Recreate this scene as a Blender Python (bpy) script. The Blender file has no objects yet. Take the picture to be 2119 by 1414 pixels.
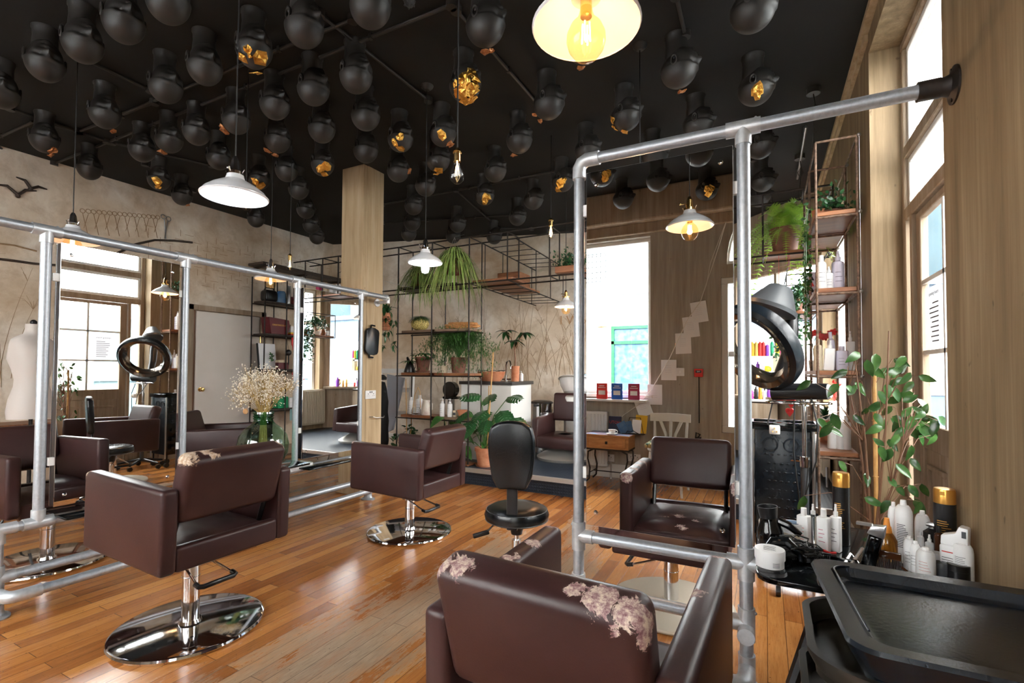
WORLD=12; SUN=0.0; EXPO=1.15
import bpy, bmesh, math, random
from mathutils import Vector, Matrix, noise as mnoise
random.seed(7)
PI=math.pi
scene=bpy.context.scene
COL=scene.collection
# ------------------------------------------------------------------ camera
F=1006.6; CY=742.5; CX=1059.5; YAW=.479958; PIT=.0260476; ROL=.0052733; H=1.25
fw=Vector((-math.sin(YAW)*math.cos(PIT),math.cos(YAW)*math.cos(PIT),math.sin(PIT)))
_r=Vector((math.cos(YAW),math.sin(YAW),0)); _u=_r.cross(fw)
rt=_r*math.cos(ROL)+_u*math.sin(ROL); up=-_r*math.sin(ROL)+_u*math.cos(ROL)
CAM=Vector((0,0,H))
cd=bpy.data.cameras.new('camera'); cam=bpy.data.objects.new('camera',cd); COL.objects.link(cam)
cam.matrix_world=Matrix(((rt.x,up.x,-fw.x,0),(rt.y,up.y,-fw.y,0),(rt.z,up.z,-fw.z,H),(0,0,0,1)))
cd.sensor_width=36; cd.sensor_fit='HORIZONTAL'; cd.lens=F/2119*36; cd.clip_start=.02
cd.shift_y=(CY-707)/2119; cd.shift_x=0
scene.camera=cam
def ray(px,py): return fw+rt*((px-CX)/F)-up*((py-CY)/F)
def at(px,py,X=None,Y=None,Z=None,D=None,line=None):
    """place seen at photo pixel (px,py) on a known plane of the room"""
    d=ray(px,py)
    if X is not None: t=X/d.x
    elif Y is not None: t=Y/d.y
    elif Z is not None: t=(Z-H)/d.z
    elif line is not None:
        x1,y1,x2,y2=line; nx,ny=(y2-y1),-(x2-x1); t=(nx*x1+ny*y1)/(nx*d.x+ny*d.y)
    else: t=D
    return CAM+d*t
# ------------------------------------------------------------------ mesh builder
class MB:
    def __init__(s): s.bm=bmesh.new()
    def _add(s,t,M=None,mi=0):
        if M is not None: bmesh.ops.transform(t,matrix=M,verts=t.verts)
        for f in t.faces: f.material_index=mi
        me=bpy.data.meshes.new('t'); t.to_mesh(me); t.free(); s.bm.from_mesh(me); bpy.data.meshes.remove(me); return s
    def box(s,x0,y0,z0,x1,y1,z1,bev=0,seg=2,M=None,mi=0):
        t=bmesh.new(); bmesh.ops.create_cube(t,size=1)
        for v in t.verts: v.co=Vector(((x0+x1)/2+v.co.x*(x1-x0),(y0+y1)/2+v.co.y*(y1-y0),(z0+z1)/2+v.co.z*(z1-z0)))
        if bev: bmesh.ops.bevel(t,geom=t.edges[:],offset=bev,segments=seg,affect='EDGES',profile=.5)
        return s._add(t,M,mi)
    def prism(s,poly,a,b,plane='xz',bev=0,seg=2,M=None,mi=0):
        t=bmesh.new()
        def P(u,v,w):
            return {'xz':(u,w,v),'yz':(w,u,v),'xy':(u,v,w)}[plane]
        A=[t.verts.new(P(u,v,a)) for u,v in poly]; B=[t.verts.new(P(u,v,b)) for u,v in poly]
        n=len(poly); t.faces.new(A); t.faces.new(B[::-1])
        for i in range(n): t.faces.new((A[i],B[i],B[(i+1)%n],A[(i+1)%n]))
        bmesh.ops.recalc_face_normals(t,faces=t.faces[:])
        if bev: bmesh.ops.bevel(t,geom=t.edges[:],offset=bev,segments=seg,affect='EDGES',profile=.5)
        return s._add(t,M,mi)
    def cyl(s,p0,p1,r0,r1=None,n=16,mi=0,caps=True):
        r1=r0 if r1 is None else r1; p0=Vector(p0);p1=Vector(p1);d=p1-p0
        t=bmesh.new(); bmesh.ops.create_cone(t,cap_ends=caps,segments=n,radius1=r0,radius2=r1,depth=d.length)
        q=Vector((0,0,1)).rotation_difference(d.normalized()).to_matrix().to_4x4()
        return s._add(t,Matrix.Translation((p0+p1)/2)@q,mi)
    def lathe(s,prof,n=24,c=(0,0,0),M=None,mi=0,sx=1,sy=1):
        t=bmesh.new(); rings=[]
        for r,z in prof:
            if r<=1e-6: rings.append([t.verts.new((0,0,z))])
            else: rings.append([t.verts.new((r*sx*math.cos(2*PI*i/n),r*sy*math.sin(2*PI*i/n),z)) for i in range(n)])
        for a,b in zip(rings,rings[1:]):
            for i in range(n):
                j=(i+1)%n
                if len(a)==1 and len(b)==1: continue
                if len(a)==1: t.faces.new((a[0],b[j],b[i]))
                elif len(b)==1: t.faces.new((a[i],a[j],b[0]))
                else: t.faces.new((a[i],a[j],b[j],b[i]))
        bmesh.ops.recalc_face_normals(t,faces=t.faces[:])
        MM=Matrix.Translation(Vector(c)); 
        if M is not None: MM=MM@M
        return s._add(t,MM,mi)
    def tube(s,pts,r,n=8,mi=0,caps=True):
        pts=[Vector(p) for p in pts]; t=bmesh.new(); k=len(pts)
        rr=r if isinstance(r,(list,tuple)) else [r]*k
        tan=[(pts[min(i+1,k-1)]-pts[max(i-1,0)]).normalized() for i in range(k)]
        a=tan[0].orthogonal().normalized(); rings=[]
        for i in range(k):
            if i: 
                q=tan[i-1].rotation_difference(tan[i]); a=q@a
            a=(a-tan[i]*a.dot(tan[i])).normalized(); b=tan[i].cross(a)
            rings.append([t.verts.new(pts[i]+(a*math.cos(2*PI*j/n)+b*math.sin(2*PI*j/n))*rr[i]) for j in range(n)])
        for A,B in zip(rings,rings[1:]):
            for j in range(n): t.faces.new((A[j],A[(j+1)%n],B[(j+1)%n],B[j]))
        if caps: t.faces.new(rings[0][::-1]); t.faces.new(rings[-1])
        return s._add(t,None,mi)
    def sph(s,c,r,n=16,M=None,mi=0):
        r=(r,r,r) if not isinstance(r,(list,tuple)) else r
        t=bmesh.new(); bmesh.ops.create_uvsphere(t,u_segments=n,v_segments=max(6,n//2),radius=1)
        MM=Matrix.Translation(Vector(c))@(M if M is not None else Matrix())@Matrix.Diagonal((*r,1))
        return s._add(t,MM,mi)
    def face(s,pts,mi=0):
        vs=[s.bm.verts.new(p) for p in pts]; f=s.bm.faces.new(vs); f.material_index=mi; return s
    def torus(s,c,R,r,n=32,m=10,M=None,mi=0):
        t=bmesh.new(); rg=[]
        for i in range(n):
            a=2*PI*i/n; rg.append([t.verts.new(((R+r*math.cos(2*PI*j/m))*math.cos(a),(R+r*math.cos(2*PI*j/m))*math.sin(a),r*math.sin(2*PI*j/m))) for j in range(m)])
        for i in range(n):
            for j in range(m): t.faces.new((rg[i][j],rg[(i+1)%n][j],rg[(i+1)%n][(j+1)%m],rg[i][(j+1)%m]))
        MM=Matrix.Translation(Vector(c))@(M if M is not None else Matrix())
        return s._add(t,MM,mi)
def RZ(a): return Matrix.Rotation(a,4,'Z')
def RX(a): return Matrix.Rotation(a,4,'X')
def RY(a): return Matrix.Rotation(a,4,'Y')
def T(*a): return Matrix.Translation(Vector(a))
def obj(name,mb,mats,parent=None,label=None,smooth=True,ang=35,loc=None):
    me=bpy.data.meshes.new(name); mb.bm.to_mesh(me); mb.bm.free()
    for m in (mats if isinstance(mats,(list,tuple)) else [mats]): me.materials.append(m)
    if smooth:
        for p in me.polygons: p.use_smooth=True
        me.set_sharp_from_angle(angle=math.radians(ang))
    o=bpy.data.objects.new(name,me); COL.objects.link(o)
    if parent is not None: o.parent=parent
    if loc is not None: o.location=loc
    if label: o['label']=label
    return o
def thing(name,label,cat,loc=(0,0,0),rz=0,group=None):
    o=bpy.data.objects.new(name,None); COL.objects.link(o); o.empty_display_size=.1
    o.location=loc; o.rotation_euler=(0,0,rz); o['label']=label; o['category']=cat
    if group: o['group']=group
    return o
def tag(o,label,cat,group=None,kind=None):
    o['label']=label; o['category']=cat
    if group: o['group']=group
    if kind: o['kind']=kind
    return o
def struct(name,mb,m,parent=None,smooth=False,label=None):
    o=obj(name,mb,m,parent,smooth=smooth,label=label)
    if parent is None: o['kind']='structure'
    return o
def dup(root,loc=None,rz=None,label=None,group=None):
    r=root.copy(); COL.objects.link(r)
    if loc is not None: r.location=loc
    if rz is not None: r.rotation_euler=(0,0,rz)
    if label: r['label']=label
    if group: r['group']=group
    for ch in list(root.children):
        c=ch.copy(); COL.objects.link(c); c.parent=r
        for g in list(ch.children):
            d=g.copy(); COL.objects.link(d); d.parent=c
    return r
# ------------------------------------------------------------------ materials
class NT:
    def __init__(s,name):
        s.m=bpy.data.materials.new(name); s.m.use_nodes=True; s.t=s.m.node_tree; s.n=s.t.nodes; s.l=s.t.links
        s.b=s.n['Principled BSDF']
    def nd(s,t,**k):
        x=s.n.new(t)
        for a,v in k.items(): setattr(x,a,v)
        return x
    def coord(s,scale=(1,1,1),rot=(0,0,0),kind='Object'):
        c=s.nd('ShaderNodeTexCoord'); m=s.nd('ShaderNodeMapping'); m.inputs['Scale'].default_value=scale; m.inputs['Rotation'].default_value=rot
        s.l.new(c.outputs[kind],m.inputs[0]); return m.outputs[0]
    def noise(s,v,scale=5,detail=4,rough=.55,dist=0):
        x=s.nd('ShaderNodeTexNoise'); x.inputs['Scale'].default_value=scale; x.inputs['Detail'].default_value=detail
        x.inputs['Roughness'].default_value=rough; x.inputs['Distortion'].default_value=dist
        s.l.new(v,x.inputs['Vector']); return x.outputs[0]
    def ramp(s,f,stops):
        x=s.nd('ShaderNodeValToRGB'); e=x.color_ramp.elements
        e[0].position=stops[0][0]; e[0].color=(*stops[0][1],1); e[1].position=stops[-1][0]; e[1].color=(*stops[-1][1],1)
        for p,c in stops[1:-1]:
            q=e.new(p); q.color=(*c,1)
        s.l.new(f,x.inputs[0]); return x.outputs[0]
    def mix(s,f,a,b,mode='MIX'):
        x=s.nd('ShaderNodeMix',data_type='RGBA',blend_type=mode)
        for i,v in ((0,f),(6,a),(7,b)):
            if hasattr(v,'node'): s.l.new(v,x.inputs[i])
            elif i==0: x.inputs[0].default_value=v
            else: x.inputs[i].default_value=(*v,1)
        return x.outputs[2]
    def math(s,op,a,b=None,c=None):
        x=s.nd('ShaderNodeMath',operation=op)
        for i,v in enumerate((a,b,c)):
            if v is None: continue
            if hasattr(v,'node'): s.l.new(v,x.inputs[i])
            else: x.inputs[i].default_value=v
        return x.outputs[0]
    def set(s,k,v):
        i=s.b.inputs[k]
        if hasattr(v,'node'): s.l.new(v,i)
        elif isinstance(v,tuple) and len(v)==3: i.default_value=(*v,1)
        else: i.default_value=v
        return s
    def bump(s,h,st=.3,d=.01):
        x=s.nd('ShaderNodeBump'); x.inputs['Strength'].default_value=st; x.inputs['Distance'].default_value=d
        s.l.new(h,x.inputs['Height']); s.l.new(x.outputs[0],s.b.inputs['Normal']); return s
def mat(name,c,rough=.5,metal=0,c2=None,ns=6,bs=0,bst=.2,emis=None,es=0,coat=0,scale=(1,1,1),spec=.5,trans=0,ior=1.45,lo=.35,hi=.65,bd=.005):
    N=NT(name); v=N.coord(scale)
    if c2 is not None:
        f=N.noise(v,ns,5); N.set('Base Color',N.ramp(f,[(lo,c),(hi,c2)]))
    else: N.set('Base Color',c)
    N.set('Roughness',rough); N.set('Metallic',metal); N.set('Specular IOR Level',spec)
    if bs: N.bump(N.noise(v,bs,3),bst,bd)
    if emis: N.set('Emission Color',emis); N.set('Emission Strength',es)
    if coat: N.set('Coat Weight',coat); N.set('Coat Roughness',.15)
    if trans: N.set('Transmission Weight',trans); N.set('IOR',ior)
    return N.m
def glassmat(name,tint=(1,1,1),refl=.05):
    m=bpy.data.materials.new(name); m.use_nodes=True; t=m.node_tree; t.nodes.clear()
    o=t.nodes.new('ShaderNodeOutputMaterial'); mx=t.nodes.new('ShaderNodeMixShader'); tr=t.nodes.new('ShaderNodeBsdfTransparent'); g=t.nodes.new('ShaderNodeBsdfGlossy'); fr=t.nodes.new('ShaderNodeLayerWeight'); fr.inputs[0].default_value=.5
    p=t.nodes.new('ShaderNodeMath'); p.operation='POWER'; p.inputs[1].default_value=5; q=t.nodes.new('ShaderNodeMath'); q.operation='MULTIPLY_ADD'; q.inputs[1].default_value=.35; q.inputs[2].default_value=refl
    t.links.new(fr.outputs['Facing'],p.inputs[0]); t.links.new(p.outputs[0],q.inputs[0])
    tr.inputs[0].default_value=(*tint,1); g.inputs['Roughness'].default_value=.02
    t.links.new(q.outputs[0],mx.inputs[0]); t.links.new(tr.outputs[0],mx.inputs[1]); t.links.new(g.outputs[0],mx.inputs[2]); t.links.new(mx.outputs[0],o.inputs[0]); return m
M={}
M['leather']=mat('brown leather',(.034,.013,.013),.40,c2=(.050,.020,.019),ns=3,bs=220,bst=.2,bd=.002,spec=.36)
M['blackleather']=mat('black leather',(.004,.005,.006),.25,bs=200,bst=.2,bd=.002)
M['chrome']=mat('chrome',(.72,.72,.73),.07,1)
M['steel']=mat('brushed steel',(.5,.5,.5),.28,1)
M['silverpaint']=mat('silver painted metal',(.5,.49,.46),.35,.6)
N=NT('galvanised steel'); v=N.coord(); f=N.noise(v,60,4,.7); f2=N.noise(v,7,3)
N.set('Base Color',N.mix(f2,N.ramp(f,[(.3,(.33,.36,.40)),(.7,(.60,.64,.68))]),(.46,.50,.55))); N.set('Metallic',.62); N.set('Roughness',N.ramp(f,[(.3,(.34,)*3),(.7,(.5,)*3)])); N.bump(f,.15,.002); M['galv']=N.m
M['castgalv']=mat('cast galvanised fitting',(.50,.53,.56),.42,.55,c2=(.66,.69,.72),ns=25,bs=120,bst=.15,bd=.002)
M['mirror']=mat('mirror silver',(.9,.92,.92),.0,1)
M['mirroredge']=mat('mirror edge backing',(.004,.012,.03),.25)
M['blackmetal']=mat('black iron',(.018,.014,.012),.5,.3,c2=(.035,.025,.02),ns=30)
M['rust']=mat('rusty reinforcing bar',(.08,.048,.03),.55,.3,c2=(.25,.15,.10),ns=40,bs=150,bst=.5,bd=.003)
M['wood']=mat('red brown board',(.19,.065,.026),.45,c2=(.32,.13,.05),ns=5,scale=(1,8,8),bs=60,bst=.1)
M['greywood']=mat('weathered board',(.17,.10,.065),.6,c2=(.27,.18,.12),ns=5,scale=(1,8,8),bs=60,bst=.15)
M['darkwood']=mat('dark board',(.03,.02,.015),.5,c2=(.06,.04,.028),ns=5,scale=(1,8,8))
M['pine']=mat('pine table',(.36,.16,.05),.4,c2=(.50,.26,.10),ns=4,scale=(2,10,10))
M['terracotta']=mat('terracotta',(.42,.14,.06),.75,c2=(.55,.24,.13),ns=14)
M['terradark']=mat('weathered terracotta',(.12,.045,.028),.7,c2=(.22,.09,.055),ns=12)
M['soil']=mat('soil',(.02,.013,.009),.9,bs=60,bst=.8)
M['white']=mat('white plastic',(.78,.78,.78),.35)
M['whitepaint']=mat('white paint',(.72,.72,.70),.4)
M['cream']=mat('cream ceramic',(.62,.53,.38),.4)
M['porcelain']=mat('white porcelain',(.85,.85,.85),.12,coat=.5)
M['black']=mat('black plastic',(.008,.008,.009),.32)
M['blackgloss']=mat('black gloss',(.004,.005,.006),.08)
M['greyplastic']=mat('grey plastic',(.05,.055,.06),.4)
M['graphite']=mat('dark grey tray plastic',(.004,.007,.011),.26,c2=(.007,.011,.016),ns=12,bs=120,bst=.08,spec=.38)
M['beigeplastic']=mat('beige worn plastic',(.020,.017,.013),.35,c2=(.03,.026,.02),ns=9)
M['headblack']=mat('matt black mannequin',(.018,.0155,.0135),.48,c2=(.026,.022,.019),ns=20,bs=150,bst=.12,bd=.002)
M['gold']=mat('gold leaf',(.72,.36,.06),.3,1,c2=(.95,.55,.13),ns=30,bs=45,bst=1,bd=.01)
M['copper']=mat('copper leaf',(.35,.13,.05),.35,.9,c2=(.6,.28,.12),ns=30,bs=45,bst=1,bd=.01)
M['brass']=mat('brass',(.75,.5,.2),.22,1)
M['green']=mat('green leaf',(.028,.10,.018),.42,c2=(.07,.2,.04),ns=8)
M['darkgreen']=mat('dark green leaf',(.014,.062,.020),.28,c2=(.03,.11,.035),ns=8)
M['greygreen']=mat('ficus leaf',(.022,.07,.018),.22,c2=(.07,.17,.04),ns=12)
M['fern']=mat('fern leaf',(.18,.38,.03),.5,c2=(.42,.62,.08),ns=8)
M['spider']=mat('spider plant leaf',(.12,.24,.04),.45,c2=(.42,.52,.16),ns=20,scale=(1,1,.2))
M['stem']=mat('brown stem',(.17,.08,.04),.6)
M['cane']=mat('bamboo cane',(.5,.25,.07),.5,c2=(.6,.35,.12),ns=20)
M['rope']=mat('rope',(.5,.22,.07),.8,c2=(.68,.36,.14),ns=40,bs=160,bst=.8)
M['dryflower']=mat('dried white blossom',(.90,.82,.70),.8)
M['drystem']=mat('dried stem',(.5,.34,.12),.8)
M['paper']=mat('paper',(.88,.88,.89),.6)
M['yellow']=mat('yellow card',(.85,.5,.02),.5)
M['blue']=mat('blue card',(.01,.12,.55),.4)
M['red']=mat('red plastic',(.6,.02,.02),.35)
M['maroon']=mat('maroon box',(.11,.006,.010),.4)
M['magenta']=mat('magenta card',(.45,.04,.13),.4)
M['orange']=mat('orange',(.8,.3,.04),.5)
M['purple']=mat('purple',(.2,.04,.4),.4)
M['tealgreen']=mat('green plastic',(.01,.3,.12),.4)
M['wicker']=mat('wicker',(.3,.16,.07),.7,c2=(.5,.3,.14),ns=60,bs=120,bst=1)
M['cord']=mat('black cord',(.006,.006,.006),.6)
M['string']=mat('white string',(.7,.68,.62),.8)
M['fabricwhite']=mat('cream linen',(.68,.62,.58),.9,bs=300,bst=.2)
M['coat']=mat('black cloth',(.006,.006,.007),.9,bs=30,bst=.6)
M['textdark']=mat('dark print',(.03,.03,.04),.6)
M['textred']=mat('red print',(.5,.04,.03),.6)
M['goldcap']=mat('gold cap',(.7,.36,.08),.28,.85)
M['amber']=mat('amber plastic',(.5,.2,.02),.12,trans=.6)
M['amberdark']=mat('brown glass',(.05,.015,.005),.1)
M['greenglass']=mat('green glass',(.62,.90,.74),.0,trans=1,ior=1.12)
M['clearglass']=mat('clear glass',(.95,.97,.97),.02,trans=1,ior=1.35)
M['smoke']=mat('smoked clear plastic',(.16,.13,.10),.06,.85,coat=1)
M['bulb']=glassmat('bulb glass',(.99,.86,.64))
M['bulbclear']=glassmat('clear bulb glass',(.97,.97,.97))
M['pane']=glassmat('window glass',(.97,.99,1))
M['filwarm']=mat('glowing filament',(1,.6,.2),.5,emis=(1,.55,.18),es=10)
M['filcool']=mat('glowing white bulb',(1,1,1),.5,emis=(.85,.93,1),es=14)
M['fildim']=mat('dim filament',(1,.7,.3),.5,emis=(1,.72,.35),es=6)
M['shadewhite']=mat('white enamel',(.72,.72,.74),.25,coat=.4)
M['shadeinner']=mat('white enamel inside',(.85,.80,.76),.35)
M['cushion']=mat('patterned woven cushion',(.02,.07,.05),.9,c2=(.55,.42,.2),ns=26,lo=.45,hi=.55)
M['collage']=mat('collage table top',(.45,.3,.4),.4,c2=(.25,.4,.6),ns=14,lo=.45,hi=.55)
M['bluegrey']=mat('pale blue rendered wall',(.10,.15,.21),.8)
M['bluegloss']=mat('blue shop display',(.02,.09,.22),.5,c2=(.10,.17,.24),ns=9)
M['greenframe']=mat('green window frame',(.005,.11,.04),.5)
M['outwhite']=mat('white rendered wall',(.86,.86,.86),.8)
M['street']=mat('street paving',(.09,.095,.10),.8)
M['redgrey']=mat('reddish brick',(.5,.27,.22),.8,c2=(.6,.36,.3),ns=5)
def flat(c,r=.4,n='plain'): return mat(n,c,r)
# leather with torn patches at given local spots
def wornleather(name,spots,tan=False):
    N=NT(name); v=N.coord(); f=N.noise(v,3,4); col=N.ramp(f,[(.35,(.034,.013,.013)),(.65,(.050,.020,.019))])
    jag=N.noise(v,22,7,.75,1.0); mask=None
    for (x,y,z,r) in spots:
        d=N.nd('ShaderNodeVectorMath',operation='DISTANCE'); N.l.new(v,d.inputs[0]); d.inputs[1].default_value=(x,y,z)
        a=N.math('SUBTRACT',1.0,N.math('DIVIDE',d.outputs['Value'],r))
        a=N.math('ADD',a,N.math('MULTIPLY',N.math('SUBTRACT',jag,.5),2.4))
        a=N.math('GREATER_THAN',a,.42)
        mask=a if mask is None else N.math('MAXIMUM',mask,a)
    g=N.noise(v,70,5,.8); pc=N.ramp(g,[(.34,(.30,.19,.12) if tan else (.17,.07,.085)),(.46,(.45,.31,.21) if tan else (.34,.21,.21)),(.60,(.66,.54,.44))])
    N.set('Base Color',N.mix(mask,col,pc)); N.set('Roughness',N.math('ADD',.38,N.math('MULTIPLY',mask,.35))); N.set('Specular IOR Level',.38)
    N.bump(N.math('ADD',N.math('MULTIPLY',N.noise(v,220,3),.3),N.math('MULTIPLY',mask,-1.0)),.35,.002)
    return N.m
# floor: strip oak with grey worn lane
N=NT('oak strip floor'); v=N.coord(rot=(0,0,PI/2))
br=N.nd('ShaderNodeTexBrick'); br.offset=.37; br.offset_frequency=2; N.l.new(v,br.inputs['Vector'])
br.inputs['Color1'].default_value=(0,0,0,1); br.inputs['Color2'].default_value=(1,1,1,1); br.inputs['Mortar'].default_value=(.5,.5,.5,1)
br.inputs['Scale'].default_value=1; br.inputs['Mortar Size'].default_value=.0018; br.inputs['Mortar Smooth'].default_value=.3; br.inputs['Bias'].default_value=0; br.inputs['Brick Width'].default_value=.95; br.inputs['Row Height'].default_value=.078
bw=N.nd('ShaderNodeRGBToBW'); N.l.new(br.outputs[0],bw.inputs[0])
g=N.noise(N.coord(scale=(16,1.0,1)),4,6,.7); g2=N.noise(N.coord(scale=(55,2.2,1)),6,4,.6); big=N.noise(N.coord(scale=(1,.6,1)),1.6,4)
k=N.math('ADD',N.math('MULTIPLY',bw.outputs[0],.42),N.math('MULTIPLY',g,.62))
c=N.ramp(k,[(.15,(.16,.046,.010)),(.40,(.31,.100,.021)),(.60,(.46,.175,.040)),(.85,(.60,.28,.085))])
c=N.mix(N.ramp(g2,[(.52,(0,)*3),(.78,(.55,)*3)]),c,(.12,.035,.010))
c=N.mix(N.ramp(big,[(.40,(0,)*3),(.8,(.35,)*3)]),c,(.52,.25,.09))
vv=N.coord()
sep=N.nd('ShaderNodeSeparateXYZ'); N.l.new(vv,sep.inputs[0])
wn=N.noise(N.coord(scale=(3.2,.9,1)),3.2,8,.75); wn2=N.noise(N.coord(scale=(30,3,1)),4,5,.7)
def lane(x0,slope,y0,y1,w):
    dx=N.math('ABSOLUTE',N.math('SUBTRACT',sep.outputs[0],N.math('MULTIPLY_ADD',sep.outputs[1],slope,x0)))
    a=N.math('SUBTRACT',1.0,N.math('DIVIDE',dx,w))
    cy=(y0+y1)/2; hy=(y1-y0)/2
    b=N.math('SUBTRACT',1.0,N.math('DIVIDE',N.math('ABSOLUTE',N.math('SUBTRACT',sep.outputs[1],cy)),hy))
    return N.math('MINIMUM',a,N.math('MULTIPLY',b,2.0))
ln=N.math('MAXIMUM',lane(-1.85,.10,-.4,3.7,.50),lane(-.35,-.25,2.6,4.4,.22))
wm=N.math('ADD',ln,N.math('MULTIPLY',N.math('SUBTRACT',wn,.5),2.2)); wm=N.math('ADD',wm,N.math('MULTIPLY',N.math('SUBTRACT',wn2,.5),1.1)); wm=N.math('ADD',wm,N.math('MULTIPLY',N.math('SUBTRACT',bw.outputs[0],.5),.35))
wmask=N.ramp(wm,[(.30,(0,)*3),(.62,(.62,)*3),(1.0,(.9,)*3)])
c=N.mix(wmask,c,N.ramp(g2,[(.3,(.19,.135,.09)),(.7,(.44,.34,.24))]))
sp=N.noise(vv,80,2,.5); c=N.mix(N.ramp(sp,[(.69,(0,)*3),(.75,(.8,)*3)]),c,(.03,.015,.008))
scr=N.noise(N.coord(scale=(40,5,1)),3,3,.5); c=N.mix(N.ramp(scr,[(.70,(0,)*3),(.74,(.7,)*3)]),c,(.05,.022,.010))
c=N.mix(N.math('MULTIPLY',br.outputs['Fac'],.72),c,(.05,.018,.007))
N.set('Base Color',c); N.set('Roughness',N.math('ADD',N.math('ADD',.16,N.math('MULTIPLY',g2,.10)),N.math('MULTIPLY',wmask,.28))); N.set('Coat Weight',.12); N.set('Coat Roughness',.15); N.set('Specular IOR Level',.42)
N.bump(N.math('ADD',N.math('MULTIPLY',br.outputs['Fac'],-1.0),N.math('MULTIPLY',g2,.25)),.35,.002); M['floor']=N.m
# plaster of the left and back walls
def plaster(name,a,b,c3):
    N=NT(name); v=N.coord(); f=N.noise(v,1.1,5,.6,.6); f2=N.noise(v,5,6,.7,.3)
    c=N.ramp(f,[(.32,a),(.5,b),(.68,c3)]); c=N.mix(N.ramp(f2,[(.45,(0,)*3),(.75,(.6,)*3)]),c,(a[0]*.72,a[1]*.66,a[2]*.58))
    N.set('Base Color',c); N.set('Roughness',.85); N.bump(f2,.25,.02); return N.m
M['plaster']=plaster('mottled plaster',(.47,.34,.22),(.66,.55,.43),(.80,.74,.66))
def streak(name,a,b,c3):
    N=NT(name); f=N.noise(N.coord(scale=(7,7,.5)),2.2,6,.6,.2); f2=N.noise(N.coord(scale=(30,30,.8)),3,4,.6); sp=N.noise(N.coord(scale=(1,1,.6)),22,2)
    c=N.ramp(f,[(.3,a),(.5,b),(.72,c3)]); c=N.mix(N.ramp(f2,[(.4,(0,)*3),(.8,(.5,)*3)]),c,a); c=N.mix(N.ramp(sp,[(.72,(0,)*3),(.78,(.6,)*3)]),c,(a[0]*.4,a[1]*.35,a[2]*.3))
    N.set('Base Color',c); N.set('Roughness',.7); N.bump(f2,.1,.005); return N.m
M['streak']=streak('streaked ochre wall paint',(.15,.098,.047),(.235,.162,.085),(.34,.25,.145))
M['streakgrey']=streak('streaked taupe wall paint',(.30,.265,.215),(.40,.36,.30),(.50,.46,.40))
M['joinery']=streak('streaked beige joinery paint',(.22,.155,.095),(.32,.24,.165),(.42,.34,.26))
M['pillar']=streak('scrubbed timber column',(.36,.25,.13),(.50,.37,.22),(.60,.47,.31))
N=NT('black ceiling paint'); v=N.coord(); f=N.noise(v,2,4); N.set('Base Color',N.ramp(f,[(.3,(.0045,.0043,.004)),(.7,(.008,.0072,.0065))])); N.set('Roughness',.85); N.bump(N.noise(v,60,3),.1,.003); M['ceiling']=N.m
# studded rubber
N=NT('studded rubber floor'); ch=N.nd('ShaderNodeTexVoronoi'); ch.inputs['Scale'].default_value=34; ch.inputs['Randomness'].default_value=0; N.l.new(N.coord(),ch.inputs['Vector'])
N.set('Base Color',(.018,.028,.045)); N.set('Roughness',.42); N.set('Specular IOR Level',.35); N.bump(N.ramp(ch.outputs['Distance'],[(.25,(1,)*3),(.4,(0,)*3)]),.7,.003); M['rubber']=N.m

def paperglow(name):
    m=bpy.data.materials.new(name); m.use_nodes=True; t=m.node_tree; t.nodes.clear(); o=t.nodes.new('ShaderNodeOutputMaterial'); a=t.nodes.new('ShaderNodeBsdfDiffuse'); b=t.nodes.new('ShaderNodeBsdfTranslucent'); x=t.nodes.new('ShaderNodeMixShader'); a.inputs[0].default_value=(.8,.8,.8,1); b.inputs[0].default_value=(.8,.8,.82,1); x.inputs[0].default_value=.35
    t.links.new(a.outputs[0],x.inputs[1]); t.links.new(b.outputs[0],x.inputs[2]); t.links.new(x.outputs[0],o.inputs[0]); return m
M['thinpaper']=paperglow('thin printed paper')

M['greenglass']=glassmat('pale green glass',(.62,.84,.70),.12); M['greenneck']=glassmat('deep green glass',(.16,.50,.30),.14)
# ================================================================== ROOM SHELL
CE=3.35; XL=-6.38; XR=.57; YN=-1.55
W1=(-6.38,5.767,-.42,7.548)
b=MB(); b.box(XL-.2,YN-.2,-.12,XR+.6,8.2,0); struct('floor',b,M['floor'])
b=MB(); b.box(XL-.2,YN-.2,CE,XR+.3,8.2,CE+.15); struct('ceiling',b,M['ceiling'])
b=MB(); b.box(XL-.2,YN-.2,0,XL,5.95,CE); wl=struct('wall_left',b,M['plaster'])
b=MB(); b.prism([(-6.38,5.767),(-.42,7.548),(-.46,7.75),(-6.5,5.95)],0,CE,'xy'); wb=struct('wall_back',b,M['plaster'])
b=MB()
b.box(XR,YN,0,XR+.17,2.23,CE); b.box(XR,2.23,3.19,XR+.17,3.57,CE); b.box(XR,3.57,0,XR+.17,4.6,CE)
b.box(XR,4.6,0,XR+.17,6.4,.85); b.box(XR,4.6,2.75,XR+.17,6.4,CE); b.box(XR,6.4,0,XR+.17,6.62,CE)
struct('wall_right',b,M['streak'])
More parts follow.
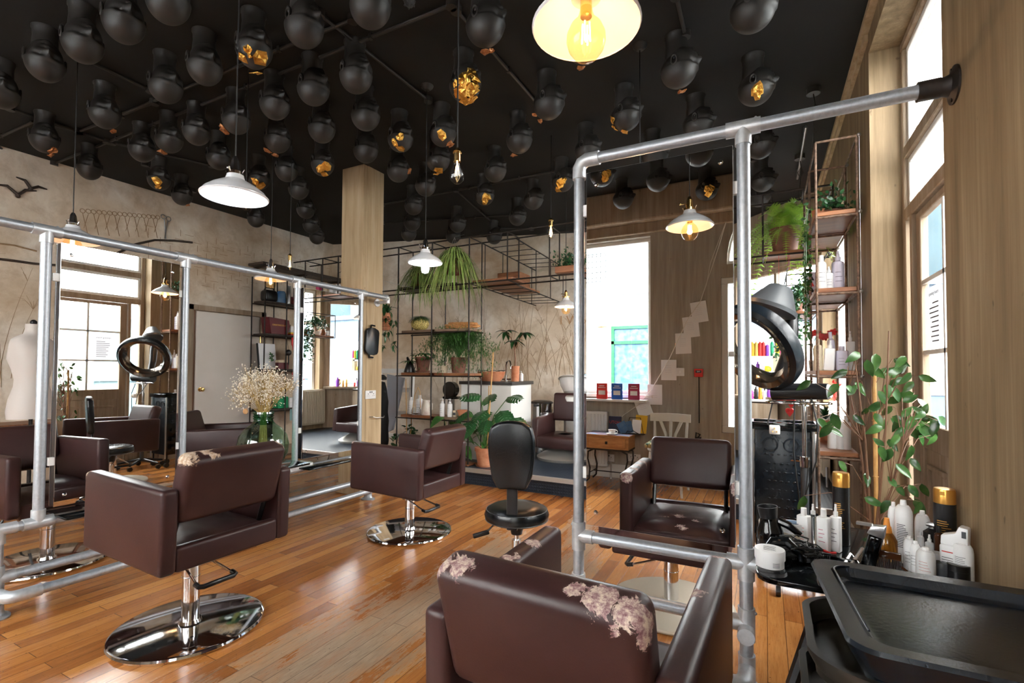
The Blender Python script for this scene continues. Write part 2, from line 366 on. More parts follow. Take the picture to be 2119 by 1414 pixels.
# angled bay between back and right walls
ba=Vector((.57,6.5)); bb=Vector((-.42,7.548)); bd=(bb-ba); BL=bd.length; bang=math.atan2(bd.y,bd.x)
MBY=T(ba.x,ba.y,0)@RZ(bang)      # local x along the bay, local -y... outwards
b=MB(); b.box(-.05,-.2,0,BL+.1,0,.9,M=MBY); b.box(-.05,-.2,2.58,BL+.1,0,CE,M=MBY); b.box(-.05,-.2,.9,.05,0,2.58,M=MBY); b.box(BL-.09,-.2,.9,BL+.1,0,2.58,M=MBY)
struct('wall_bay',b,M['joinery'])
b=MB()
b.box(XL,YN-.25,0,-4.9,YN,CE); b.box(-4.9,YN-.25,0,-1.17,YN,.98); b.box(-4.9,YN-.25,2.83,-1.17,YN,CE); b.box(-1.17,YN-.25,0,-.42,YN,CE)
b.box(-.42,YN-.25,0,.42,YN,.6); b.box(-.42,YN-.25,2.28,.42,YN,2.42)
# arched head over the right-hand window
arch=[(-.42,CE),(-.42,2.42)]+[(0-.36*math.cos(a),2.42+.62*math.sin(a)) for a in [PI*i/16 for i in range(17)]]+[(.42,2.42),(.42,CE)]
arch=[(x,min(z,CE-.001)) for x,z in arch]; b.prism(arch,YN-.25,YN,'xz')
b.box(.42,YN-.25,0,XR+.3,YN,CE); struct('wall_near',b,M['streakgrey'])
# raised wash platform, its carpeted riser and its metal nosing
b=MB(); b.prism([(-4.15,4.59),(XR,4.59),(XR,6.5),(-.42,7.54),(-4.15,6.43)],0,.172,'xy'); struct('floor_platform',b,M['rubber'])
b=MB(); b.box(-4.16,4.565,.135,XR,4.60,.178); struct('trim_1',b,M['silverpaint'])
b=MB(); b.box(XR-.022,3.57,3.27,XR,6.5,CE); b.box(XR-.04,YN,3.31,XR,6.5,CE); b.box(XR-.022,YN,3.27,XR,2.23,3.31); struct('trim_2',b,M['pillar'])
b=MB(); b.box(XL,YN,2.98,XR,YN+.16,CE-.001,bev=.02); b.box(XL,YN,2.86,XR,YN+.06,2.98,bev=.01); struct('trim_3',b,M['joinery'])
b=MB(); b.box(XL,YN,0,XL+.02,3.45,.14); b.box(XL,4.55,0,XL+.02,5.74,.14); struct('baseboard_left',b,M['joinery'])
b=MB(); b.box(XL,YN,0,-.42,YN+.02,.16); struct('baseboard_near',b,M['whitepaint'])
b=MB(); b.box(XR-.02,YN,0,XR,2.23,.12); b.box(XR-.02,3.57,0,XR,4.59,.12); struct('baseboard_right',b,M['joinery'])
b=MB(); dx,dy=W1[2]-W1[0],W1[3]-W1[1]
b.prism([(-4.15,6.425),(-.45,7.53),(-.45,7.51),(-4.15,6.405)],.172,.30,'xy'); struct('baseboard_back',b,M['whitepaint'])
# fine incised grasses and scratches in the plaster
def reliefs(name,parent,P,specs,r=.0022,m='stem2'):
    q=MB()
    for (u,v,h,lean,head) in specs:
        pts=[P(u+lean*(t/6)**1.6,v+h*t/6) for t in range(7)]
        q.tube(pts,[r*(1.2-.12*i) for i in range(7)],5)
        if head:
            for k in range(head):
                a=random.uniform(-.9,.9); L=random.uniform(.05,.16); e=pts[-1]
                uu=u+lean; vv=v+h
                q.tube([P(uu,vv),P(uu+L*math.sin(a)*.6,vv+L*.6),P(uu+L*math.sin(a),vv+L*math.cos(a))],r*.6,4)
    o=obj(name,q,M[m],parent); o['kind']='stuff'; return o
M['stem2']=mat('incised umber line',(.30,.19,.10),.9)
def PL(u,v): return Vector((XL+.001,u,v))
random.seed(3)
sp=[(random.uniform(.9,2.2),random.uniform(.9,1.2),random.uniform(.3,1.2),random.uniform(-.15,.2),random.choice([0,4,9])) for _ in range(16)]
reliefs('incised_grass',wl,PL,sp)
def PB(u,v):
    t=(u-W1[0])/(W1[2]-W1[0]); return Vector((u,W1[1]+t*(W1[3]-W1[1])-.002,v))
sp=[]
for _ in range(95):
    u=random.uniform(-4.6,-1.9); sp.append((u,random.uniform(.9,1.3),random.uniform(.3,1.5),random.uniform(-.35,.35),random.choice([0,0,0,5,8])))
reliefs('incised_grass',wb,PB,sp)
# basket weave scratches on the left wall
q=MB()
for i in range(26):
    for j in range(14):
        if random.random()<.35: continue
        y=3.0+i*.11+random.uniform(-.01,.01); z=2.1+j*.075
        if z<2.15+.02*i or z>2.95: continue
        if (i+j)%2: q.box(XL,y,z,XL+.002,y+.10,z+.004)
        else: q.box(XL,y+.05,z-.03,XL+.002,y+.054,z+.05)
o=obj('scratched_weave',q,M['stem2'],wl); o['kind']='stuff'
# scissor shapes pressed in the plaster
q=MB()
for k in range(8):
    y=2.42+k*.095; z=2.80+.018*k
    q.torus((XL+.002,y,z+.12),.022,.003,14,5,RY(PI/2)); q.torus((XL+.002,y+.05,z+.13),.022,.003,14,5,RY(PI/2))
    q.tube([(XL+.002,y,z+.10),(XL+.002,y+.05,z-.12)],.003,5); q.tube([(XL+.002,y+.05,z+.10),(XL+.002,y+.015,z-.06)],.0025,5)
o=obj('scissor_imprints',q,M['stem2'],wl); o['label']='row of scissor shapes pressed into the plaster'
def text(name,s,size,mat_,Mx,parent=None,ext=.0008,align='CENTER'):
    c=bpy.data.curves.new(name,'FONT'); c.body=s; c.size=size; c.extrude=ext; c.align_x=align; c.align_y='CENTER'; c.resolution_u=2
    t=bpy.data.objects.new('tmp',c); COL.objects.link(t); bpy.context.view_layer.update()
    me=bpy.data.meshes.new_from_object(t); bpy.data.objects.remove(t); 
    me.transform(Mx); me.materials.clear(); me.materials.append(mat_)
    o=bpy.data.objects.new(name,me); COL.objects.link(o)
    if parent is not None: o.parent=parent
    return o
p=at(1158,664,line=W1); wa=math.atan2(W1[3]-W1[1],W1[2]-W1[0])
text('carved_writing','I Wou',.19,mat('faded ochre letter',(.40,.24,.13),.9),T(p.x,p.y-.004,p.z)@RZ(wa)@RX(PI/2),wb,.002,'LEFT')
# ---------------- windows and doors
def frame_rect(b,u0,u1,v0,v1,w,d0,d1,plane,bev=.006,M_=None):
    """rectangular frame of member width w; plane 'x' = lies in a Y-Z plane, 'y' = lies in an X-Z plane"""
    def bx(a0,a1,c0,c1):
        if plane=='x': b.box(d0,a0,c0,d1,a1,c1,bev=bev,seg=1,M=M_)
        else: b.box(a0,d0,c0,a1,d1,c1,bev=bev,seg=1,M=M_)
    bx(u0,u1,v0,v0+w); bx(u0,u1,v1-w,v1); bx(u0,u0+w,v0+w,v1-w); bx(u1-w,u1,v0+w,v1-w)
# door with sidelight and two transoms in the right wall
DX=.72
e=thing('door_1','tall glazed beige shop door with two transom lights and a narrow sidelight','door'); e['kind']='structure'
b=MB(); frame_rect(b,2.23,3.57,0,3.19,.05,DX,DX+.07,'x'); b.box(DX,2.28,2.13,DX+.07,3.52,2.20,bev=.005,seg=1); b.box(DX,2.28,2.49,DX+.07,3.52,2.56,bev=.005,seg=1); b.box(DX,3.38,0,DX+.07,3.415,2.13,bev=.004,seg=1); b.box(DX,2.44,0,DX+.07,2.50,2.13,bev=.004,seg=1)
b.box(DX,3.415,0,DX+.06,3.52,.55); b.box(DX,2.28,0,DX+.06,2.44,.55); obj('door_frame',b,M['joinery'],e,smooth=False)
b=MB(); frame_rect(b,2.28,3.52,2.56,3.14,.03,DX+.02,DX+.05,'x',.003); frame_rect(b,2.28,3.52,2.20,2.49,.03,DX+.02,DX+.05,'x',.003); obj('transom_sash',b,M['whitepaint'],e,smooth=False)
b=MB(); b.box(DX+.02,2.505,.02,DX+.055,2.60,2.125,bev=.004,seg=1); b.box(DX+.02,3.30,.02,DX+.055,3.375,2.125,bev=.004,seg=1); b.box(DX+.02,2.60,.02,DX+.055,3.30,.14,bev=.004,seg=1); b.box(DX+.02,2.60,2.085,DX+.055,3.30,2.125,bev=.004,seg=1); b.box(DX+.02,2.60,.86,DX+.055,3.30,.99,bev=.004,seg=1)
b.box(DX+.035,2.60,.12,DX+.045,3.30,.87)
for y0 in (2.63,2.98): frame_rect(b,y0,y0+.28,.22,.78,.025,DX+.022,DX+.042,'x',.004)
dl=obj('door_leaf',b,M['joinery'],e,smooth=False)
b=MB(); b.box(DX+.027,2.945,.98,DX+.05,2.968,2.09)
for z in (1.36,1.735): b.box(DX+.027,2.60,z-.011,DX+.05,3.30,z+.011)
obj('glazing_bars',b,M['whitepaint'],dl,smooth=False)
b=MB(); b.box(DX+.036,2.59,.98,DX+.040,3.31,2.10); b.box(DX+.036,3.41,.55,DX+.040,3.52,2.13); b.box(DX+.036,2.28,.55,DX+.040,2.44,2.13); b.box(DX+.036,2.28,2.2,DX+.040,3.52,2.49); b.box(DX+.036,2.28,2.56,DX+.040,3.52,3.14); obj('pane',b,M['pane'],e,smooth=False)
b=MB(); b.cyl((DX+.02,2.55,1.02),(DX-.03,2.55,1.02),.012); b.sph((DX-.04,2.55,1.02),.026); obj('door_knob',b,M['brass'],e)
nt=MB(); nt.box(DX+.030,3.02,1.39,DX+.034,3.23,1.69); no=obj('notice_sheet',nt,M['thinpaper'],smooth=False); tag(no,'white printed notice taped inside the glazed shop door','notice')
text('printed_text','opening hours',.028,M['textdark'],T(DX+.0295,3.125,1.655)@RZ(-PI/2)@RX(PI/2),no,.0002)
q=MB()
for k in range(9): q.box(DX+.0292,3.05,1.41+k*.024,DX+.030,3.05+random.uniform(.09,.15),1.416+k*.024)
obj('printed_text',q,M['textdark'],no)
# window in the right wall behind the shelving
e=thing('window_1','bright white-framed window in the right wall behind the corner shelving','window'); e['kind']='structure'
b=MB(); frame_rect(b,4.6,6.4,.85,2.75,.06,DX-.02,DX+.08,'x'); b.box(DX-.01,5.47,.9,DX+.06,5.53,2.7); b.box(DX-.01,4.65,2.1,DX+.06,6.35,2.16); b.box(XR-.03,4.6,.83,DX,6.4,.86); obj('window_frame',b,M['whitepaint'],e,smooth=False)
b=MB(); b.box(DX+.02,4.65,.9,DX+.024,6.35,2.7); obj('pane',b,M['pane'],e,smooth=False)
# bay window
e=thing('window_2','wide bright bay window above the product display, beige head board','window'); e['kind']='structure'
b=MB(); frame_rect(b,.05,BL-.09,.9,2.58,.055,-.13,-.05,'y',.005,MBY); b.box(.7,-.12,.95,.74,-.06,2.53,M=MBY); b.box(0,-.16,.91,BL-.06,.18,.945,M=MBY)
obj('window_frame',b,M['joinery'],e,smooth=False)
b=MB(); b.box(.1,-.095,.94,BL-.13,-.09,2.54,M=MBY); obj('pane',b,M['pane'],e,smooth=False)
# near-wall window: right end seen in mirror, left part widened for more light
e=thing('window_3','large white-framed street window, right end seen in mirror, left part widened for more light','window'); e['kind']='structure'
b=MB(); frame_rect(b,-4.9,-1.17,.98,2.83,.045,YN-.16,YN-.08,'y'); b.box(-3.05,YN-.15,1.0,-3.0,YN-.09,2.8); b.box(-4.93,YN-.1,.95,-1.15,YN+.03,.985,bev=.004); obj('window_frame',b,M['whitepaint'],e,smooth=False)
b=MB(); b.box(-4.86,YN-.125,1.02,-1.21,YN-.12,2.79); obj('pane',b,M['pane'],e,smooth=False)
e=thing('window_4','white sash window under an arched fanlight, at right mirror edge','window'); e['kind']='structure'
b=MB(); frame_rect(b,-.42,.42,.6,2.28,.07,YN-.14,YN-.02,'y'); b.box(-.35,YN-.12,1.42,.35,YN-.06,1.48); b.box(-.02,YN-.12,.67,.02,YN-.06,2.21)
t=[(-.36*math.cos(a),2.42+.62*math.sin(a)) for a in [PI*i/16 for i in range(17)]]
b.tube([(x,YN-.08,z) for x,z in t],.03,6); b.box(-.36,YN-.12,2.42,.36,YN-.04,2.46)
obj('window_frame',b,M['whitepaint'],e,smooth=False)
b=MB(); b.box(-.36,YN-.1,.66,.36,YN-.096,2.22); b.prism([(x*.98,z-.005) for x,z in t],YN-.1,YN-.096,'xz'); obj('pane',b,M['pane'],e,smooth=False)
# white door in the left wall
e=thing('door_2','plain cream flush door with a brass knob in the left wall','door'); e['kind']='structure'
b=MB(); b.box(XL+.001,3.58,0,XL+.045,4.44,1.99,bev=.004); obj('door_leaf',b,mat('cream door paint',(.62,.56,.50),.5,c2=(.66,.61,.56),ns=2),e)
b=MB(); b.box(XL,3.47,0,XL+.05,3.545,2.07,bev=.006); b.box(XL,4.46,0,XL+.05,4.54,2.07,bev=.006); b.box(XL,3.47,2.0,XL+.05,4.54,2.07,bev=.006); obj('door_frame',b,M['joinery'],e)
b=MB(); b.box(XL,3.545,0,XL+.02,3.58,2.0); obj('door_gap',b,mat('varnished edge',(.2,.09,.04),.4),e,smooth=False)
b=MB(); b.lathe([(0,.075),(.018,.072),(.028,.055),(.026,.04),(.012,.03),(.012,.01),(.026,.008),(.028,0)],20,(XL+.045,3.64,1.0),RY(PI/2)); obj('door_knob',b,M['brass'],e)
b=MB()
for z in (.35,1.0,1.68): b.cyl((XL+.05,4.45,z-.05),(XL+.05,4.45,z+.05),.009)
obj('hinge',b,M['brass'],e)
# ---------------- outdoors
b=MB(); b.box(-30,-25,-.25,30,40,-.15); struct('street_ground',b,M['street'])
def mAt(px,py,Y): # point behind the camera seen in the right-hand mirror
    p=at(px,py,Y=4.16-Y); return Vector((p.x,Y,p.z))
YB=-7.0
o1=thing('street_building','white rendered building across the street seen through the near window','building')
b=MB(); b.box(-14,YB-.4,-.2,8,YB,7.5); obj('wall',b,M['outwhite'],o1,smooth=False)
a=mAt(1266,676,YB); c=mAt(1350,805,YB)
b=MB(); frame_rect(b,a.x,a.x+1.3,c.z-.2,a.z,.07,YB,YB+.06,'y',0); b.box(a.x,YB,a.z-.42,a.x+1.3,YB+.06,a.z-.35); w_=obj('green_window',b,M['greenframe'],o1,smooth=False)
b=MB(); b.box(a.x+.05,YB,c.z-.15,a.x+1.25,YB+.02,a.z-.05); obj('pane',b,M['bluegloss'],w_,smooth=False)
q=mAt(1230,555,YB); b=MB(); frame_rect(b,q.x-.3,q.x+.3,q.z-.35,q.z+.35,.03,YB,YB+.03,'y',0)
for k in range(5): b.box(q.x-.3+.1*k+.05,YB,q.z-.35,q.x-.3+.1*k+.06,YB+.03,q.z+.35); b.box(q.x-.3,YB,q.z-.25+.13*k,q.x+.3,YB+.03,q.z-.24+.13*k)
obj('barred_window',b,M['greyplastic'],o1,smooth=False)
q=mAt(1280,612,YB); b=MB(); b.box(-14,YB,q.z,8,YB+.015,q.z+.02); obj('render_joint',b,M['greyplastic'],o1,smooth=False)
q=mAt(1251,672,YB); b=MB(); b.lathe([(.04,.22),(.05,.14),(.14,-.08),(.13,-.08),(.0,.1)],16,(q.x,YB+.25,q.z)); b.tube([(q.x,YB,q.z+.3),(q.x,YB+.2,q.z+.32),(q.x,YB+.25,q.z+.2)],.012); obj('wall_lantern',b,M['copper'],o1)
o2=thing('corner_building','pale blue low building outside the bay window','building')
b=MB(); b.box(-5,13,-.2,9,13.4,3.1); b.box(-5.2,12.9,3.1,9.2,13.6,3.25); obj('wall',b,M['bluegrey'],o2,smooth=False)
b=MB()
for k in range(4): b.box(-3.5+k*3,12.97,.8,-2+k*3,13.0,2.3)
obj('window',b,M['paper'],o2,smooth=False)
o3=thing('opposite_building','pale rendered house front outside the glazed shop door','building')
b=MB(); b.box(5.5,-3,-.2,6,11,2.35); b.box(5.45,-3,1.0,5.5,11,1.08); obj('wall',b,mat('pale teal render',(.13,.21,.24),.8,c2=(.18,.27,.30),ns=1.5),o3,smooth=False)
b=MB()
for k in range(4): b.box(5.42,-.5+k*2.2,.7,5.5,.5+k*2.2,1.9)
obj('window',b,M['whitepaint'],o3,smooth=False)
o4=thing('far_street_building','pale blue terrace end seen obliquely through the shop door glass','building')
b=MB(); b.box(1.6,14,-.2,9,15,5.2); obj('wall',b,mat('blue grey brick',(.016,.040,.052),.8,c2=(.028,.056,.070),ns=1.2),o4,smooth=False)
b=MB()
for k in range(4):
    for j in range(2): b.box(2.3+k*1.5,13.95,.7+j*2.2,3.1+k*1.5,14.0,2.1+j*2.2)
obj('window',b,mat('dim window',(.04,.06,.07),.5),o4,smooth=False)
# light
w=bpy.data.worlds.new('world'); scene.world=w; w.use_nodes=True; bg=w.node_tree.nodes['Background']; bg.inputs[0].default_value=(1,.975,.94,1); bg.inputs[1].default_value=WORLD
def portal(name,loc,rot,sx,sy):
    l=bpy.data.lights.new(name,'AREA'); l.shape='RECTANGLE'; l.size=sx; l.size_y=sy; l.cycles.is_portal=True
    o=bpy.data.objects.new(name,l); COL.objects.link(o); o.location=loc; o.rotation_euler=rot; return o
portal('portal_door',(.92,2.9,2.05),(0,PI/2,0),2.3,1.34)
portal('portal_window',(.90,5.5,1.8),(0,PI/2,0),1.95,1.85)
portal('portal_near',(-3.03,YN-.3,1.9),(PI/2,0,0),3.75,1.9)
portal('portal_sash',(0,YN-.3,1.85),(PI/2,0,0),.85,2.5)
mid=(ba+bb)/2; nrm=Vector((math.sin(bang),-math.cos(bang)))
portal('portal_bay',(mid.x+nrm.x*.22,mid.y+nrm.y*.22,1.75),(PI/2,0,bang),1.4,1.75)
sl=bpy.data.lights.new('sun','SUN'); sl.energy=SUN; sl.angle=.02; sl.color=(1,.93,.82); so=bpy.data.objects.new('sun',sl); COL.objects.link(so)
so.rotation_euler=Vector((-.80,.28,-.42)).to_track_quat('-Z','Y').to_euler()
# ================================================================== CEILING: HEADS, CONDUITS, PENDANTS
def headsurf(az,el):
    """radius of the mannequin head (face towards +x, upright) in direction az/el"""
    x=math.cos(el)*math.cos(az); y=math.cos(el)*math.sin(az); z=math.sin(el)
    # cranium + jaw: blend of ellipsoids
    rb=1/math.sqrt((x/(.108 if x<0 else .101))**2+(y/(.092 if z>0 else .084))**2+(z/(.108 if z>0 else .122))**2)
    g=lambda a0,e0,sa,se: math.exp(-((az-a0)/sa)**2-((el-e0)/se)**2)
    if abs(az)>2.9: pass
    r=rb
    r+=.026*g(0,-.22,.14,.16)            # nose
    r+=.010*g(0,-.02,.13,.16)            # bridge
    r+=.008*g(.28,.16,.25,.10)+.008*g(-.28,.16,.25,.10)   # brows
    r-=.012*g(.34,-.02,.20,.12)+.012*g(-.34,-.02,.20,.12) # eye sockets
    r+=.006*g(.33,-.05,.12,.06)+.006*g(-.33,-.05,.12,.06) # lids
    r-=.006*g(0,-.40,.25,.05)
    r+=.011*g(0,-.50,.20,.055)+.010*g(0,-.61,.18,.045)    # lips
    r-=.008*g(0,-.70,.25,.05)
    r+=.014*g(0,-.88,.30,.16)            # chin
    r+=.006*g(.62,-.25,.25,.25)+.006*g(-.62,-.25,.25,.25) # cheeks
    r-=.020*max(0,(abs(az)-1.3))/1.8*max(0,-el-.15)*1.6   # hollow under the skull at the nape
    return r
HC=Vector((0,0,-.205))      # head centre below the ceiling mount (upside down)
t=MB(); N1,N2=72,46; rings=[]
for j in range(N2+1):
    el=-PI/2+PI*j/N2; row=[]
    for i in range(N1):
        az=-PI+2*PI*i/N1; r=headsurf(az,el)
        p=Vector((r*math.cos(el)*math.cos(az),r*math.cos(el)*math.sin(az),-r*math.sin(el)))+HC
        row.append(p)
    rings.append(row)
vs=[[t.bm.verts.new(p) for p in row] for row in rings[1:-1]]
v0=t.bm.verts.new(sum(rings[0],Vector())/N1); v1=t.bm.verts.new(sum(rings[-1],Vector())/N1)
for A_,B_ in zip(vs,vs[1:]):
    for i in range(N1): t.bm.faces.new((A_[i],A_[(i+1)%N1],B_[(i+1)%N1],B_[i]))
for i in range(N1): t.bm.faces.new((v0,vs[0][(i+1)%N1],vs[0][i])); t.bm.faces.new((v1,vs[-1][i],vs[-1][(i+1)%N1]))
bmesh.ops.recalc_face_normals(t.bm,faces=t.bm.faces[:])
for s_ in (1,-1):   # ears
    t.torus((-.008,s_*.088,-.190),.020,.007,14,7,RX(PI/2)@Matrix.Diagonal((.8,1.35,1,1))); t.sph((-.006,s_*.086,-.178),(.010,.007,.012),8)
t.lathe([(.068,0),(.068,-.012),(.063,-.02),(.060,-.06),(.063,-.10),(.066,-.15),(.045,-.19)],28,(-.018,0,0),sy=.95)
me=None
proto_head=obj('mannequin_head',t,M['headblack'],smooth=True,ang=60)
HMESH=proto_head.data; bpy.data.objects.remove(proto_head)
HEADS=[ # px, py of the skull centre; flags: g gold, c copper shard; patches [(px,py,radius px,kind)]
(93,136,[]),(171,95,[]),(256,51,[]),(348,8,[]),(343,183,[]),(424,143,[]),(217,239,[(237,277,7,'c')]),(92,292,[(109,312,9,'c'),(104,318,6,'c')]),
(185,351,[]),(294,312,[]),(350,292,[(336,319,9,'c')]),(407,275,[]),(489,251,[(466,270,9,'c'),(461,262,6,'c')]),(329,374,[(325,376,9,'g'),(329,388,6,'g')]),(453,329,[]),
(377,407,[(388,424,4,'c')]),(536,372,[(527,375,8,'g'),(540,385,10,'g')]),(530,455,[]),(526,106,[(513,103,8,'g'),(503,122,11,'g'),(517,116,5,'g'),(541,121,15,'g'),(529,146,11,'g')]),(2,195,[]),
(630,61,[]),(767,18,[]),(649,188,[]),(569,219,[]),(737,161,[]),(757,243,[]),(666,270,[]),(574,292,[(554,312,8,'c'),(571,323,8,'c')]),(757,314,[]),
(668,343,[(664,350,9,'g'),(676,345,9,'g'),(671,360,7,'g')]),(593,355,[]),(618,394,[]),(633,436,[]),(644,468,[]),(656,492,[]),
(829,290,[(828,284,8,'g'),(817,297,8,'g'),(829,307,9,'g')]),(824,356,[(846,354,6,'c')]),(917,278,[(914,281,10,'g'),(931,297,8,'c')]),(907,334,[(907,352,10,'g'),(903,362,6,'g')]),
(881,387,[]),(856,428,[]),(853,463,[]),(846,486,[]),(1005,58,[(1005,104,12,'c'),(1015,102,7,'c')]),
(963,180,[(941,175,8,'g'),(963,165,14,'g'),(977,150,10,'g'),(984,163,10,'g'),(957,190,16,'g'),(975,188,14,'g'),(983,180,10,'g'),(965,208,15,'g'),(946,197,8,'g'),(978,205,10,'g')]),
(1075,293,[(1063,321,7,'c')]),(1025,356,[]),(1003,407,[(1006,410,9,'g'),(1004,419,6,'g')]),(947,466,[]),(938,490,[]),(1071,451,[]),(1023,492,[]),
(1136,219,[(1108,236,7,'c'),(1118,251,7,'c')]),(1296,244,[(1268,248,8,'g'),(1273,264,9,'g'),(1293,271,9,'g')]),(1406,150,[(1410,195,9,'c')]),(1565,188,[(1565,186,13,'g'),(1567,198,8,'g')]),
(1559,27,[]),(1216,314,[]),(1165,377,[(1159,380,10,'g'),(1155,393,8,'g'),(1166,374,6,'g')]),(1104,416,[]),(1445,262,[]),(1574,305,[]),(1579,377,[]),(1355,326,[]),(1572,410,[]),(1212,96,[(1204,142,10,'c')])]
def shard(R,kind,seed,sides=9):
    rnd=random.Random(seed); q=MB(); bm=q.bm; n=rnd.randint(6,sides)
    ctr=bm.verts.new((0,0,.006+rnd.uniform(0,.006))); outer=[];midr=[]
    for i in range(n):
        a=2*PI*i/n+rnd.uniform(-.2,.2); rr=R*rnd.uniform(.65,1.25)
        outer.append(bm.verts.new((rr*math.cos(a),rr*math.sin(a),rnd.uniform(-.004,.012)))); midr.append(bm.verts.new((rr*.55*math.cos(a+.1),rr*.55*math.sin(a+.1),rnd.uniform(.002,.014))))
    for i in range(n):
        j=(i+1)%n; bm.faces.new((ctr,midr[i],midr[j])); bm.faces.new((midr[i],outer[i],outer[j],midr[j]))
    ext=bmesh.ops.extrude_face_region(bm,geom=bm.faces[:]); vv=[g for g in ext['geom'] if isinstance(g,bmesh.types.BMVert)]
    for v in vv: v.co.z-=.003
    bmesh.ops.recalc_face_normals(bm,faces=bm.faces[:]); return q
HEADPOS=[]
def headlabel(i,px,py,pat,info):
    return info
# band/row naming of heads for their labels
bands=[(-50,115,'row along the top edge'),(115,205,'second ceiling row'),(205,265,'third ceiling row'),(265,330,'fourth ceiling row'),(330,400,'fifth ceiling row'),(400,520,'farthest ceiling rows')]
order={}
for k,(a,b_,nm) in enumerate(bands):
    L=sorted([i for i,h in enumerate(HEADS) if a<=h[1]<b_],key=lambda i:HEADS[i][0])
    for n_,i in enumerate(L): order[i]=(n_,len(L),nm)
ORD=['first','second','third','fourth','fifth','sixth','seventh','eighth','ninth','tenth','eleventh','twelfth','thirteenth','fourteenth','fifteenth','sixteenth','seventeenth','eighteenth','nineteenth','twentieth']
for i,(px,py,pat) in enumerate(HEADS):
    c=at(px,py,Z=CE-.235)
    o=bpy.data.objects.new('mannequin_head',HMESH); COL.objects.link(o)
    rz=math.radians(random.uniform(-7,7)-6); s=1.06
    o.location=(c.x,c.y,CE+.003); o.rotation_euler=(0,0,rz); o.scale=(s,s,s)
    n_,tot,nm=order[i]
    ng=sum(1 for p in pat if p[3]=='g'); nc=len(pat)-ng
    desc='plain matt black' if not pat else ('gold-leafed black' if ng>=3 else ('black gold-patched' if ng else 'copper-chipped black'))
    tag(o,f'{desc} mannequin head, {ORD[n_]} from left in {nm}','mannequin head','mannequin heads hung from the ceiling')
    Mi=(T(c.x,c.y,CE)@RZ(rz)@Matrix.Scale(s,4))
    Cw=Mi@HC
    for k,(gx,gy,gr,kind) in enumerate(pat):
        d=ray(gx,gy).normalized(); toC=Cw-CAM; tca=toC.dot(d); d2=(toC-d*tca).length; R_=.103*s
        if d2<R_: hit=CAM+d*(tca-math.sqrt(R_*R_-d2*d2))
        else: hit=CAM+d*tca
        nv=(Mi.inverted()@hit-HC).normalized()
        az=math.atan2(nv.y,nv.x); el=math.asin(-nv.z); rs=headsurf(az,el)
        pos=HC+nv*(rs+(.0 if d2<R_ else .012))
        depth=(Cw-CAM).dot(fw); R=gr/F*depth/s*1.05
        mb=shard(R,kind,i*17+k); q=Vector((0,0,1)).rotation_difference(nv)
        if kind=='c': q=Vector((0,0,1)).rotation_difference((nv+Vector((.4,-.2,-.6))).normalized())
        bmesh.ops.transform(mb.bm,matrix=T(*pos)@q.to_matrix().to_4x4(),verts=mb.bm.verts)
        obj('gold_leaf_shard' if kind=='g' else 'copper_leaf_shard',mb,M['gold'] if kind=='g' else M['copper'],o,smooth=False)
# heads over the near half of the room, seen reflected in the right-hand mirror
RH=[(1246,366,'gp'),(1362,377,''),(1290,415,''),(1447,322,''),(1463,396,'gp')]
for i,(px,py,fl_) in enumerate(RH):
    c=at(px,py,Z=CE-.235); y=2*2.078-c.y
    o=bpy.data.objects.new('mannequin_head',HMESH); COL.objects.link(o); o.location=(c.x,y,CE+.003); o.rotation_euler=(0,0,.1*i-.2); o.scale=(1.06,)*3
    tag(o,['gold-patched black mannequin head reflected at the upper left of the right mirror','plain black mannequin head reflected in the middle of the right mirror','plain black mannequin head reflected lowest in the right mirror near the window head','large plain black mannequin head reflected at the top right of the right mirror','gold-patched black mannequin head reflected at the right of the right mirror'][i],'mannequin head','mannequin heads hung from the ceiling')
    if fl_:
        for k,(a_,e_) in enumerate(((.3,.35),(.75,.25),(.5,.75))):
            nv=Vector((math.cos(e_)*math.sin(a_),math.cos(e_)*math.cos(a_),-math.sin(e_))); az=math.atan2(nv.y,nv.x); el=e_
            pos=HC+nv*headsurf(az,el); mb=shard(.035,'g',900+i*7+k); q=Vector((0,0,1)).rotation_difference(nv); bmesh.ops.transform(mb.bm,matrix=T(*pos)@q.to_matrix().to_4x4(),verts=mb.bm.verts); obj('gold_leaf_shard',mb,M['gold'],o,smooth=False)
# conduits
CZ=CE-.02
def cp(p): return at(p[0],p[1],Z=CZ)
lines=[((-60,310),(75,249)),((20,224),(222,293)),((112,339),(934,10)),((248,238),(730,40)),((163,272),(319,212)),((150,110),(312,187)),((660,28),(886,207)),((944,20),(1130,236)),((1399,-10),(1418,72)),((791,424),(1192,346)),((791,462),(1085,444)),((944,394),(1032,472)),((231,295),(438,343)),((75,249),(163,272)),((-60,255),(30,330)),((400,395),(300,340)),((1032,472),(1100,474)),((1560,330),(1620,470))]
for k,(a,b_) in enumerate(lines):
    A_,B_=cp(a),cp(b_); q=MB(); q.cyl(A_,B_,.0115,n=10)
    for e_ in (A_,B_): q.cyl(e_+Vector((0,0,-.018)),e_+Vector((0,0,.02)),.032,n=16)
    L=(B_-A_).length; n_=int(L/.6)
    for j in range(1,n_): 
        m_=A_.lerp(B_,j/n_); q.box(m_.x-.012,m_.y-.012,CZ-.014,m_.x+.012,m_.y+.012,CE)
    side='left' if (a[0]+b_[0])/2<500 else ('middle' if (a[0]+b_[0])/2<1100 else 'right')
    o=obj('ceiling_conduit',q,M['headblack']); tag(o,f'black conduit pipe {L:.1f} m long on the {side} ceiling with round boxes','pipe','black conduits on the ceiling')
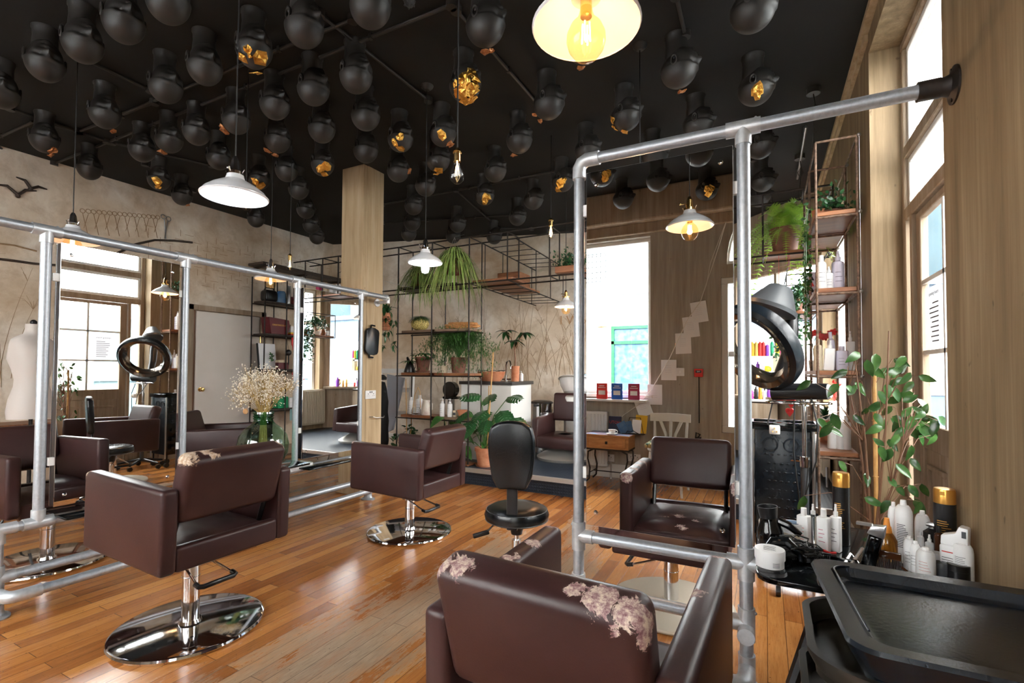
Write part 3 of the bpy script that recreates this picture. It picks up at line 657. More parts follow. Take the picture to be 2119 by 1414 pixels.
# pendant lamps
def shade_profile(R):
    return [(.0,.105*R/.13),(.028,.100*R/.13),(.034,.085*R/.13),(.040,.068*R/.13),(.06*R/.13,.056*R/.13),(.09*R/.13,.038*R/.13),(.115*R/.13,.018*R/.13),(R*.97,.003),(R,0),(R,-.004)]
def pendant(label,pos,R=.13,bulb='globe',fil='filwarm',glow=None,power=10,col=(1,.62,.40),top=CE,group='enamel pendant lamps'):
    x,y,z=pos; e=thing('pendant_lamp',label,'lamp',(x,y,z),0,group)
    P=shade_profile(R); q=MB(); inner=[(max(r-.003,0),zz-.004) for r,zz in P]; q.lathe(P+inner[::-1],40)
    obj('lamp_shade',q,M['shadewhite'],e)
    q=MB(); q.cyl((0,0,.10*R/.13),(0,0,.155),.022,.017,20); q.cyl((0,0,.155),(0,0,.175),.017,.008,16); q.cyl((0,0,.092),(0,0,.105),.034,.034,24)
    for k in range(4): a=k*PI/2+.4; q.cyl((.034*math.cos(a),.034*math.sin(a),.10),(.043*math.cos(a),.043*math.sin(a),.115),.003,n=6)
    q.cyl((-.02,0,.135),(-.05,0,.137),.0035,n=8); q.sph((-.052,0,.137),.006,8)
    obj('lamp_holder',q,M['brass'] if fil=='filwarm' else M['chrome'],e)
    q=MB(); q.cyl((0,0,.17),(0,0,top-z-.005),.0032,n=6); obj('cord',q,M['cord'],e)
    if top==CE:
        q=MB(); q.lathe([(0,-.035),(.02,-.033),(.045,-.01),(.048,0)],20,(0,0,CE-z)); obj('ceiling_rose',q,M['headblack'],e)
    q=MB()
    if bulb=='globe':
        q.lathe([(.014,.045),(.017,.03),(.022,.015),(.038,-.002),(.0475,-.024),(.0485,-.042),(.043,-.062),(.028,-.082),(.0,-.0905)],28); g=obj('bulb',q,M['bulb'],e)
        q=MB()
        for k in range(4): a=k*PI/2; q.tube([(.009*math.cos(a),.009*math.sin(a),.005),(.011*math.cos(a),.011*math.sin(a),-.045)],.0022,6)
        obj('filament',q,M[fil],g)
        q=MB(); q.cyl((0,0,.02),(0,0,.075),.0145,n=16); obj('bulb_cap',q,M['brass'],e)
    elif bulb=='tube':
        q.lathe([(.016,.045),(.026,.035),(.028,.0),(.028,-.055),(.022,-.075),(0,-.083)],20); obj('bulb',q,M[fil],e)
    elif bulb=='inside':
        q.lathe([(.016,.045),(.028,.03),(.032,.012),(.024,-.006),(0,-.016)],20); obj('bulb',q,M[fil],e)
    l=bpy.data.lights.new('lamp_light','POINT'); l.energy=power; l.color=col; l.shadow_soft_size=.014
    lo=bpy.data.objects.new('lamp_light',l); COL.objects.link(lo); lo.parent=e; lo.location=(0,0,-.035 if bulb=='globe' else (-.03 if bulb=='tube' else .005))
    return e
pendant('large lit pendant lamp with warm globe bulb and white enamel shade at top of photo',(-.39,1.14,2.115),.135,power=1.2)
pendant('flat pendant lamp glowing white above the left brown salon chair',tuple(at(486,406,D=2.13)),.135,'inside','filcool',power=24,col=(.85,.93,1))
pendant('white pendant lamp with long cool bulb hanging in front of the spider plants',tuple(at(880,543,D=3.55)),.125,'tube','filcool',power=14,col=(.88,.94,1))
pendant('small warm pendant lamp by the right mirror post above the wash chair',tuple(at(1171,634,D=5.3)),.125,'globe',power=6)
pendant('pendant lamp with warm globe bulb behind the right mirror, seen in left mirror',(-.70,3.10,2.13),.13,power=8)
pendant('unlit pendant lamp tucked under the left pipe rail near its first post',tuple(at(150,497,D=3.1)),.14,'globe','fildim',power=.5)
pendant('unlit pendant lamp behind the left rail above the dried flower vase',tuple(at(560,577,D=4.3)),.13,'globe','fildim',power=.5)
def bare(label,pos,s=1,fil='fildim',power=0,top=None,cap='brass'):
    x,y,z=pos; e=thing('bare_bulb_pendant',label,'lamp',(x,y,z),0,'bare filament bulbs')
    q=MB(); q.lathe([(.012*s,.0),(.014*s,-.015*s),(.026*s,-.04*s),(.030*s,-.058*s),(.026*s,-.076*s),(.014*s,-.088*s),(0,-.091*s)],24); g=obj('bulb',q,M['bulbclear'],e)
    q=MB()
    for k in (-1,0,1): q.tube([(.004*k*s,0,-.02*s),(.010*k*s,0,-.06*s)],.0016*s,6)
    q.cyl((0,0,0),(0,0,-.02*s),.003*s,n=6); obj('filament',q,M[fil],g)
    q=MB(); q.cyl((0,0,-.004),(0,0,.035*s),.0145*s,n=18); q.cyl((0,0,.035*s),(0,0,.05*s),.017*s,.007*s,18); q.torus((0,0,.03*s),.0155*s,.002,20,6); obj('lamp_holder',q,M[cap],e)
    q=MB(); q.cyl((0,0,.05*s),(0,0,(top or CE)-z),.0032,n=6); obj('cord',q,M['cord'],e)
    if power:
        l=bpy.data.lights.new('lamp_light','POINT'); l.energy=power; l.color=(1,.62,.3); l.shadow_soft_size=.008; lo=bpy.data.objects.new('lamp_light',l); COL.objects.link(lo); lo.parent=e; lo.location=(0,0,-.045*s)
    return e
bare('clear bare bulb on a brass holder hanging in the middle of the ceiling',tuple(at(946,333,D=2.0)),1.05)
bare('small glowing bare bulb hanging left of the right pipe frame',tuple(at(1140,467,D=4.3)),1.3,'filwarm',3)
bare('clear bare bulb with brass cap behind the far left rail',tuple(at(600,538,D=4.4)),1.1)
bare('clear bare bulb half hidden behind the glowing white pendant',tuple(at(509,408,D=3.3)),1.0)
# small ornament at the top edge
q=MB(); p=at(847,3,Z=CE-.12); q.sph((0,0,0),.03,12); 
for k in range(20):
    a=k*2.4; z=-.025+.0027*k; r=math.sqrt(max(.03**2-z*z,0)); q.sph((r*math.cos(a),r*math.sin(a),z),.006,6)
q.cyl((0,0,.03),(0,0,.12),.003,n=6); o=obj('hanging_bauble',q,M['greyplastic'],loc=p); tag(o,'small dark beaded bauble hanging from the ceiling at the top edge','ornament')
# smoke detectors and cable drops near the right wall
for (px,py,lab) in ((1683,188,'round black ceiling junction with looped cable, nearer one by the right wall'),(1655,325,'round black ceiling junction with looped cable, farther one by the right wall')):
    p=at(px,py,Z=CE-.02); q=MB(); q.cyl((0,0,-.025),(0,0,.02),.045,n=24)
    pts=[(0,0,-.02),(.01,0,-.10),(.03,.0,-.16),(.0,.01,-.2),(-.02,0,-.15),(.01,0,-.1),(.0,0,-.3),(-.01,0,-.42)]; q.tube(pts,.004,6)
    o=obj('cable_rose',q,M['headblack'],loc=p); tag(o,lab,'cable')
q=MB(); a=at(1668,262,Z=CE-.05); b_=at(1650,370,Z=CE-.05); q.cyl(a,b_,.011,n=10)
for t_ in (.1,.9): m_=a.lerp(b_,t_); q.box(m_.x-.012,m_.y-.012,m_.z,m_.x+.012,m_.y+.012,CE)
o=obj('ceiling_rail',q,M['steel']); tag(o,'short grey metal rail on the ceiling by the right wall','rail')
# ================================================================== PIPE FRAMES AND MIRRORS
PR=.0242
def tee(b,c,axis,stub=None,L=.062,r=.0305):
    """sleeve along axis with an optional stub direction"""
    c=Vector(c); a=Vector(axis).normalized()
    b.cyl(c-a*L,c+a*L,r,n=24)
    if stub is not None:
        s_=Vector(stub).normalized(); b.cyl(c,c+s_*.068,r*.98,n=24)
        b.sph(c+a*.045-s_*.030,.007,8)
    else: b.sph(c+a*.03+a.orthogonal()*.03,.007,8)
def flange(b,c,n,R=.052,el=1.0):
    c=Vector(c); n=Vector(n).normalized(); q=Vector((0,0,1)).rotation_difference(n).to_matrix().to_4x4()
    b.lathe([(0,.0),(R,.0),(R,.006),(R*.8,.010),(.036,.016),(.031,.03),(.031,.062),(.0,.062)],28,c,q,sx=el)
    for k in (0,PI): b.lathe([(0,.012),(.008,.012),(.008,.006)],8,c+(q.to_3x3()@Vector((R*.78*math.cos(k)*el,R*.78*math.sin(k),0))),q)
FX=-3.44
def py_(px,py): return at(px,py,X=FX).y
PY=[py_(81,1000),py_(381,700),py_(613,750),py_(745,750)]
YA,YB_=1.0,3.587; ZM,ZT,ZL=.433,1.998,.19
YE=py_(800,612)
e=thing('pipe_frame','long galvanised pipe mirror frame along the left side of the salon','frame',(0,0,0))
b=MB(); b.cyl((FX,YN,ZT),(FX,YE,ZT),PR,n=28); obj('rail',b,M['galv'],e)
b=MB(); b.cyl((FX,YA,ZM),(FX,YB_,ZM),PR,n=28); obj('rail',b,M['galv'],e)
b=MB(); b.cyl((FX,YA,ZL),(FX,YB_,ZL),PR,n=28); obj('rail',b,M['galv'],e)
b=MB(); b.cyl((FX+.13,YA+.06,.118),(FX+.13,YB_-.06,.118),PR,n=28); obj('foot_rail',b,M['galv'],e)
for y in PY: b=MB(); b.cyl((FX,y,ZM),(FX,y,ZT),PR,n=28); obj('post',b,M['galv'],e)
for y in (YA,YB_): b=MB(); b.cyl((FX,y,0.01),(FX,y,ZM),PR,n=28); obj('leg',b,M['galv'],e)
def fit(c,ax,st=None,par=e): b=MB(); tee(b,c,ax,st); obj('pipe_fitting',b,M['castgalv'],par)
for y in PY: fit((FX,y,ZT),(0,1,0),(0,0,-1)); fit((FX,y,ZM),(0,1,0),(0,0,1))
for y,s_ in ((YA,1),(YB_,-1)):
    b=MB(); b.sph((FX,y,ZM),.031,16); b.cyl((FX,y,ZM),(FX,y,ZM-.07),.0305,n=24); b.cyl((FX,y,ZM),(FX,y+s_*.07,ZM),.0305,n=24); obj('pipe_fitting',b,M['castgalv'],e)
    fit((FX,y,ZL),(0,0,1),(0,s_,0)); 
    b=MB(); b.tube([(FX,y,.118),(FX+.06,y,.118),(FX+.105,y+s_*.008,.118),(FX+.125,y+s_*.028,.118),(FX+.13,y+s_*.06,.118),(FX+.13,y+s_*.13,.118)],.0300,20); b.cyl((FX,y,.075),(FX,y,.165),.0305,n=24); obj('pipe_elbow',b,M['castgalv'],e)
    b=MB(); flange(b,(FX,y,.001),(0,0,1),.055,1.35); obj('foot_flange',b,M['galv'],e)
b=MB(); flange(b,(FX,YN+.001,ZT),(0,1,0)); obj('wall_flange',b,M['galv'],e)
b=MB(); b.cyl((FX,YE-.03,ZT),(FX,YE+.01,ZT),.030,n=24); obj('end_cap',b,M['castgalv'],e)
b=MB(); b.cyl((-3.60,3.84,ZT-.04),(FX,3.84,ZT-.04),.016,n=20); b.cyl((-3.60,3.84,ZT-.04),(-3.585,3.84,ZT-.04),.04,n=24); b.cyl((FX,3.84,ZT-.055),(FX,3.84,ZT),.018,n=16); obj('side_flange',b,M['castgalv'],e)
# right frame
FY=2.10; xa=at(1198,760,Y=FY).x; xb=at(1541,760,Y=FY).x; zt=2.215; zm=.515; zl=.285
e2=thing('pipe_frame','galvanised pipe mirror frame bolted to the right wall pier','frame',(0,0,0))
b=MB(); b.cyl((xa+.03,FY,zt),(XR-.01,FY,zt),PR,n=28); obj('rail',b,M['galv'],e2)
b=MB(); b.cyl((xa,FY,zm),(xb,FY,zm),PR,n=28); obj('rail',b,M['galv'],e2)
b=MB(); b.cyl((xa,FY,zl),(xb,FY,zl),PR,n=28); obj('rail',b,M['galv'],e2)
b=MB(); b.cyl((xa+.05,FY-.13,.118),(xb-.05,FY-.13,.118),PR,n=28); obj('foot_rail',b,M['galv'],e2)
b=MB(); b.cyl((xa,FY,.01),(xa,FY,zt-.03),PR,n=28); obj('post',b,M['galv'],e2)
b=MB(); b.cyl((xb,FY,.01),(xb,FY,zt),PR,n=28); obj('post',b,M['galv'],e2)
b=MB(); b.tube([(xa,FY,zt-.085),(xa,FY,zt-.035),(xa+.012,FY,zt-.012),(xa+.035,FY,zt),(xa+.095,FY,zt)],.0305,20); obj('pipe_elbow',b,M['castgalv'],e2)
fit((xb,FY,zt),(1,0,0),(0,0,-1),e2); fit((xa,FY,zm),(0,0,1),(1,0,0),e2); fit((xb,FY,zm),(0,0,1),(-1,0,0),e2); fit((xa,FY,zl),(0,0,1),(1,0,0),e2); fit((xb,FY,zl),(0,0,1),(-1,0,0),e2)
b=MB(); b.cyl((xb,FY,zm),(xb+.075,FY,zm),.0305,n=24); obj('pipe_fitting',b,M['castgalv'],e2)
b=MB(); b.cyl((xb,FY-.002,zl-.02),(xb,FY-.07,zl-.02),.0305,n=24); obj('pipe_fitting',b,M['castgalv'],e2)
for x,s_ in ((xa,1),(xb,-1)):
    b=MB(); b.tube([(x,FY,.118),(x,FY-.06,.118),(x+s_*.008,FY-.105,.118),(x+s_*.028,FY-.125,.118),(x+s_*.06,FY-.13,.118),(x+s_*.13,FY-.13,.118)],.0300,20); b.cyl((x,FY,.07),(x,FY,.17),.0305,n=24); obj('pipe_elbow',b,M['castgalv'],e2)
    b=MB(); flange(b,(x,FY,.001),(0,0,1),.055,1.35); obj('foot_flange',b,M['galv'],e2)
b=MB(); flange(b,(XR-.001,FY,zt),(-1,0,0),.062); b.cyl((XR-.10,FY,zt),(XR-.04,FY,zt),.033,n=24); obj('wall_flange',b,M['blackmetal'],e2)
def mirror(label,P00,P11,axis,plane,depth):
    """double-sided wall-less mirror: axis 'x' -> faces +x at X=plane; 'y' -> faces -y at Y=plane"""
    a0,a1=P00; z0,z1=P11; e=thing('salon_mirror',label,'mirror')
    def bx(b,u0,u1,d0,d1,v0,v1,bev=0):
        if axis=='x': b.box(min(d0,d1),u0,v0,max(d0,d1),u1,v1,bev=bev,seg=1)
        else: b.box(u0,min(d0,d1),v0,u1,max(d0,d1),v1,bev=bev,seg=1)
    s_=-1 if axis=='x' else 1
    b=MB(); bx(b,a0,a1,plane,plane+s_*.005,z0,z1,.0012); obj('mirror_pane',b,M['mirror'],e,smooth=False)
    b=MB(); bx(b,a0+.002,a1-.002,plane+s_*.0052,plane+s_*(depth-.0052),z0+.002,z1-.002); obj('backing_board',b,M['mirroredge'],e,smooth=False)
    b=MB(); bx(b,a0,a1,plane+s_*(depth-.005),plane+s_*depth,z0,z1,.0012); obj('mirror_pane',b,M['mirror'],e,smooth=False)
    for u in (a0+.045,a1-.045):
        for v in (z0+.06,z1-.06):
            b=MB(); q=RY(PI/2) if axis=='x' else RX(PI/2)
            c=(plane,u,v) if axis=='x' else (u,plane,v); b.lathe([(0,.006),(.006,.005),(.0095,.001),(.0105,-.001)],16,c,q); obj('mirror_screw',b,M['chrome'],e)
    return e
def clip(parent,c,sz):
    b=MB(); b.box(c[0]-sz[0],c[1]-sz[1],c[2]-sz[2],c[0]+sz[0],c[1]+sz[1],c[2]+sz[2],bev=.002,seg=1); obj('mirror_clip',b,M['whitepaint'],parent)
MX=FX+.032; dep=.064
def mrect(tl,tr,bl,X): 
    A_=at(*tl,X=X);B_=at(*tr,X=X);C_=at(*bl,X=X); return (A_.y,B_.y),(C_.z,(A_.z+B_.z)/2)
a,z=mrect((127,504),(372.6,545.7),(109,1050.8),MX); m1=mirror('tall frameless mirror nearest on the left pipe frame, reflecting the bright shop door',a,z,'x',MX,dep)
for zz in (.75,1.75): clip(m1,(FX+.012,a[0]-.012,zz),(.012,.014,.022)); clip(m1,(FX+.012,a[1]+.010,zz),(.012,.012,.022))
a3,z3=mrect((629.4,595.9),(742.6,615),(623.7,950.8),MX); m3=mirror('tall frameless mirror farther along the left pipe frame, reflecting plants and rubber floor',a3,z3,'x',MX,dep)
for zz in (.75,1.75): clip(m3,(FX+.012,a3[0]-.012,zz),(.012,.014,.022)); clip(m3,(FX+.012,a3[1]+.010,zz),(.012,.012,.022))
mr=mirror('tall frameless mirror in the right pipe frame, reflecting the worn salon chair and near window',(xa+.042,xb-.036),(.573,2.145),'y',FY-.022,.044)
for zz in (.80,1.98): clip(mr,(xa+.032,FY,zz),(.010,.010,.026)); clip(mr,(xb-.030,FY,zz),(.010,.010,.026))
# black glass shelf with vase in the middle bay
b=MB(); ys0=py_(390,985)-.02; ys1=a3[0]-.05; b.box(FX-.24,ys0,.492,FX+.20,ys1,.510,bev=.006); o=obj('bay_shelf',b,M['blackgloss']); tag(o,'black gloss shelf in the open bay of the left pipe frame','shelf')
b=MB(); b.box(FX-.20,a3[0]-.02,.484,FX+.16,a3[1]-.1,.498,bev=.005); o=obj('bay_shelf',b,M['blackgloss']); o.location.z=-.05; tag(o,'black gloss shelf under the farther left mirror','shelf')
b=MB(); b.box(FX-.20,PY[0]+.06,.435,FX+.16,PY[1]-.04,.449,bev=.005); o=obj('bay_shelf',b,M['blackgloss']); o.location.z=.012; tag(o,'black gloss shelf under the nearest left mirror','shelf')
# ================================================================== SALON CHAIRS
def salon_chair(label,loc,rz,zb=.36,spots=None,pump=0,base='chrome',tan=False,group='brown leather salon chairs'):
    e=thing('salon_chair',label,'chair',loc,rz,group)
    L=wornleather('worn leather '+label[:18],[(x,y,zz+zb,r) for x,y,zz,r in spots],tan) if spots else M['leather']
    for s_ in (-1,1):
        b=MB(); x0,x1=(s_*.303,s_*.233) if s_<0 else (.233,.303)
        # side panel outline (y,z): slightly wedge shaped
        b.prism([(-.315,zb+.0),(.335,zb+.02),(.330,zb+.375),(-.325,zb+.355)],x0,x1,'yz',bev=.020,seg=4)
        obj('arm',b,L,e)
    b=MB(); b.box(-.237,-.312,zb+.0,.237,-.262,zb+.108,bev=.016,seg=3); b.box(-.237,-.28,zb+.0,.237,.315,zb+.085,bev=.014,seg=3)
    obj('seat_frame',b,L,e)
    b=MB(); t_=bmesh.new(); bmesh.ops.create_grid(t_,x_segments=16,y_segments=16,size=.5)
    for v in t_.verts:
        x,y=v.co.x*2,v.co.y*2; hgt=.035*(1-x**6)*(1-y**6)+.006*mnoise.noise(Vector((x*3,y*3,zb)))
        v.co=Vector((x*.232,y*.292+.012,zb+.082+hgt*(1.0+.35*y)))
    b._add(t_); b.box(-.231,-.27,zb+.05,.231,.308,zb+.088,bev=.01); obj('seat_cushion',b,L,e)
    # reclined back pad, front face slightly hollow
    b=MB(); A=T(0,-.250,zb+.205)@RX(math.radians(16))
    b.box(-.236,-.055,0,.236,.050,.300,bev=.036,seg=6,M=A); 
    t_=[]; 
    obj('backrest',b,L,e)
    for s_ in (-1,1):
        b=MB(); b.tube([A@Vector((s_*.205,0,.02)),Vector((s_*.205,-.20,zb+.07))],.012,8); obj('back_bracket',b,M['black'],e)
    b=MB(); cm=M['chrome']; b.cyl((0,0,.02),(0,0,zb-.08),.038,n=32); b.cyl((0,0,zb-.08),(0,0,zb-.02),.044,.040,32); b.cyl((0,0,zb-.02),(0,0,zb+.01),.025,n=20); b.box(-.09,-.09,zb-.012,.09,.09,zb+.003)
    b.torus((0,0,zb-.15),.038,.0015,32,6); obj('hydraulic_column',b,cm,e)
    b=MB(); b.lathe([(0,.0),(.300,.0),(.318,.004),(.322,.012),(.318,.021),(.308,.025),(.05,.030),(.044,.045),(0,.045)],72)
    obj('base_plate',b,M['chrome'] if base=='chrome' else base,e)
    Q=RZ(pump); b=MB(); zz=zb-.075
    for s_ in (-1,1): b.tube([Q@Vector((s_*.050,.03,zz)),Q@Vector((s_*.055,-.03,zz)),Q@Vector((s_*.085,-.20,zz-.055)),Q@Vector((s_*.085,-.215,zz-.055))],.006,10)
    b.cyl(Q@Vector((-.062,0,zz)),Q@Vector((.062,0,zz)),.008,n=12); pb=obj('pump_lever',b,M['chrome'],e)
    b=MB(); b.tube([Q@Vector(p_) for p_ in ((-.085,-.185,zz-.05),(-.085,-.212,zz-.056),(-.070,-.222,zz-.058),(.070,-.222,zz-.058),(.085,-.212,zz-.056),(.085,-.185,zz-.05))],.0115,10); obj('lever_grip',b,M['black'],pb)
    return e
FWX=PI/2      # facing -X : local +y -> -x
salon_chair('brown salon chair with torn beige top corner facing the nearest left mirror',(-2.485,1.405,0),PI/2,.40,[(-.215,-.335,.49,.075),(-.13,-.345,.50,.06),(.225,-.34,.49,.05),(-.3,.32,.37,.035)],pump=.0,tan=True)
salon_chair('brown salon chair with creased top corner facing the farther left mirror',(-2.452,3.01,0),PI/2,.34,[(-.22,-.34,.50,.022),(-.29,.32,.37,.03)])
salon_chair('foreground brown salon chair with peeling arms and back, facing the right mirror',(-.405,1.245,0),-.045,.34,
  [(-.235,-.35,.48,.06),(-.17,-.35,.485,.05),(.09,-.345,.50,.035),(.15,-.35,.49,.055),(.205,-.36,.48,.065),(.232,-.35,.46,.055),(-.262,.335,.37,.06),(-.262,.15,.37,.04),(-.262,.02,.37,.045),(-.262,-.12,.37,.06),(.262,.33,.37,.05),(.235,.06,.36,.045),(.262,.335,.34,.04),(-.02,.10,.15,.07),(-.10,.14,.15,.05),(.07,.16,.15,.05),(0,.27,.13,.05)],pump=PI/2)
salon_chair('dark brown salon chair behind the right mirror, only its underside and foot showing',(-.455,2.735,0),PI,.34,None,pump=PI/2,base=mat('cream base disc',(.55,.48,.38),.35))
salon_chair('dark brown salon chair beyond the left frame beside the white torso',(-4.12,1.43,0),-PI/2,.37,[(-.29,.33,.37,.04)],pump=.5)
salon_chair('dark brown salon chair beyond the left frame in front of the cream door',(-4.42,2.75,0),-PI/2+math.radians(37),.37,[(.235,-.30,.49,.03)])
# the wash chair on the platform
def wash_unit(x=-2.22,y=5.72,lab='brown backwash chair with white basin on the raised platform'):
    z0=.172
    e=thing('wash_chair',lab,'chair',(x,y,z0),0)
    for s_ in (-1,1):
        b=MB(); x0,x1=(s_*.325,s_*.24) if s_<0 else (.24,.325); b.prism([(-.33,.16),(.28,.16),(.25,.54),(-.30,.50)],x0,x1,'yz',bev=.02,seg=3); obj('arm',b,M['leather'],e)
    b=MB(); b.box(-.245,-.34,.15,.245,.28,.30,bev=.03,seg=3); obj('seat',b,M['leather'],e)
    b=MB(); b.box(-.25,-.05,0,.25,.05,.36,bev=.03,seg=4,M=T(0,.22,.44)@RX(-.12)); obj('backrest',b,M['leather'],e)
    b=MB(); b.lathe([(0,0),(.34,0),(.35,.03),(.30,.06),(.16,.13),(.10,.20),(.085,.3),(0,.3)],40,sy=1.1); b.box(-.12,.2,0,.12,.62,.8,bev=.06,seg=4); obj('pedestal',b,M['silverpaint'],e)
    b=MB(); P=[(0,.02),(.12,.025),(.20,.07),(.245,.15),(.262,.20),(.275,.205),(.28,.19),(.255,.10),(.20,.01),(.1,-.03),(0,-.035)]
    b.lathe(P,40,(0,.50,.77),RX(-.22),sy=1.15); bs=obj('basin',b,M['porcelain'],e)
    b=MB(); b.tube([(.06,.72,.9),(.06,.70,1.02),(.03,.62,1.04)],.012,8); b.sph((-.05,.35,.93),.012,8); obj('tap',b,M['chrome'],bs)
    b=MB(); b.torus((0,.49,.955),.262,.010,40,8,RX(-.22)@Matrix.Diagonal((1,1.15,1,1))); obj('basin_rim',b,M['silverpaint'],bs)
wash_unit(); wash_unit(-1.32,5.62,'second brown backwash chair, seen only in the farther left mirror')
# black stool
def stool():
    e=thing('cutting_stool','black round stool with padded backrest in the middle of the floor','stool',(-1.215,2.40,0),.30)
    b=MB(); b.lathe([(0,.512),(.08,.516),(.14,.512),(.168,.496),(.178,.47),(.172,.445),(.15,.432),(0,.43)],44); obj('seat',b,M['blackleather'],e)
    b=MB(); b.torus((0,0,.497),.166,.0022,44,5); b.torus((0,0,.445),.172,.002,44,5); obj('seam',b,M['greyplastic'],e)
    b=MB(); t_=bmesh.new()
    out=[(-.075,-.16),(.075,-.16),(.105,-.10),(.122,.02),(.124,.10),(.108,.165),(.06,.19),(0,.196),(-.06,.19),(-.108,.165),(-.124,.10),(-.122,.02),(-.105,-.10)]
    b.prism(out,-.025,.025,'xz',bev=.018,seg=4,M=T(0,-.165,.80)@RX(.06)); obj('backrest',b,M['blackleather'],e)
    b=MB(); b.box(-.028,-.150,.44,.028,-.135,.80,bev=.004); b.box(-.028,-.15,.425,.028,.05,.44,bev=.003); obj('back_bracket',b,M['black'],e)
    b=MB(); b.cyl((0,0,.10),(0,0,.33),.026,n=24); b.cyl((0,0,.33),(0,0,.43),.015,n=20); obj('gas_column',b,M['chrome'],e)
    b=MB(); b.cyl((0,0,.36),(0,0,.43),.030,.045,24); obj('column_cover',b,M['black'],e)
    b=MB(); b.tube([(-.02,0,.42),(-.12,-.04,.415),(-.15,-.05,.38)],.005,8); b.box(-.045,-.014,-.01,.045,.014,.012,bev=.006,M=T(-.185,-.06,.365)@RZ(.3)@RY(-.25)); obj('height_lever',b,M['black'],e)
    for k in range(5):
        a=2*PI*k/5+.5; b=MB(); b.tube([(0,0,.09),(.12*math.cos(a),.12*math.sin(a),.085),(.25*math.cos(a),.25*math.sin(a),.06)],[.022,.018,.013],10); lg=obj('leg',b,M['chrome'],e)
        b=MB(); q=Vector((.25*math.cos(a),.25*math.sin(a),.027))
        for s_ in (-1,1): b.cyl(q+Vector((-math.sin(a)*s_*.006,math.cos(a)*s_*.006,0)),q+Vector((-math.sin(a)*s_*.02,math.cos(a)*s_*.02,0)),.026,n=18)
        b.cyl(q,q+Vector((0,0,.04)),.006,n=8); obj('castor',b,M['black'],lg)
stool()
# timber column
b=MB(); b.box(-3.90,3.635,0,-3.60,3.925,CE,bev=.004,seg=1); b.box(-3.605,3.70,0,-3.596,3.925,CE); b.box(-3.92,3.62,0,-3.58,3.94,.10,bev=.005); o=obj('timber_column',b,M['pillar'],smooth=False); tag(o,'pale scrubbed timber-clad column standing floor to ceiling in mid room','column')
# socket and cutting board on it
def socket(label,c,rot,par=None,w=.147,h=.086):
    e=thing('wall_socket',label,'socket',c,rot); b=MB(); b.box(-.004,-w/2,-h/2,.006,w/2,h/2,bev=.003); obj('face_plate',b,M['white'],e)
    b=MB()
    for s_ in (-1,1):
        y=s_*.038; b.box(.0055,y-.004,.004,.0068,y+.004,.013); b.box(.0055,y-.013,-.012,.0068,y-.006,-.008); b.box(.0055,y+.006,-.012,.0068,y+.013,-.008); b.box(.006,s_*.012-.005,.018,.0085,s_*.012+.005,.034)
    obj('socket_slots',b,M['black'],e,smooth=False); return e
p=at(766,817,X=-3.596); socket('white double wall socket on the timber column',(-3.592,p.y,p.z),0)
p=at(770,707,X=-3.57); e=thing('chopping_board','black board with slotted handles hanging on the timber column','board',(-3.572,p.y,p.z),0)
b=MB(); q=Matrix.Rotation(math.radians(-4),4,'X')
b.prism([(-.075,.125),(-.03,.14),(-.025,.172),(.025,.172),(.03,.14),(.075,.125),(.09,.10),(.09,-.10),(.075,-.125),(.03,-.14),(.025,-.172),(-.025,-.172),(-.03,-.14),(-.075,-.125),(-.09,-.10),(-.09,.10)],-.012,.012,'yz',bev=.004,M=q); obj('board',b,M['blackgloss'] if 0 else M['graphite'],e)
b=MB(); 
for s_ in (-1,1): b.box(.0115,-.025,s_*.148-.007,.0135,.025,s_*.148+.007,M=q)
obj('handle_slot',b,M['pillar'],e,smooth=False)
b=MB(); p=at(768,863,X=-3.59); b.tube([(-3.6,p.y-.02,p.z),(-3.56,p.y,p.z),(-3.55,p.y+.03,p.z-.01),(-3.55,p.y+.14,p.z-.015),(-3.56,p.y+.16,p.z)],.005,8); o=obj('wire_hook',b,M['steel']); tag(o,'bent wire hook on the lower part of the timber column','hook')
# ================================================================== IRON SHELVING
SY,SB=4.70,4.98; ZTOP,ZHI=2.79,2.255
def bar(b,p0,p1,r=.008,n=8): b.cyl(p0,p1,r,n=n)
posts=[at(px,700,Y=SY).x for px in (823,893,970)]
e=thing('iron_shelving','tall black iron rod shelving with board shelves in front of the back wall','shelf')
def rod(p0,p1,par,r=.008,m='blackmetal',nm='rod'): b=MB(); bar(b,p0,p1,r); return obj(nm,b,M[m],par)
for x in posts: rod((x,SY,.172),(x,SY,ZTOP),e,.009,nm='post'); rod((x,SB,.172),(x,SB,ZTOP),e,.008,nm='post')
SHZ=[(1.735,'greywood'),(1.215,'wood'),(.70,'wood')]
for z,m in SHZ:
    for y in (SY,SB): rod((posts[0]-.02,y,z-.028),(posts[2]+.02,y,z-.028),e)
    for i in range(2):
        b=MB(); off=.05 if i==0 else .0; b.box(posts[i]+off,SY+.01,z-.02,posts[i+1]+(.06 if i==0 else .03)-(.02),SB-.01,z+(.012 if i==0 else .010),bev=.003,seg=1); obj('shelf_board',b,M['greywood' if (z<1 and i==1) else m],e,smooth=False)
b=MB(); b.box(posts[0]+.35,SY-.03,.172,posts[2]+.02,SY+.16,.19,bev=.003,seg=1); obj('foot_board',b,M['wood'],e,smooth=False)
b=MB(); b.box(posts[0]+.1,SY+.02,.172,posts[1],SY+.2,.19,bev=.003,seg=1); obj('foot_board',b,M['wood'],e,smooth=False)
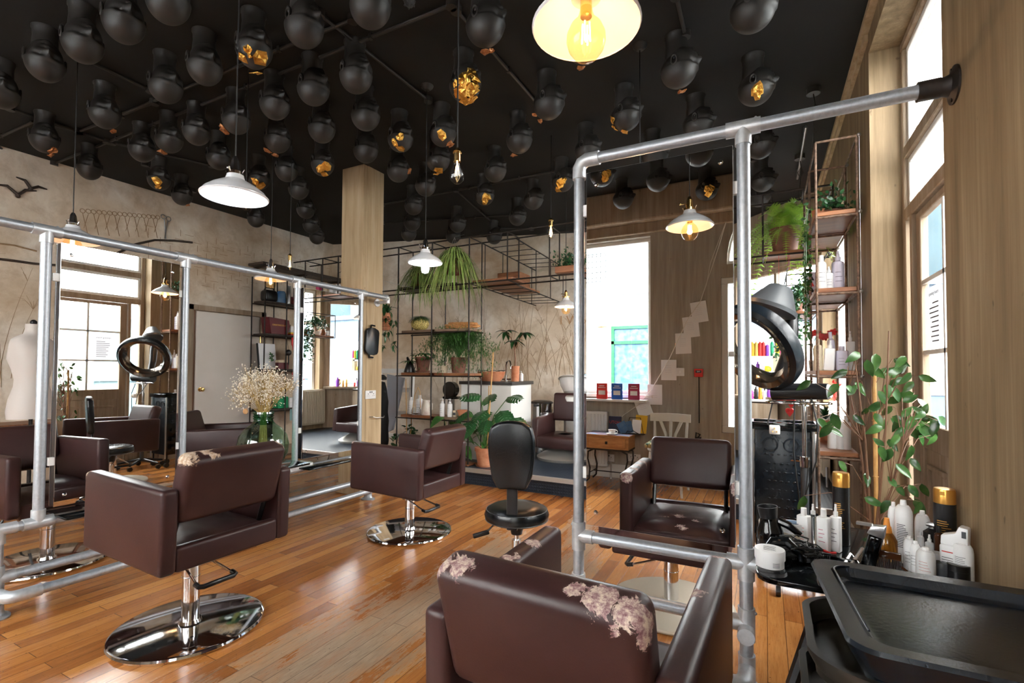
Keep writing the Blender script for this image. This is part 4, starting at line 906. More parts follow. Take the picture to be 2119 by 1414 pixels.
# overhead rod gantry running right across the room
g=thing('overhead_gantry','black iron rod gantry running along the ceiling from the left wall to the right','shelf')
for y in (SY,SB):
    for z in (ZTOP,ZHI): rod((-5.98,y,z),(.50,y,z),g,.009)
vx=[at(px,540,Y=SY).x for px in (575,632,668,700,1050,1137,1250,1400,1579)]+[.30,.50]
for x in vx:
    for y in (SY,SB): rod((x,y,ZHI),(x,y,ZTOP),g)
for x in vx+posts:
    rod((x,SY,ZHI),(x,SB,ZHI),g,.007); rod((x,SY,ZTOP),(x,SB,ZTOP),g,.007)
def gboard(x0,x1,m='wood',z=ZHI,y0=SY+.01,y1=SB-.01,nm='shelf_board'):
    b=MB(); b.box(x0,y0,z+.008,x1,y1,z+.034,bev=.003,seg=1); return obj(nm,b,M[m],g,smooth=False)
gboard(-4.05,-3.2,'darkwood'); gboard(-2.97,-2.45,'wood'); gboard(-1.75,-1.3,'wood'); gboard(-.02,.36,'wood'); gboard(-5.5,-4.9,'wood')
# spur to the back wall with a box shelf
s_=thing('wire_spur_shelf','black iron rod spur with cross wires and a brown wooden box, reaching the back wall','shelf')
def seg(pa,za,pb,zb_,par=s_,r=.008): rod(at(*pa,Z=za),at(*pb,Z=zb_),par,r)
A0,A1=at(975,489,Z=ZTOP),at(1067,569,Z=ZTOP); 
B0,B1=at(948,511,Z=ZTOP),at(993,553,Z=ZTOP)
W_=B0-A0; dirv=(A1-A0); dirv.z=0
def wl_hit(p,d):
    x1,y1,x2,y2=W1; nx,ny=(y2-y1),-(x2-x1); t_=(nx*(x1-p.x)+ny*(y1-p.y))/(nx*d.x+ny*d.y); return p+d*(t_*.985)
sx0=Vector((-3.01,SB,ZTOP)); sd=Vector((-.05,1,0)); ex0=wl_hit(sx0,sd); sx1=Vector((-2.55,SB,ZTOP)); ex1=wl_hit(sx1,sd)
for dz in (0,ZHI-ZTOP):
    for a_,b2 in ((sx0,ex0),(sx1,ex1)): rod(a_+Vector((0,0,dz)),b2+Vector((0,0,dz)),s_)
    for k in range(1,7):
        p_=sx0.lerp(ex0,k/7); q_=sx1.lerp(ex1,k/7*(ex0-sx0).length/(ex1-sx1).length if 0 else k/7); rod(p_+Vector((0,0,dz)),q_+Vector((0,0,dz)),s_,.005)
for k in range(0,7,2):
    for a_,b2 in ((sx0,ex0),(sx1,ex1)):
        p_=a_.lerp(b2,k/7+.05); rod(p_,p_+Vector((0,0,ZHI-ZTOP)),s_,.006)
mm=sx0.lerp(sx1,.5); b=MB(); b.box(mm.x-.22,SB+.08,ZHI+.01,mm.x+.2,SB+.75,ZHI+.035,bev=.004,seg=1); obj('shelf_board',b,M['wood'],s_,smooth=False)
b=MB(); x0,y0,z0=mm.x-.15,SB+.25,ZHI+.036
b.box(x0,y0,z0,x0+.3,y0+.3,z0+.012); b.box(x0,y0,z0,x0+.3,y0+.012,z0+.17); b.box(x0,y0+.288,z0,x0+.3,y0+.3,z0+.17); b.box(x0,y0,z0,x0+.012,y0+.3,z0+.17); b.box(x0+.288,y0,z0,x0+.3,y0+.3,z0+.17)
o=obj('wooden_crate',b,M['wood'],smooth=False); tag(o,'open brown wooden crate on the wire spur shelf near the back wall','crate')
# corner shelving by the right wall
r_=thing('rebar_shelving','rusty twisted bar corner shelving with brown boards against the right wall','shelf')
RXs=(.300,.520); RYs=(3.68,4.19,4.70); RZT=2.745
def rebar(p0,p1,par,r=.0075):
    b=MB(); bar(b,p0,p1,r,10); p0=Vector(p0);p1=Vector(p1); L=(p1-p0).length; n=int(L/.02); d=(p1-p0)/n; q=Vector((0,0,1)).rotation_difference((p1-p0).normalized()).to_matrix().to_4x4()
    for k in range(n): 
        c=p0+d*(k+.5); b.torus(c,r*1.0,.0016,8,4,q@RX(.45))
    return obj('twisted_post',b,M['rust'],par)
for x in RXs:
    rebar((x,RYs[0],.0),(x,RYs[0],RZT),r_)
    for y in RYs[1:]: rod((x,y,.0 if y<4.6 else .172),(x,y,RZT),r_,.009,'rust','post')
    for z in (RZT,2.26,1.765,1.235,.72):
        rod((x,RYs[0],z-.01),(x,RYs[2],z-.01),r_,.007,'rust')
for y in RYs:
    for z in (2.745,2.25,1.755,1.225,.71): rod((RXs[0],y,z),(RXs[1],y,z),r_,.008,'rust')
    b=MB(); 
    for z in (2.745,2.26,1.76,1.23): b.sph((RXs[1]+.012,y-.012,z),.012,8)
    b.tube([(RXs[1]+.012,y-.012,2.745),(RXs[1]+.012,y-.012,1.23)],.0015,4); obj('post_clamps',b,M['steel'],r_)
for z,yy in ((2.262,(0,2)),(1.767,(0,2)),(1.237,(0,2)),(.722,(0,2))):
    for k in range(*yy):
        b=MB(); b.box(RXs[0]-.01,RYs[k]+.005,z,RXs[1]-.005,RYs[k+1]-.01,z+.028,bev=.003,seg=1); obj('shelf_board',b,M['wood'],r_,smooth=False)
# shelving by the left wall (beside the cream door) and boards over it
l_=thing('wall_rod_shelving','black iron rod shelving with dark boards against the left wall beside the cream door','shelf')
LX=(-6.33,-6.05); LY=[at(px,650,X=-6.05).y for px in (548,587)]; LY=[LY[0],LY[1]+.05,LY[1]+.85]
for x in LX:
    for y in LY: rod((x,y,0),(x,y,2.55),l_,.009,nm='post')
for z in (2.195,1.745,1.255,.70):
    for x in LX: rod((x,LY[0],z-.02),(x,LY[2],z-.02),l_)
    b=MB(); b.box(LX[0]+.01,LY[0]+.02,z-.012,LX[1]-.01,LY[2]-.02,z+.010,bev=.003,seg=1); obj('shelf_board',b,M['darkwood'],l_,smooth=False)
b=MB(); b.box(-6.34,4.25,2.69,-6.02,5.72,2.725,bev=.004,seg=1); b.box(-6.01,4.3,2.66,-5.99,5.7,2.70); 
for y in (4.35,5.0,5.65): b.box(-6.37,y,2.665,-6.0,y+.02,2.69)
o=obj('high_wall_shelf',b,M['darkwood'],smooth=False); tag(o,'long dark board shelf high on the left wall above the rod shelving','shelf')
# ------------------------------------------------------------------ small generic things
def bottle(label,pos,h,r,kind='pump',mt='white',capm=None,square=False,lab=None,group=None,rz=0,text_lines=3):
    e=thing({'pump':'pump_bottle','spray':'spray_bottle','can':'aerosol_can','cap':'bottle','bigcap':'aerosol_can'}[kind],label,{'pump':'bottle','spray':'bottle','can':'spray can','cap':'bottle','bigcap':'spray can'}[kind],pos,rz,group)
    capm=capm or mt; b=MB()
    hb={'pump':.74,'spray':.72,'can':.86,'cap':.82,'bigcap':.80}[kind]*h
    if square: b.box(-r,-r*.8,0,r,r*.8,hb,bev=r*.22,seg=3); b.cyl((0,0,hb-.001),(0,0,hb+h*.03),r*.42,n=18)
    elif kind in('can',): b.lathe([(0,0),(r*.95,0),(r,.004),(r,hb-.02),(r*.93,hb-.006),(r*.72,hb+h*.035),(r*.5,hb+h*.055),(0,hb+h*.055)],28)
    elif kind=='bigcap': b.lathe([(0,0),(r*.97,0),(r,.004),(r,hb),(0,hb)],32)
    else: b.lathe([(0,0),(r*.94,0),(r,.006),(r,hb*.90),(r*.9,hb*.96),(r*.5,hb),(r*.36,hb+h*.03),(0,hb+h*.03)],28)
    bd=obj('bottle_body',b,M[mt] if isinstance(mt,str) else mt,e)
    if lab:
        b=MB(); n=max(2,int(text_lines))
        for k in range(n):
            z=hb*(.30+.45*k/n); w=random.uniform(.35,.62)
            if square: b.box(-r*.6,-r*.8-.0006,z,-r*.6+2*r*w*.9,-r*.8,z+h*.012)
            else: b.tube([(r*1.006*math.sin(a),-r*1.006*math.cos(a),z) for a in [-.5+ w*2*q/6 for q in range(7)]],h*.006,4)
        obj('label_print',b,M[lab],bd,smooth=False)
    b=MB(); z=hb+h*.03
    if kind=='pump': b.cyl((0,0,z-.002),(0,0,z+h*.055),r*.5,n=18); b.cyl((0,0,z),(0,0,z+h*.17),r*.13,n=8); b.box(-r*.3,-r*.24,z+h*.16,r*.3,r*.24,z+h*.215,bev=.002,seg=1); b.tube([(0,0,z+h*.19),(-r*.7,0,z+h*.19),(-r*1.0,0,z+h*.16)],r*.13,6); nm='pump_head'
    elif kind=='spray': b.cyl((0,0,z-.002),(0,0,z+h*.07),r*.48,n=16); b.cyl((0,0,z+h*.07),(0,0,z+h*.16),r*.30,r*.26,12); b.cyl((0,-r*.0,z+h*.17),(0,0,z+h*.225),r*.22,n=10); nm='spray_head'
    elif kind=='can': b.torus((0,0,hb+h*.045),r*.55,.0022,20,6); b.cyl((0,0,hb+h*.04),(0,0,hb+h*.14),r*.40,r*.32,16); nm='nozzle'
    elif kind=='bigcap': b.lathe([(0,0),(r*1.0,0),(r*1.0,h*.165),(r*.93,h*.195),(r*.7,h*.2),(0,h*.19)],32,(0,0,hb)); b.box(-r*.22,-r*1.01,hb+h*.12,r*.22,-r*.6,hb+h*.17); nm='cap'
    else: b.cyl((0,0,z-h*.02),(0,0,h),r*.5,r*.47,20); nm='cap'
    obj(nm,b,M[capm] if isinstance(capm,str) else capm,e)
    return e
def pot(label,pos,R,h,mt='terracotta',cat='plant pot',name='plant_pot',rim=True,soil=True,saucer=False,group=None):
    e=thing(name,label,cat,pos,0,group); b=MB(); r0=R*.70
    prof=[(0,0),(r0,0),(R*.92,h*.80)]+([(R*1.0,h*.80),(R*1.02,h),(R*.9,h),(R*.86,h*.82)] if rim else [(R,h),(R*.92,h),(R*.86,h*.85)])+[(R*.8,h*.84),(0,h*.84)]
    b.lathe(prof,32); p=obj('pot',b,M[mt],e)
    if soil: b=MB(); b.lathe([(0,h*.90),(R*.82,h*.87),(R*.82,h*.83)],20); obj('soil',b,M['soil'],e)
    if saucer: b=MB(); b.lathe([(0,-.012),(R*.85,-.012),(R*.92,.012),(R*.88,.012),(R*.8,-.004),(0,-.004)],28); obj('saucer',b,M[mt],e)
    return e
def leaf(b,base,d,n_,L,W,curl=.2,fold=.15,seg=4,tip=1.0,wf=None):
    """pointed leaf from base along d, normal n_"""
    d=Vector(d).normalized(); n_=Vector(n_); n_=(n_-d*n_.dot(d)).normalized(); s_=d.cross(n_)
    base=Vector(base); prev=None
    for k in range(seg+1):
        t_=k/seg; w=W*(math.sin(PI*min(t_**.8*1.0,1))**.9 if wf is None else wf(t_)); c=base+d*(L*t_)-n_*(curl*L*t_*t_)
        l=c+s_*w*.5+n_*fold*w; r=c-s_*w*.5+n_*fold*w
        row=(b.bm.verts.new(l),b.bm.verts.new(c),b.bm.verts.new(r))
        if prev: b.bm.faces.new((prev[0],prev[1],row[1],row[0])); b.bm.faces.new((prev[1],prev[2],row[2],row[1]))
        prev=row
def rv(a=1): return Vector((random.uniform(-a,a),random.uniform(-a,a),random.uniform(-a,a)))
def spider(b,c,n,L,up_=.5,W=.014,seed=1,droop=1.0):
    rnd=random.Random(seed)
    for k in range(n):
        a=rnd.uniform(0,2*PI); l=L*rnd.uniform(.5,1.05); e0=rnd.uniform(.35,1.3)*up_*1.6
        dx,dy=math.cos(a),math.sin(a); sd=Vector((-dy,dx,0)); prev=None; N_=9
        vh=math.cos(e0)*l*.9; vz=math.sin(e0)*l*1.3; w0=W*rnd.uniform(.7,1.2)
        for j in range(N_+1):
            t_=j/N_; p=Vector(c)+Vector((dx*vh*t_,dy*vh*t_,vz*t_-droop*l*1.55*t_*t_)); w=w0*(1-t_)**.5*(.6+.4*min(1,t_*5))*.5+.0006
            row=(b.bm.verts.new(p+sd*w),b.bm.verts.new(p+Vector((0,0,-w*.5))),b.bm.verts.new(p-sd*w))
            if prev: b.bm.faces.new((prev[0],prev[1],row[1],row[0])); b.bm.faces.new((prev[1],prev[2],row[2],row[1]))
            prev=row
def fernfronds(b,c,n,L,seed=1,el=(.1,1.2),pin=.05):
    rnd=random.Random(seed)
    for k in range(n):
        a=rnd.uniform(0,2*PI); l=L*rnd.uniform(.6,1.1); e0=rnd.uniform(*el); dx,dy=math.cos(a),math.sin(a); sd=Vector((-dy,dx,0))
        vh=math.cos(e0)*l; vz=math.sin(e0)*l*1.25; N_=22; pts=[Vector(c)+Vector((dx*vh*t_,dy*vh*t_,vz*t_-l*1.25*t_*t_*(1.1-.5*math.sin(e0)))) for t_ in [j/N_ for j in range(N_+1)]]
        b.tube(pts,.0015,4)
        for j in range(2,N_):
            t_=j/N_; w=pin*math.sin(PI*min(1,t_*.9+.1))**.7*l/L; tg=(pts[j+1]-pts[j-1]).normalized(); nn=sd.cross(tg)
            for s_ in (-1,1): leaf(b,pts[j],sd*s_+tg*.45+rv(.10),nn,w,l/N_*.62,.25,.0,3,wf=lambda t_:1.1-t_)
def plant_child(par,b,mt,nm='foliage',kind=None):
    o=obj(nm,b,M[mt],par,smooth=True,ang=80)
    if kind: o['kind']=kind
    return o
def seat_at(px,py,z,Y): p=at(px,py,Y=Y); return (p.x,Y,z)
GY=4.84
# hanging spider plants on the gantry
for lab,px,z,R,n,L,sd in (('broad spider plant in a brown pot on the gantry, nearest the timber column',868,ZHI+.036,.10,260,.52,3),('bushy spider plant hanging from wires in front of the gantry middle',940,2.33,.11,420,.58,5)):
    x=at(px,560,Y=GY if px<900 else 4.5).x; y=GY if px<900 else 4.5
    e=pot(lab,(x,y,z),R,.16,'terradark','plant','potted_spider_plant'); b=MB(); spider(b,(0,0,.15),n,L,.80,.020,sd); plant_child(e,b,'spider')
    if px>900:
        b=MB()
        for k in range(3): a=k*2*PI/3; b.tube([(R*math.cos(a),R*math.sin(a),.14),(0,0,.42)],.0015,4)
        b.tube([(0,0,.42),(0,.2,.5)],.002,4); obj('hanging_wire',b,M['steel'],e)
e=pot('small spider plant between the two larger ones on the gantry',(at(905,560,Y=GY).x,GY,ZHI+.036),.07,.12,'black','plant','potted_spider_plant'); b=MB(); spider(b,(0,0,.11),70,.34,.6,.012,9); plant_child(e,b,'spider')
# plant on the gantry at right of the wash area
x=at(1180,560,Y=GY).x; e=thing('planter_box','dark bushy plant in a wooden box on the gantry by the right frame','plant',(x,GY,ZHI+.036))
b=MB(); b.box(-.14,-.09,0,.14,.09,.07,bev=.004,seg=1); obj('box',b,M['wood'],e,smooth=False); b=MB()
for k in range(260): p=Vector((random.gauss(0,.09),random.gauss(0,.05),.07+abs(random.gauss(0,.08)))); leaf(b,p,rv(1)+Vector((0,0,.4)),rv(),.035,.022)
plant_child(e,b,'darkgreen')
# shelf: melon-like planter, rope, pots, jug
zs=1.735+.012
p=seat_at(869,690,zs,GY); e=thing('round_planter','yellow netted round planter with drooping dark green foliage','plant',p)
b=MB(); b.sph((0,0,.085),(.115,.105,.085),28); N=NT('netted yellow ball'); vo=N.nd('ShaderNodeTexVoronoi',feature='DISTANCE_TO_EDGE'); vo.inputs['Scale'].default_value=34; N.l.new(N.coord(),vo.inputs['Vector']); N.set('Base Color',N.ramp(vo.outputs['Distance'],[(.02,(.25,.16,.03)),(.10,(.75,.62,.22))])); N.set('Roughness',.5)
obj('ball',b,N.m,e); b=MB()
for k in range(420):
    a=random.uniform(0,2*PI); r=random.uniform(0,.12); h=.18-.5*r*r*10*random.uniform(.3,1); p_=Vector((r*math.cos(a),r*math.sin(a)*.9,h)); leaf(b,p_,Vector((math.cos(a),math.sin(a),random.uniform(-1.0,.5))),(0,0,1),.06,.006,.4)
plant_child(e,b,'darkgreen')
p=seat_at(955,682,zs-.002,GY); b=MB()
pts=[]; 
for k in range(150):
    t_=k/149; a=t_*2*PI*3.4; rr=1-.13*math.sin(a*1.7); pts.append((.21*rr*math.cos(a)+.02*t_,.07*rr*math.sin(a),.02+.055*t_+.012*math.sin(a*.9)))
for ph in (0,PI*2/3,PI*4/3):
    q=[]
    P_=[Vector(x) for x in pts]
    for k,v_ in enumerate(P_):
        tg=(P_[min(k+1,149)]-P_[max(k-1,0)]).normalized(); n1=tg.cross(Vector((0,0,1))).normalized(); n2=tg.cross(n1); a=k*.9+ph; q.append(v_+(n1*math.cos(a)+n2*math.sin(a))*.007)
    b.tube(q,.0085,6)
o=obj('rope_coil',b,M['rope'],loc=p); tag(o,'coil of thick orange-brown rope lying on the upper shelf','rope')
zs=1.215+.012
p=seat_at(848,762,zs,GY); e=thing('watering_jug','dark pointed metal jug with a handle holding a small plant','jug',p)
b=MB(); b.lathe([(0,0),(.072,0),(.075,.01),(.05,.09),(.030,.15),(.026,.15),(.045,.09),(.06,.02),(0,.01)],24); b.prism([(-.03,.11),(-.05,.19),(-.035,.20),(.0,.15)],-.012,.012,'xz',bev=.003); b.tube([(.045,0,.12),(.085,0,.12),(.085,0,.06),(.055,0,.04)],.006,8); obj('jug_body',b,M['black'],e)
b=MB()
for k in range(16): a=random.uniform(0,2*PI); leaf(b,(0,0,.14),(math.cos(a),math.sin(a),.5),(0,0,1),.12,.028,.8)
plant_child(e,b,'green')
p=seat_at(875,762,zs,GY); e=pot('weathered brown pot with sprawling leaves beside the dark jug',(p[0],p[1],p[2]+.014),.098,.18,'terradark','plant','potted_plant',saucer=True)
b=MB()
for k in range(60): a=random.uniform(0,2*PI); b_=Vector((.05*math.cos(a),.05*math.sin(a),.17)); leaf(b,b_+Vector((math.cos(a)*.06,math.sin(a)*.06,random.uniform(-.02,.06))),(math.cos(a),math.sin(a),random.uniform(-.3,.5)),(0,0,1),.06,.03,.5)
plant_child(e,b,'green')
p=seat_at(920,762,zs,GY-.06); pot('tiny cream cup on the middle board shelf',p,.046,.085,'cream','cup','small_cup',rim=False,soil=False)
p=seat_at(949,762,zs,GY); e=pot('large terracotta pot of feathery asparagus fern on the middle board shelf',p,.105,.185,'terradark','plant','asparagus_fern')
def feathery(b,c,n,spread,rise,seed):
    rnd=random.Random(seed)
    for k in range(n):
        a=rnd.uniform(0,2*PI); s1=rnd.uniform(.25,1)*spread; h=rnd.uniform(.15,1)*rise; e_=Vector((math.cos(a)*s1*1.25,math.sin(a)*s1*.55,h)); pts=[Vector(c)+e_*t_+Vector((0,0,.22*math.sin(PI*t_)-rnd.uniform(.05,.30)*t_*t_)) for t_ in [j/8 for j in range(9)]]
        b.tube(pts,.0013,4)
        for j in range(2,9):
            for m_ in range(8):
                q=pts[j]+Vector([rnd.gauss(0,.028) for _ in range(3)]); d=Vector([rnd.uniform(-1,1) for _ in range(3)])
                for w_ in range(3): leaf(b,q,d+Vector([rnd.uniform(-.8,.8) for _ in range(3)]),(0,0,1),.034,.0075,.1,0,1,wf=lambda t_:1-t_*.8)
b=MB(); feathery(b,(0,0,.17),90,.46,.34,4); o=plant_child(e,b,'green','fern_fronds','stuff')
zs=.70+.012
for lab,px,h,r,k in (('white tapered lotion bottle at the left of the lower shelf',850,.21,.034,'cap'),('tall white tapered bottle behind the glass jar',868,.235,.040,'cap')):
    p=seat_at(px,855,zs,GY+(.03 if px==868 else -.02)); bottle(lab,p,h,r,k,lab='bluegloss')
p=seat_at(861,855,zs,GY-.08); e=thing('glass_jar','squat ribbed glass jar on the lower shelf','jar',p); b=MB(); b.lathe([(0,0),(.05,0),(.056,.02),(.056,.06),(.045,.08),(.045,.09),(.041,.09),(.041,.08),(.051,.06),(.051,.02),(0,.008)],28); obj('jar_body',b,M['clearglass'],e)
p=seat_at(882,855,zs,GY-.03); e=thing('enamel_jug','cream floral enamel jug on the lower shelf','jug',p); b=MB(); b.lathe([(0,0),(.055,0),(.06,.01),(.055,.1),(.045,.17),(.048,.18),(.043,.175),(.04,.17),(.05,.1),(.05,.02),(0,.01)],28); b.tube([(.05,0,.15),(.09,0,.14),(.09,0,.07),(.055,0,.05)],.006,8); obj('jug_body',b,mat('floral enamel',(.75,.70,.62),.3,c2=(.55,.40,.36),ns=14,lo=.5,hi=.7),e)
for i,(px) in enumerate((915,931)):
    p=seat_at(px,855,zs-.002,GY-.08); bottle('white pump bottle on the lower shelf, '+('left' if i==0 else 'right')+' one of the pair',p,.215,.029,'pump',lab='bluegloss',group='pair of white pump bottles')
p=seat_at(942,860,zs,GY-.06); b=MB(); b.box(-.02,-.02,0,.02,.02,.075,bev=.002); b.box(-.018,-.021,.02,.018,-.0203,.05,mi=1); o=obj('small_box',b,[M['cream'],M['textdark']],loc=p); tag(o,'small cream carton beside the pump bottles','box')
p=seat_at(957,860,zs,GY-.06); pot('low empty terracotta pot at the right end of the lower shelf',p,.062,.085,'terracotta','plant pot','terracotta_pot',soil=False)
p=seat_at(903,870,.37,GY); b=MB(); b.lathe([(0,0),(.06,0),(.085,.22),(.081,.22),(.057,.01),(0,.01)],28); b.tube([(-.083,0,.21),(-.06,0,.27),(0,0,.29),(.06,0,.27),(.083,0,.21)],.003,6); o=obj('grey_bucket',b,M['greyplastic'],loc=(p[0],5.2,.172)); tag(o,'dark grey bucket with wire handle under the lower shelf','bucket')
# wash counter
e=thing('wash_counter','white corner wash counter with dark worktop on the platform','counter')
b=MB(); cy0,cx0,cx1=5.09,-3.36,-2.66; b.prism([(cx0,cy0),(cx1,cy0),(cx1-.05,5.75),(cx0-.05,5.75)],.172,1.085,'xy'); obj('cabinet',b,M['whitepaint'],e,smooth=False)
b=MB(); b.prism([(cx0-.02,cy0-.02),(cx1+.02,cy0-.02),(cx1-.03,5.78),(cx0-.07,5.78)],1.085,1.125,'xy'); obj('worktop',b,mat('dark worktop',(.035,.03,.028),.4),e,smooth=False)
b=MB(); x=-2.92; b.tube([(x,5.45,1.125),(x,5.45,1.33),(x+.02,5.43,1.37),(x+.06,5.40,1.385),(x+.10,5.37,1.37),(x+.12,5.35,1.33),(x+.12,5.35,1.28)],.011,12); b.cyl((x,5.45,1.125),(x,5.45,1.16),.022,n=16); b.tube([(x-.06,5.45,1.15),(x+.07,5.45,1.15)],.011,8); b.sph((x+.1,5.44,1.155),.018,10); o=obj('mixer_tap',b,M['chrome']); tag(o,'chrome swan-neck tap on the wash counter','tap')
p=at(1016,788,Y=5.2); e=thing('leather_bowl','wide brown boat-shaped bowl on the wash counter','bowl',(p.x-.02,5.24,1.126)); b=MB(); b.lathe([(0,0),(.09,0),(.125,.05),(.14,.12),(.13,.12),(.115,.05),(.08,.012),(0,.012)],32,sx=1.35,sy=.85); obj('bowl',b,M['terracotta'],e)
b=MB(); 
for k in range(9): a=k*.7; b.tube([(.17*math.cos(a),.11*math.sin(a),.12),(.19*math.cos(a+.3),.12*math.sin(a+.3),.135),(.14*math.cos(a+.6),.1*math.sin(a+.6),.13)],.004,5)
obj('driftwood',b,M['darkwood'],e)
p=at(1010,740,Y=5.55); b=MB(); b.lathe([(0,0),(.035,0),(.036,.12),(.02,.15),(.014,.19),(.0,.19)],20); b.cyl((0,0,.19),(0,0,.215),.012,n=10); o=obj('glass_bottle',b,M['clearglass'],loc=(p.x,5.6,1.126)); tag(o,'clear glass bottle with stopper behind the brown bowl','bottle')
p=at(1064,785,Y=5.35); e=thing('potted_avocado','tall thin plant with dark pointed leaves in an orange clay cylinder pot','plant',(p.x,5.38,1.126))
b=MB(); b.lathe([(0,0),(.048,0),(.050,.17),(.054,.17),(.054,.19),(.044,.19),(.044,.15),(0,.15)],28); obj('pot',b,M['terracotta'],e)
b=MB(); tr=[(0,0,.14),(.0,0,.28),(-.015,0,.40)]; b.tube(tr,[.014,.010,.007],8); brs=[((-.015,0,.40),(-.13,0,.62)),((-.015,0,.38),(.10,.03,.60)),((-.015,0,.4),(-.02,0,.50))]
for a_,c_ in brs: b.tube([a_,((a_[0]+c_[0])/2+.01,0,(a_[2]+c_[2])/2+.03),c_],.005,6)
obj('stem',b,M['stem'],e); b=MB()
for a_,c_ in brs:
    for k in range(9): a=k*2.4; leaf(b,c_,(math.cos(a),math.sin(a),random.uniform(-.5,.5)),(0,0,1),random.uniform(.12,.17),.052,.5,.15,5)
plant_child(e,b,'darkgreen')
p=at(1075,782,Y=5.5); bottle('small white pump bottle at the right end of the wash counter',(p.x,5.55,1.126),.13,.026,'pump')
b=MB(); p=at(934,805,Y=5.35); b.cyl((0,.06,.12),(0,-.02,.12),.105,.105,36); b.cyl((0,-.021,.12),(0,-.03,.12),.095,n=36); b.cyl((.03,-.0305,.09),(.03,-.031,.09),.015,n=14); b.box(-.09,-.05,0,.09,.12,.03,bev=.01); o=obj('round_speaker',b,M['blackgloss'],loc=(p.x-.02,5.35,p.z-.13)); tag(o,'round black gloss appliance beside the white wash counter','appliance')
b=MB(); b.cyl((0,0,0),(0,0,p.z-.13-.172),.05,n=20); b.cyl((0,0,0),(0,0,.02),.12,n=24); b.cyl((0,0,p.z-.135-.172),(0,0,p.z-.131-.172),.12,n=24); o=obj('chrome_stand',b,M['chrome'],loc=(p.x-.02,5.38,.172)); tag(o,'slim chrome pedestal under the round black appliance','stand')
# bin
e=thing('pedal_bin','tall brushed steel pedal bin beside the wash counter','bin',(-2.66,5.98,.172))
b=MB(); b.lathe([(0,.0),(.150,0),(.150,.62),(.153,.62),(.153,.66),(0,.66)],40); obj('drum',b,M['chrome'],e)
b=MB(); b.lathe([(0,.695),(.11,.69),(.145,.675),(.153,.66),(0,.66)],40); obj('lid',b,M['black'],e); b=MB(); b.torus((0,0,.66),.15,.008,40,8); b.box(-.03,-.20,.62,.03,-.145,.65,bev=.004); obj('lid_band',b,M['black'],e)
b=MB(); b.cyl((0,0,0),(0,0,.55),.13,.15,28); 
N=NT('basket weave'); wv=N.nd('ShaderNodeTexWave'); wv.inputs['Scale'].default_value=14; wv.bands_direction='Z'; N.l.new(N.coord(),wv.inputs['Vector']); N.set('Base Color',N.ramp(wv.outputs['Fac'],[(.3,(.16,.08,.03)),(.7,(.50,.32,.16))])); N.set('Roughness',.8); N.bump(wv.outputs['Fac'],.8,.01)
b.torus((0,0,.55),.15,.012,28,8); o=obj('wicker_basket',b,N.m,loc=(-2.30,6.46,.172)); tag(o,'tall wicker basket behind the wash chair','basket')
# monstera etc
def monstera_leaf(b,base,d,n_,L):
    d=Vector(d).normalized(); n_=Vector(n_); n_=(n_-d*n_.dot(d)).normalized(); s_=d.cross(n_)
    base=Vector(base); W=L*.92
    outl=[]; N_=7
    def P(t_,w): 
        q=base+d*(L*t_)+s_*(w*W*.5)-n_*(L*.30*t_*t_+abs(w)*.10*L); return q
    ax=[b.bm.verts.new(P(t_,0)) for t_ in [k/14 for k in range(15)]]
    for sg in (-1,1):
        for k in range(7):
            t0=k/7+.005; t1=(k+1)/7-.03
            wd=math.sin(PI*min(1,((k+.5)/7)*.80+.20))**.7
            sh=.10+.12*k/7
            a0=ax[2*k]; a1=ax[min(2*k+1,14)]; a2=ax[min(2*k+2,14)]
            i0=b.bm.verts.new(P(t0+.03,sg*.35*wd)); i1=b.bm.verts.new(P(t1+.05,sg*.35*wd))
            o0=b.bm.verts.new(P(min(t0+sh*.6,1),sg*wd)); o1=b.bm.verts.new(P(min(t1+sh,1.02),sg*wd*.93))
            try:
                b.bm.faces.new((a0,a1,i1,i0)); b.bm.faces.new((a1,a2,i1)); b.bm.faces.new((i0,i1,o1,o0))
            except ValueError: pass
e=pot('monstera with big split leaves in a terracotta pot on the platform edge',seat_at(1003,960,.184,4.80),.115,.20,'terracotta','plant','potted_monstera',saucer=True)
b=MB(); b2=MB(); b3=MB(); b3.cyl((.03,0,.17),(.12,-.03,1.28),.007,n=8); b3.cyl((.02,.02,.17),(.05,.0,.9),.006,n=8)
LVS=[((-.06,.0,.78),(-.5,-.4,.1)),((-.18,-.05,.60),(-.8,-.4,-.3)),((-.10,-.1,.50),(-.3,-.8,-.5)),((.08,-.08,.52),(.1,-.9,-.5)),((.20,.0,.62),(.6,-.6,-.3)),((.30,.0,.78),(.7,-.4,.1)),((.38,.0,.55),(.8,-.5,-.5)),((.05,.0,.70),(.2,-.5,.5)),((-.26,0,.40),(-.7,-.4,-.5)),((-.30,-.05,.25),(-.5,-.6,-.2)),((.27,-.05,.45),(.3,-.7,-.8)),((.0,.05,.62),(-.1,-.9,-.2))]
for (p_,d_) in LVS:
    monstera_leaf(b,p_,d_,(0,-.55,.9),random.uniform(.19,.25)); b2.tube([(random.uniform(-.03,.03),0,.16),(p_[0]*.4,p_[1]*.5,p_[2]*.6+.1),p_],.005,6)
obj('leaves',b,M['darkgreen'],e,smooth=False); obj('leaf_stalks',b2,M['green'],e); obj('bamboo_cane',b3,M['cane'],e)
e=pot('terracotta pot with broad green leaves behind the monstera',(-2.86,5.0,.172),.10,.17,'terracotta','plant','potted_plant'); b=MB()
for k in range(14): a=k*2.4; q=(.1*math.cos(a),.1*math.sin(a),.2+.03*k); leaf(b,q,(math.cos(a),math.sin(a),.1),(0,0,1),.16,.11,.5,.1,5); b.tube([(0,0,.14),q],.003,5)
plant_child(e,b,'green')
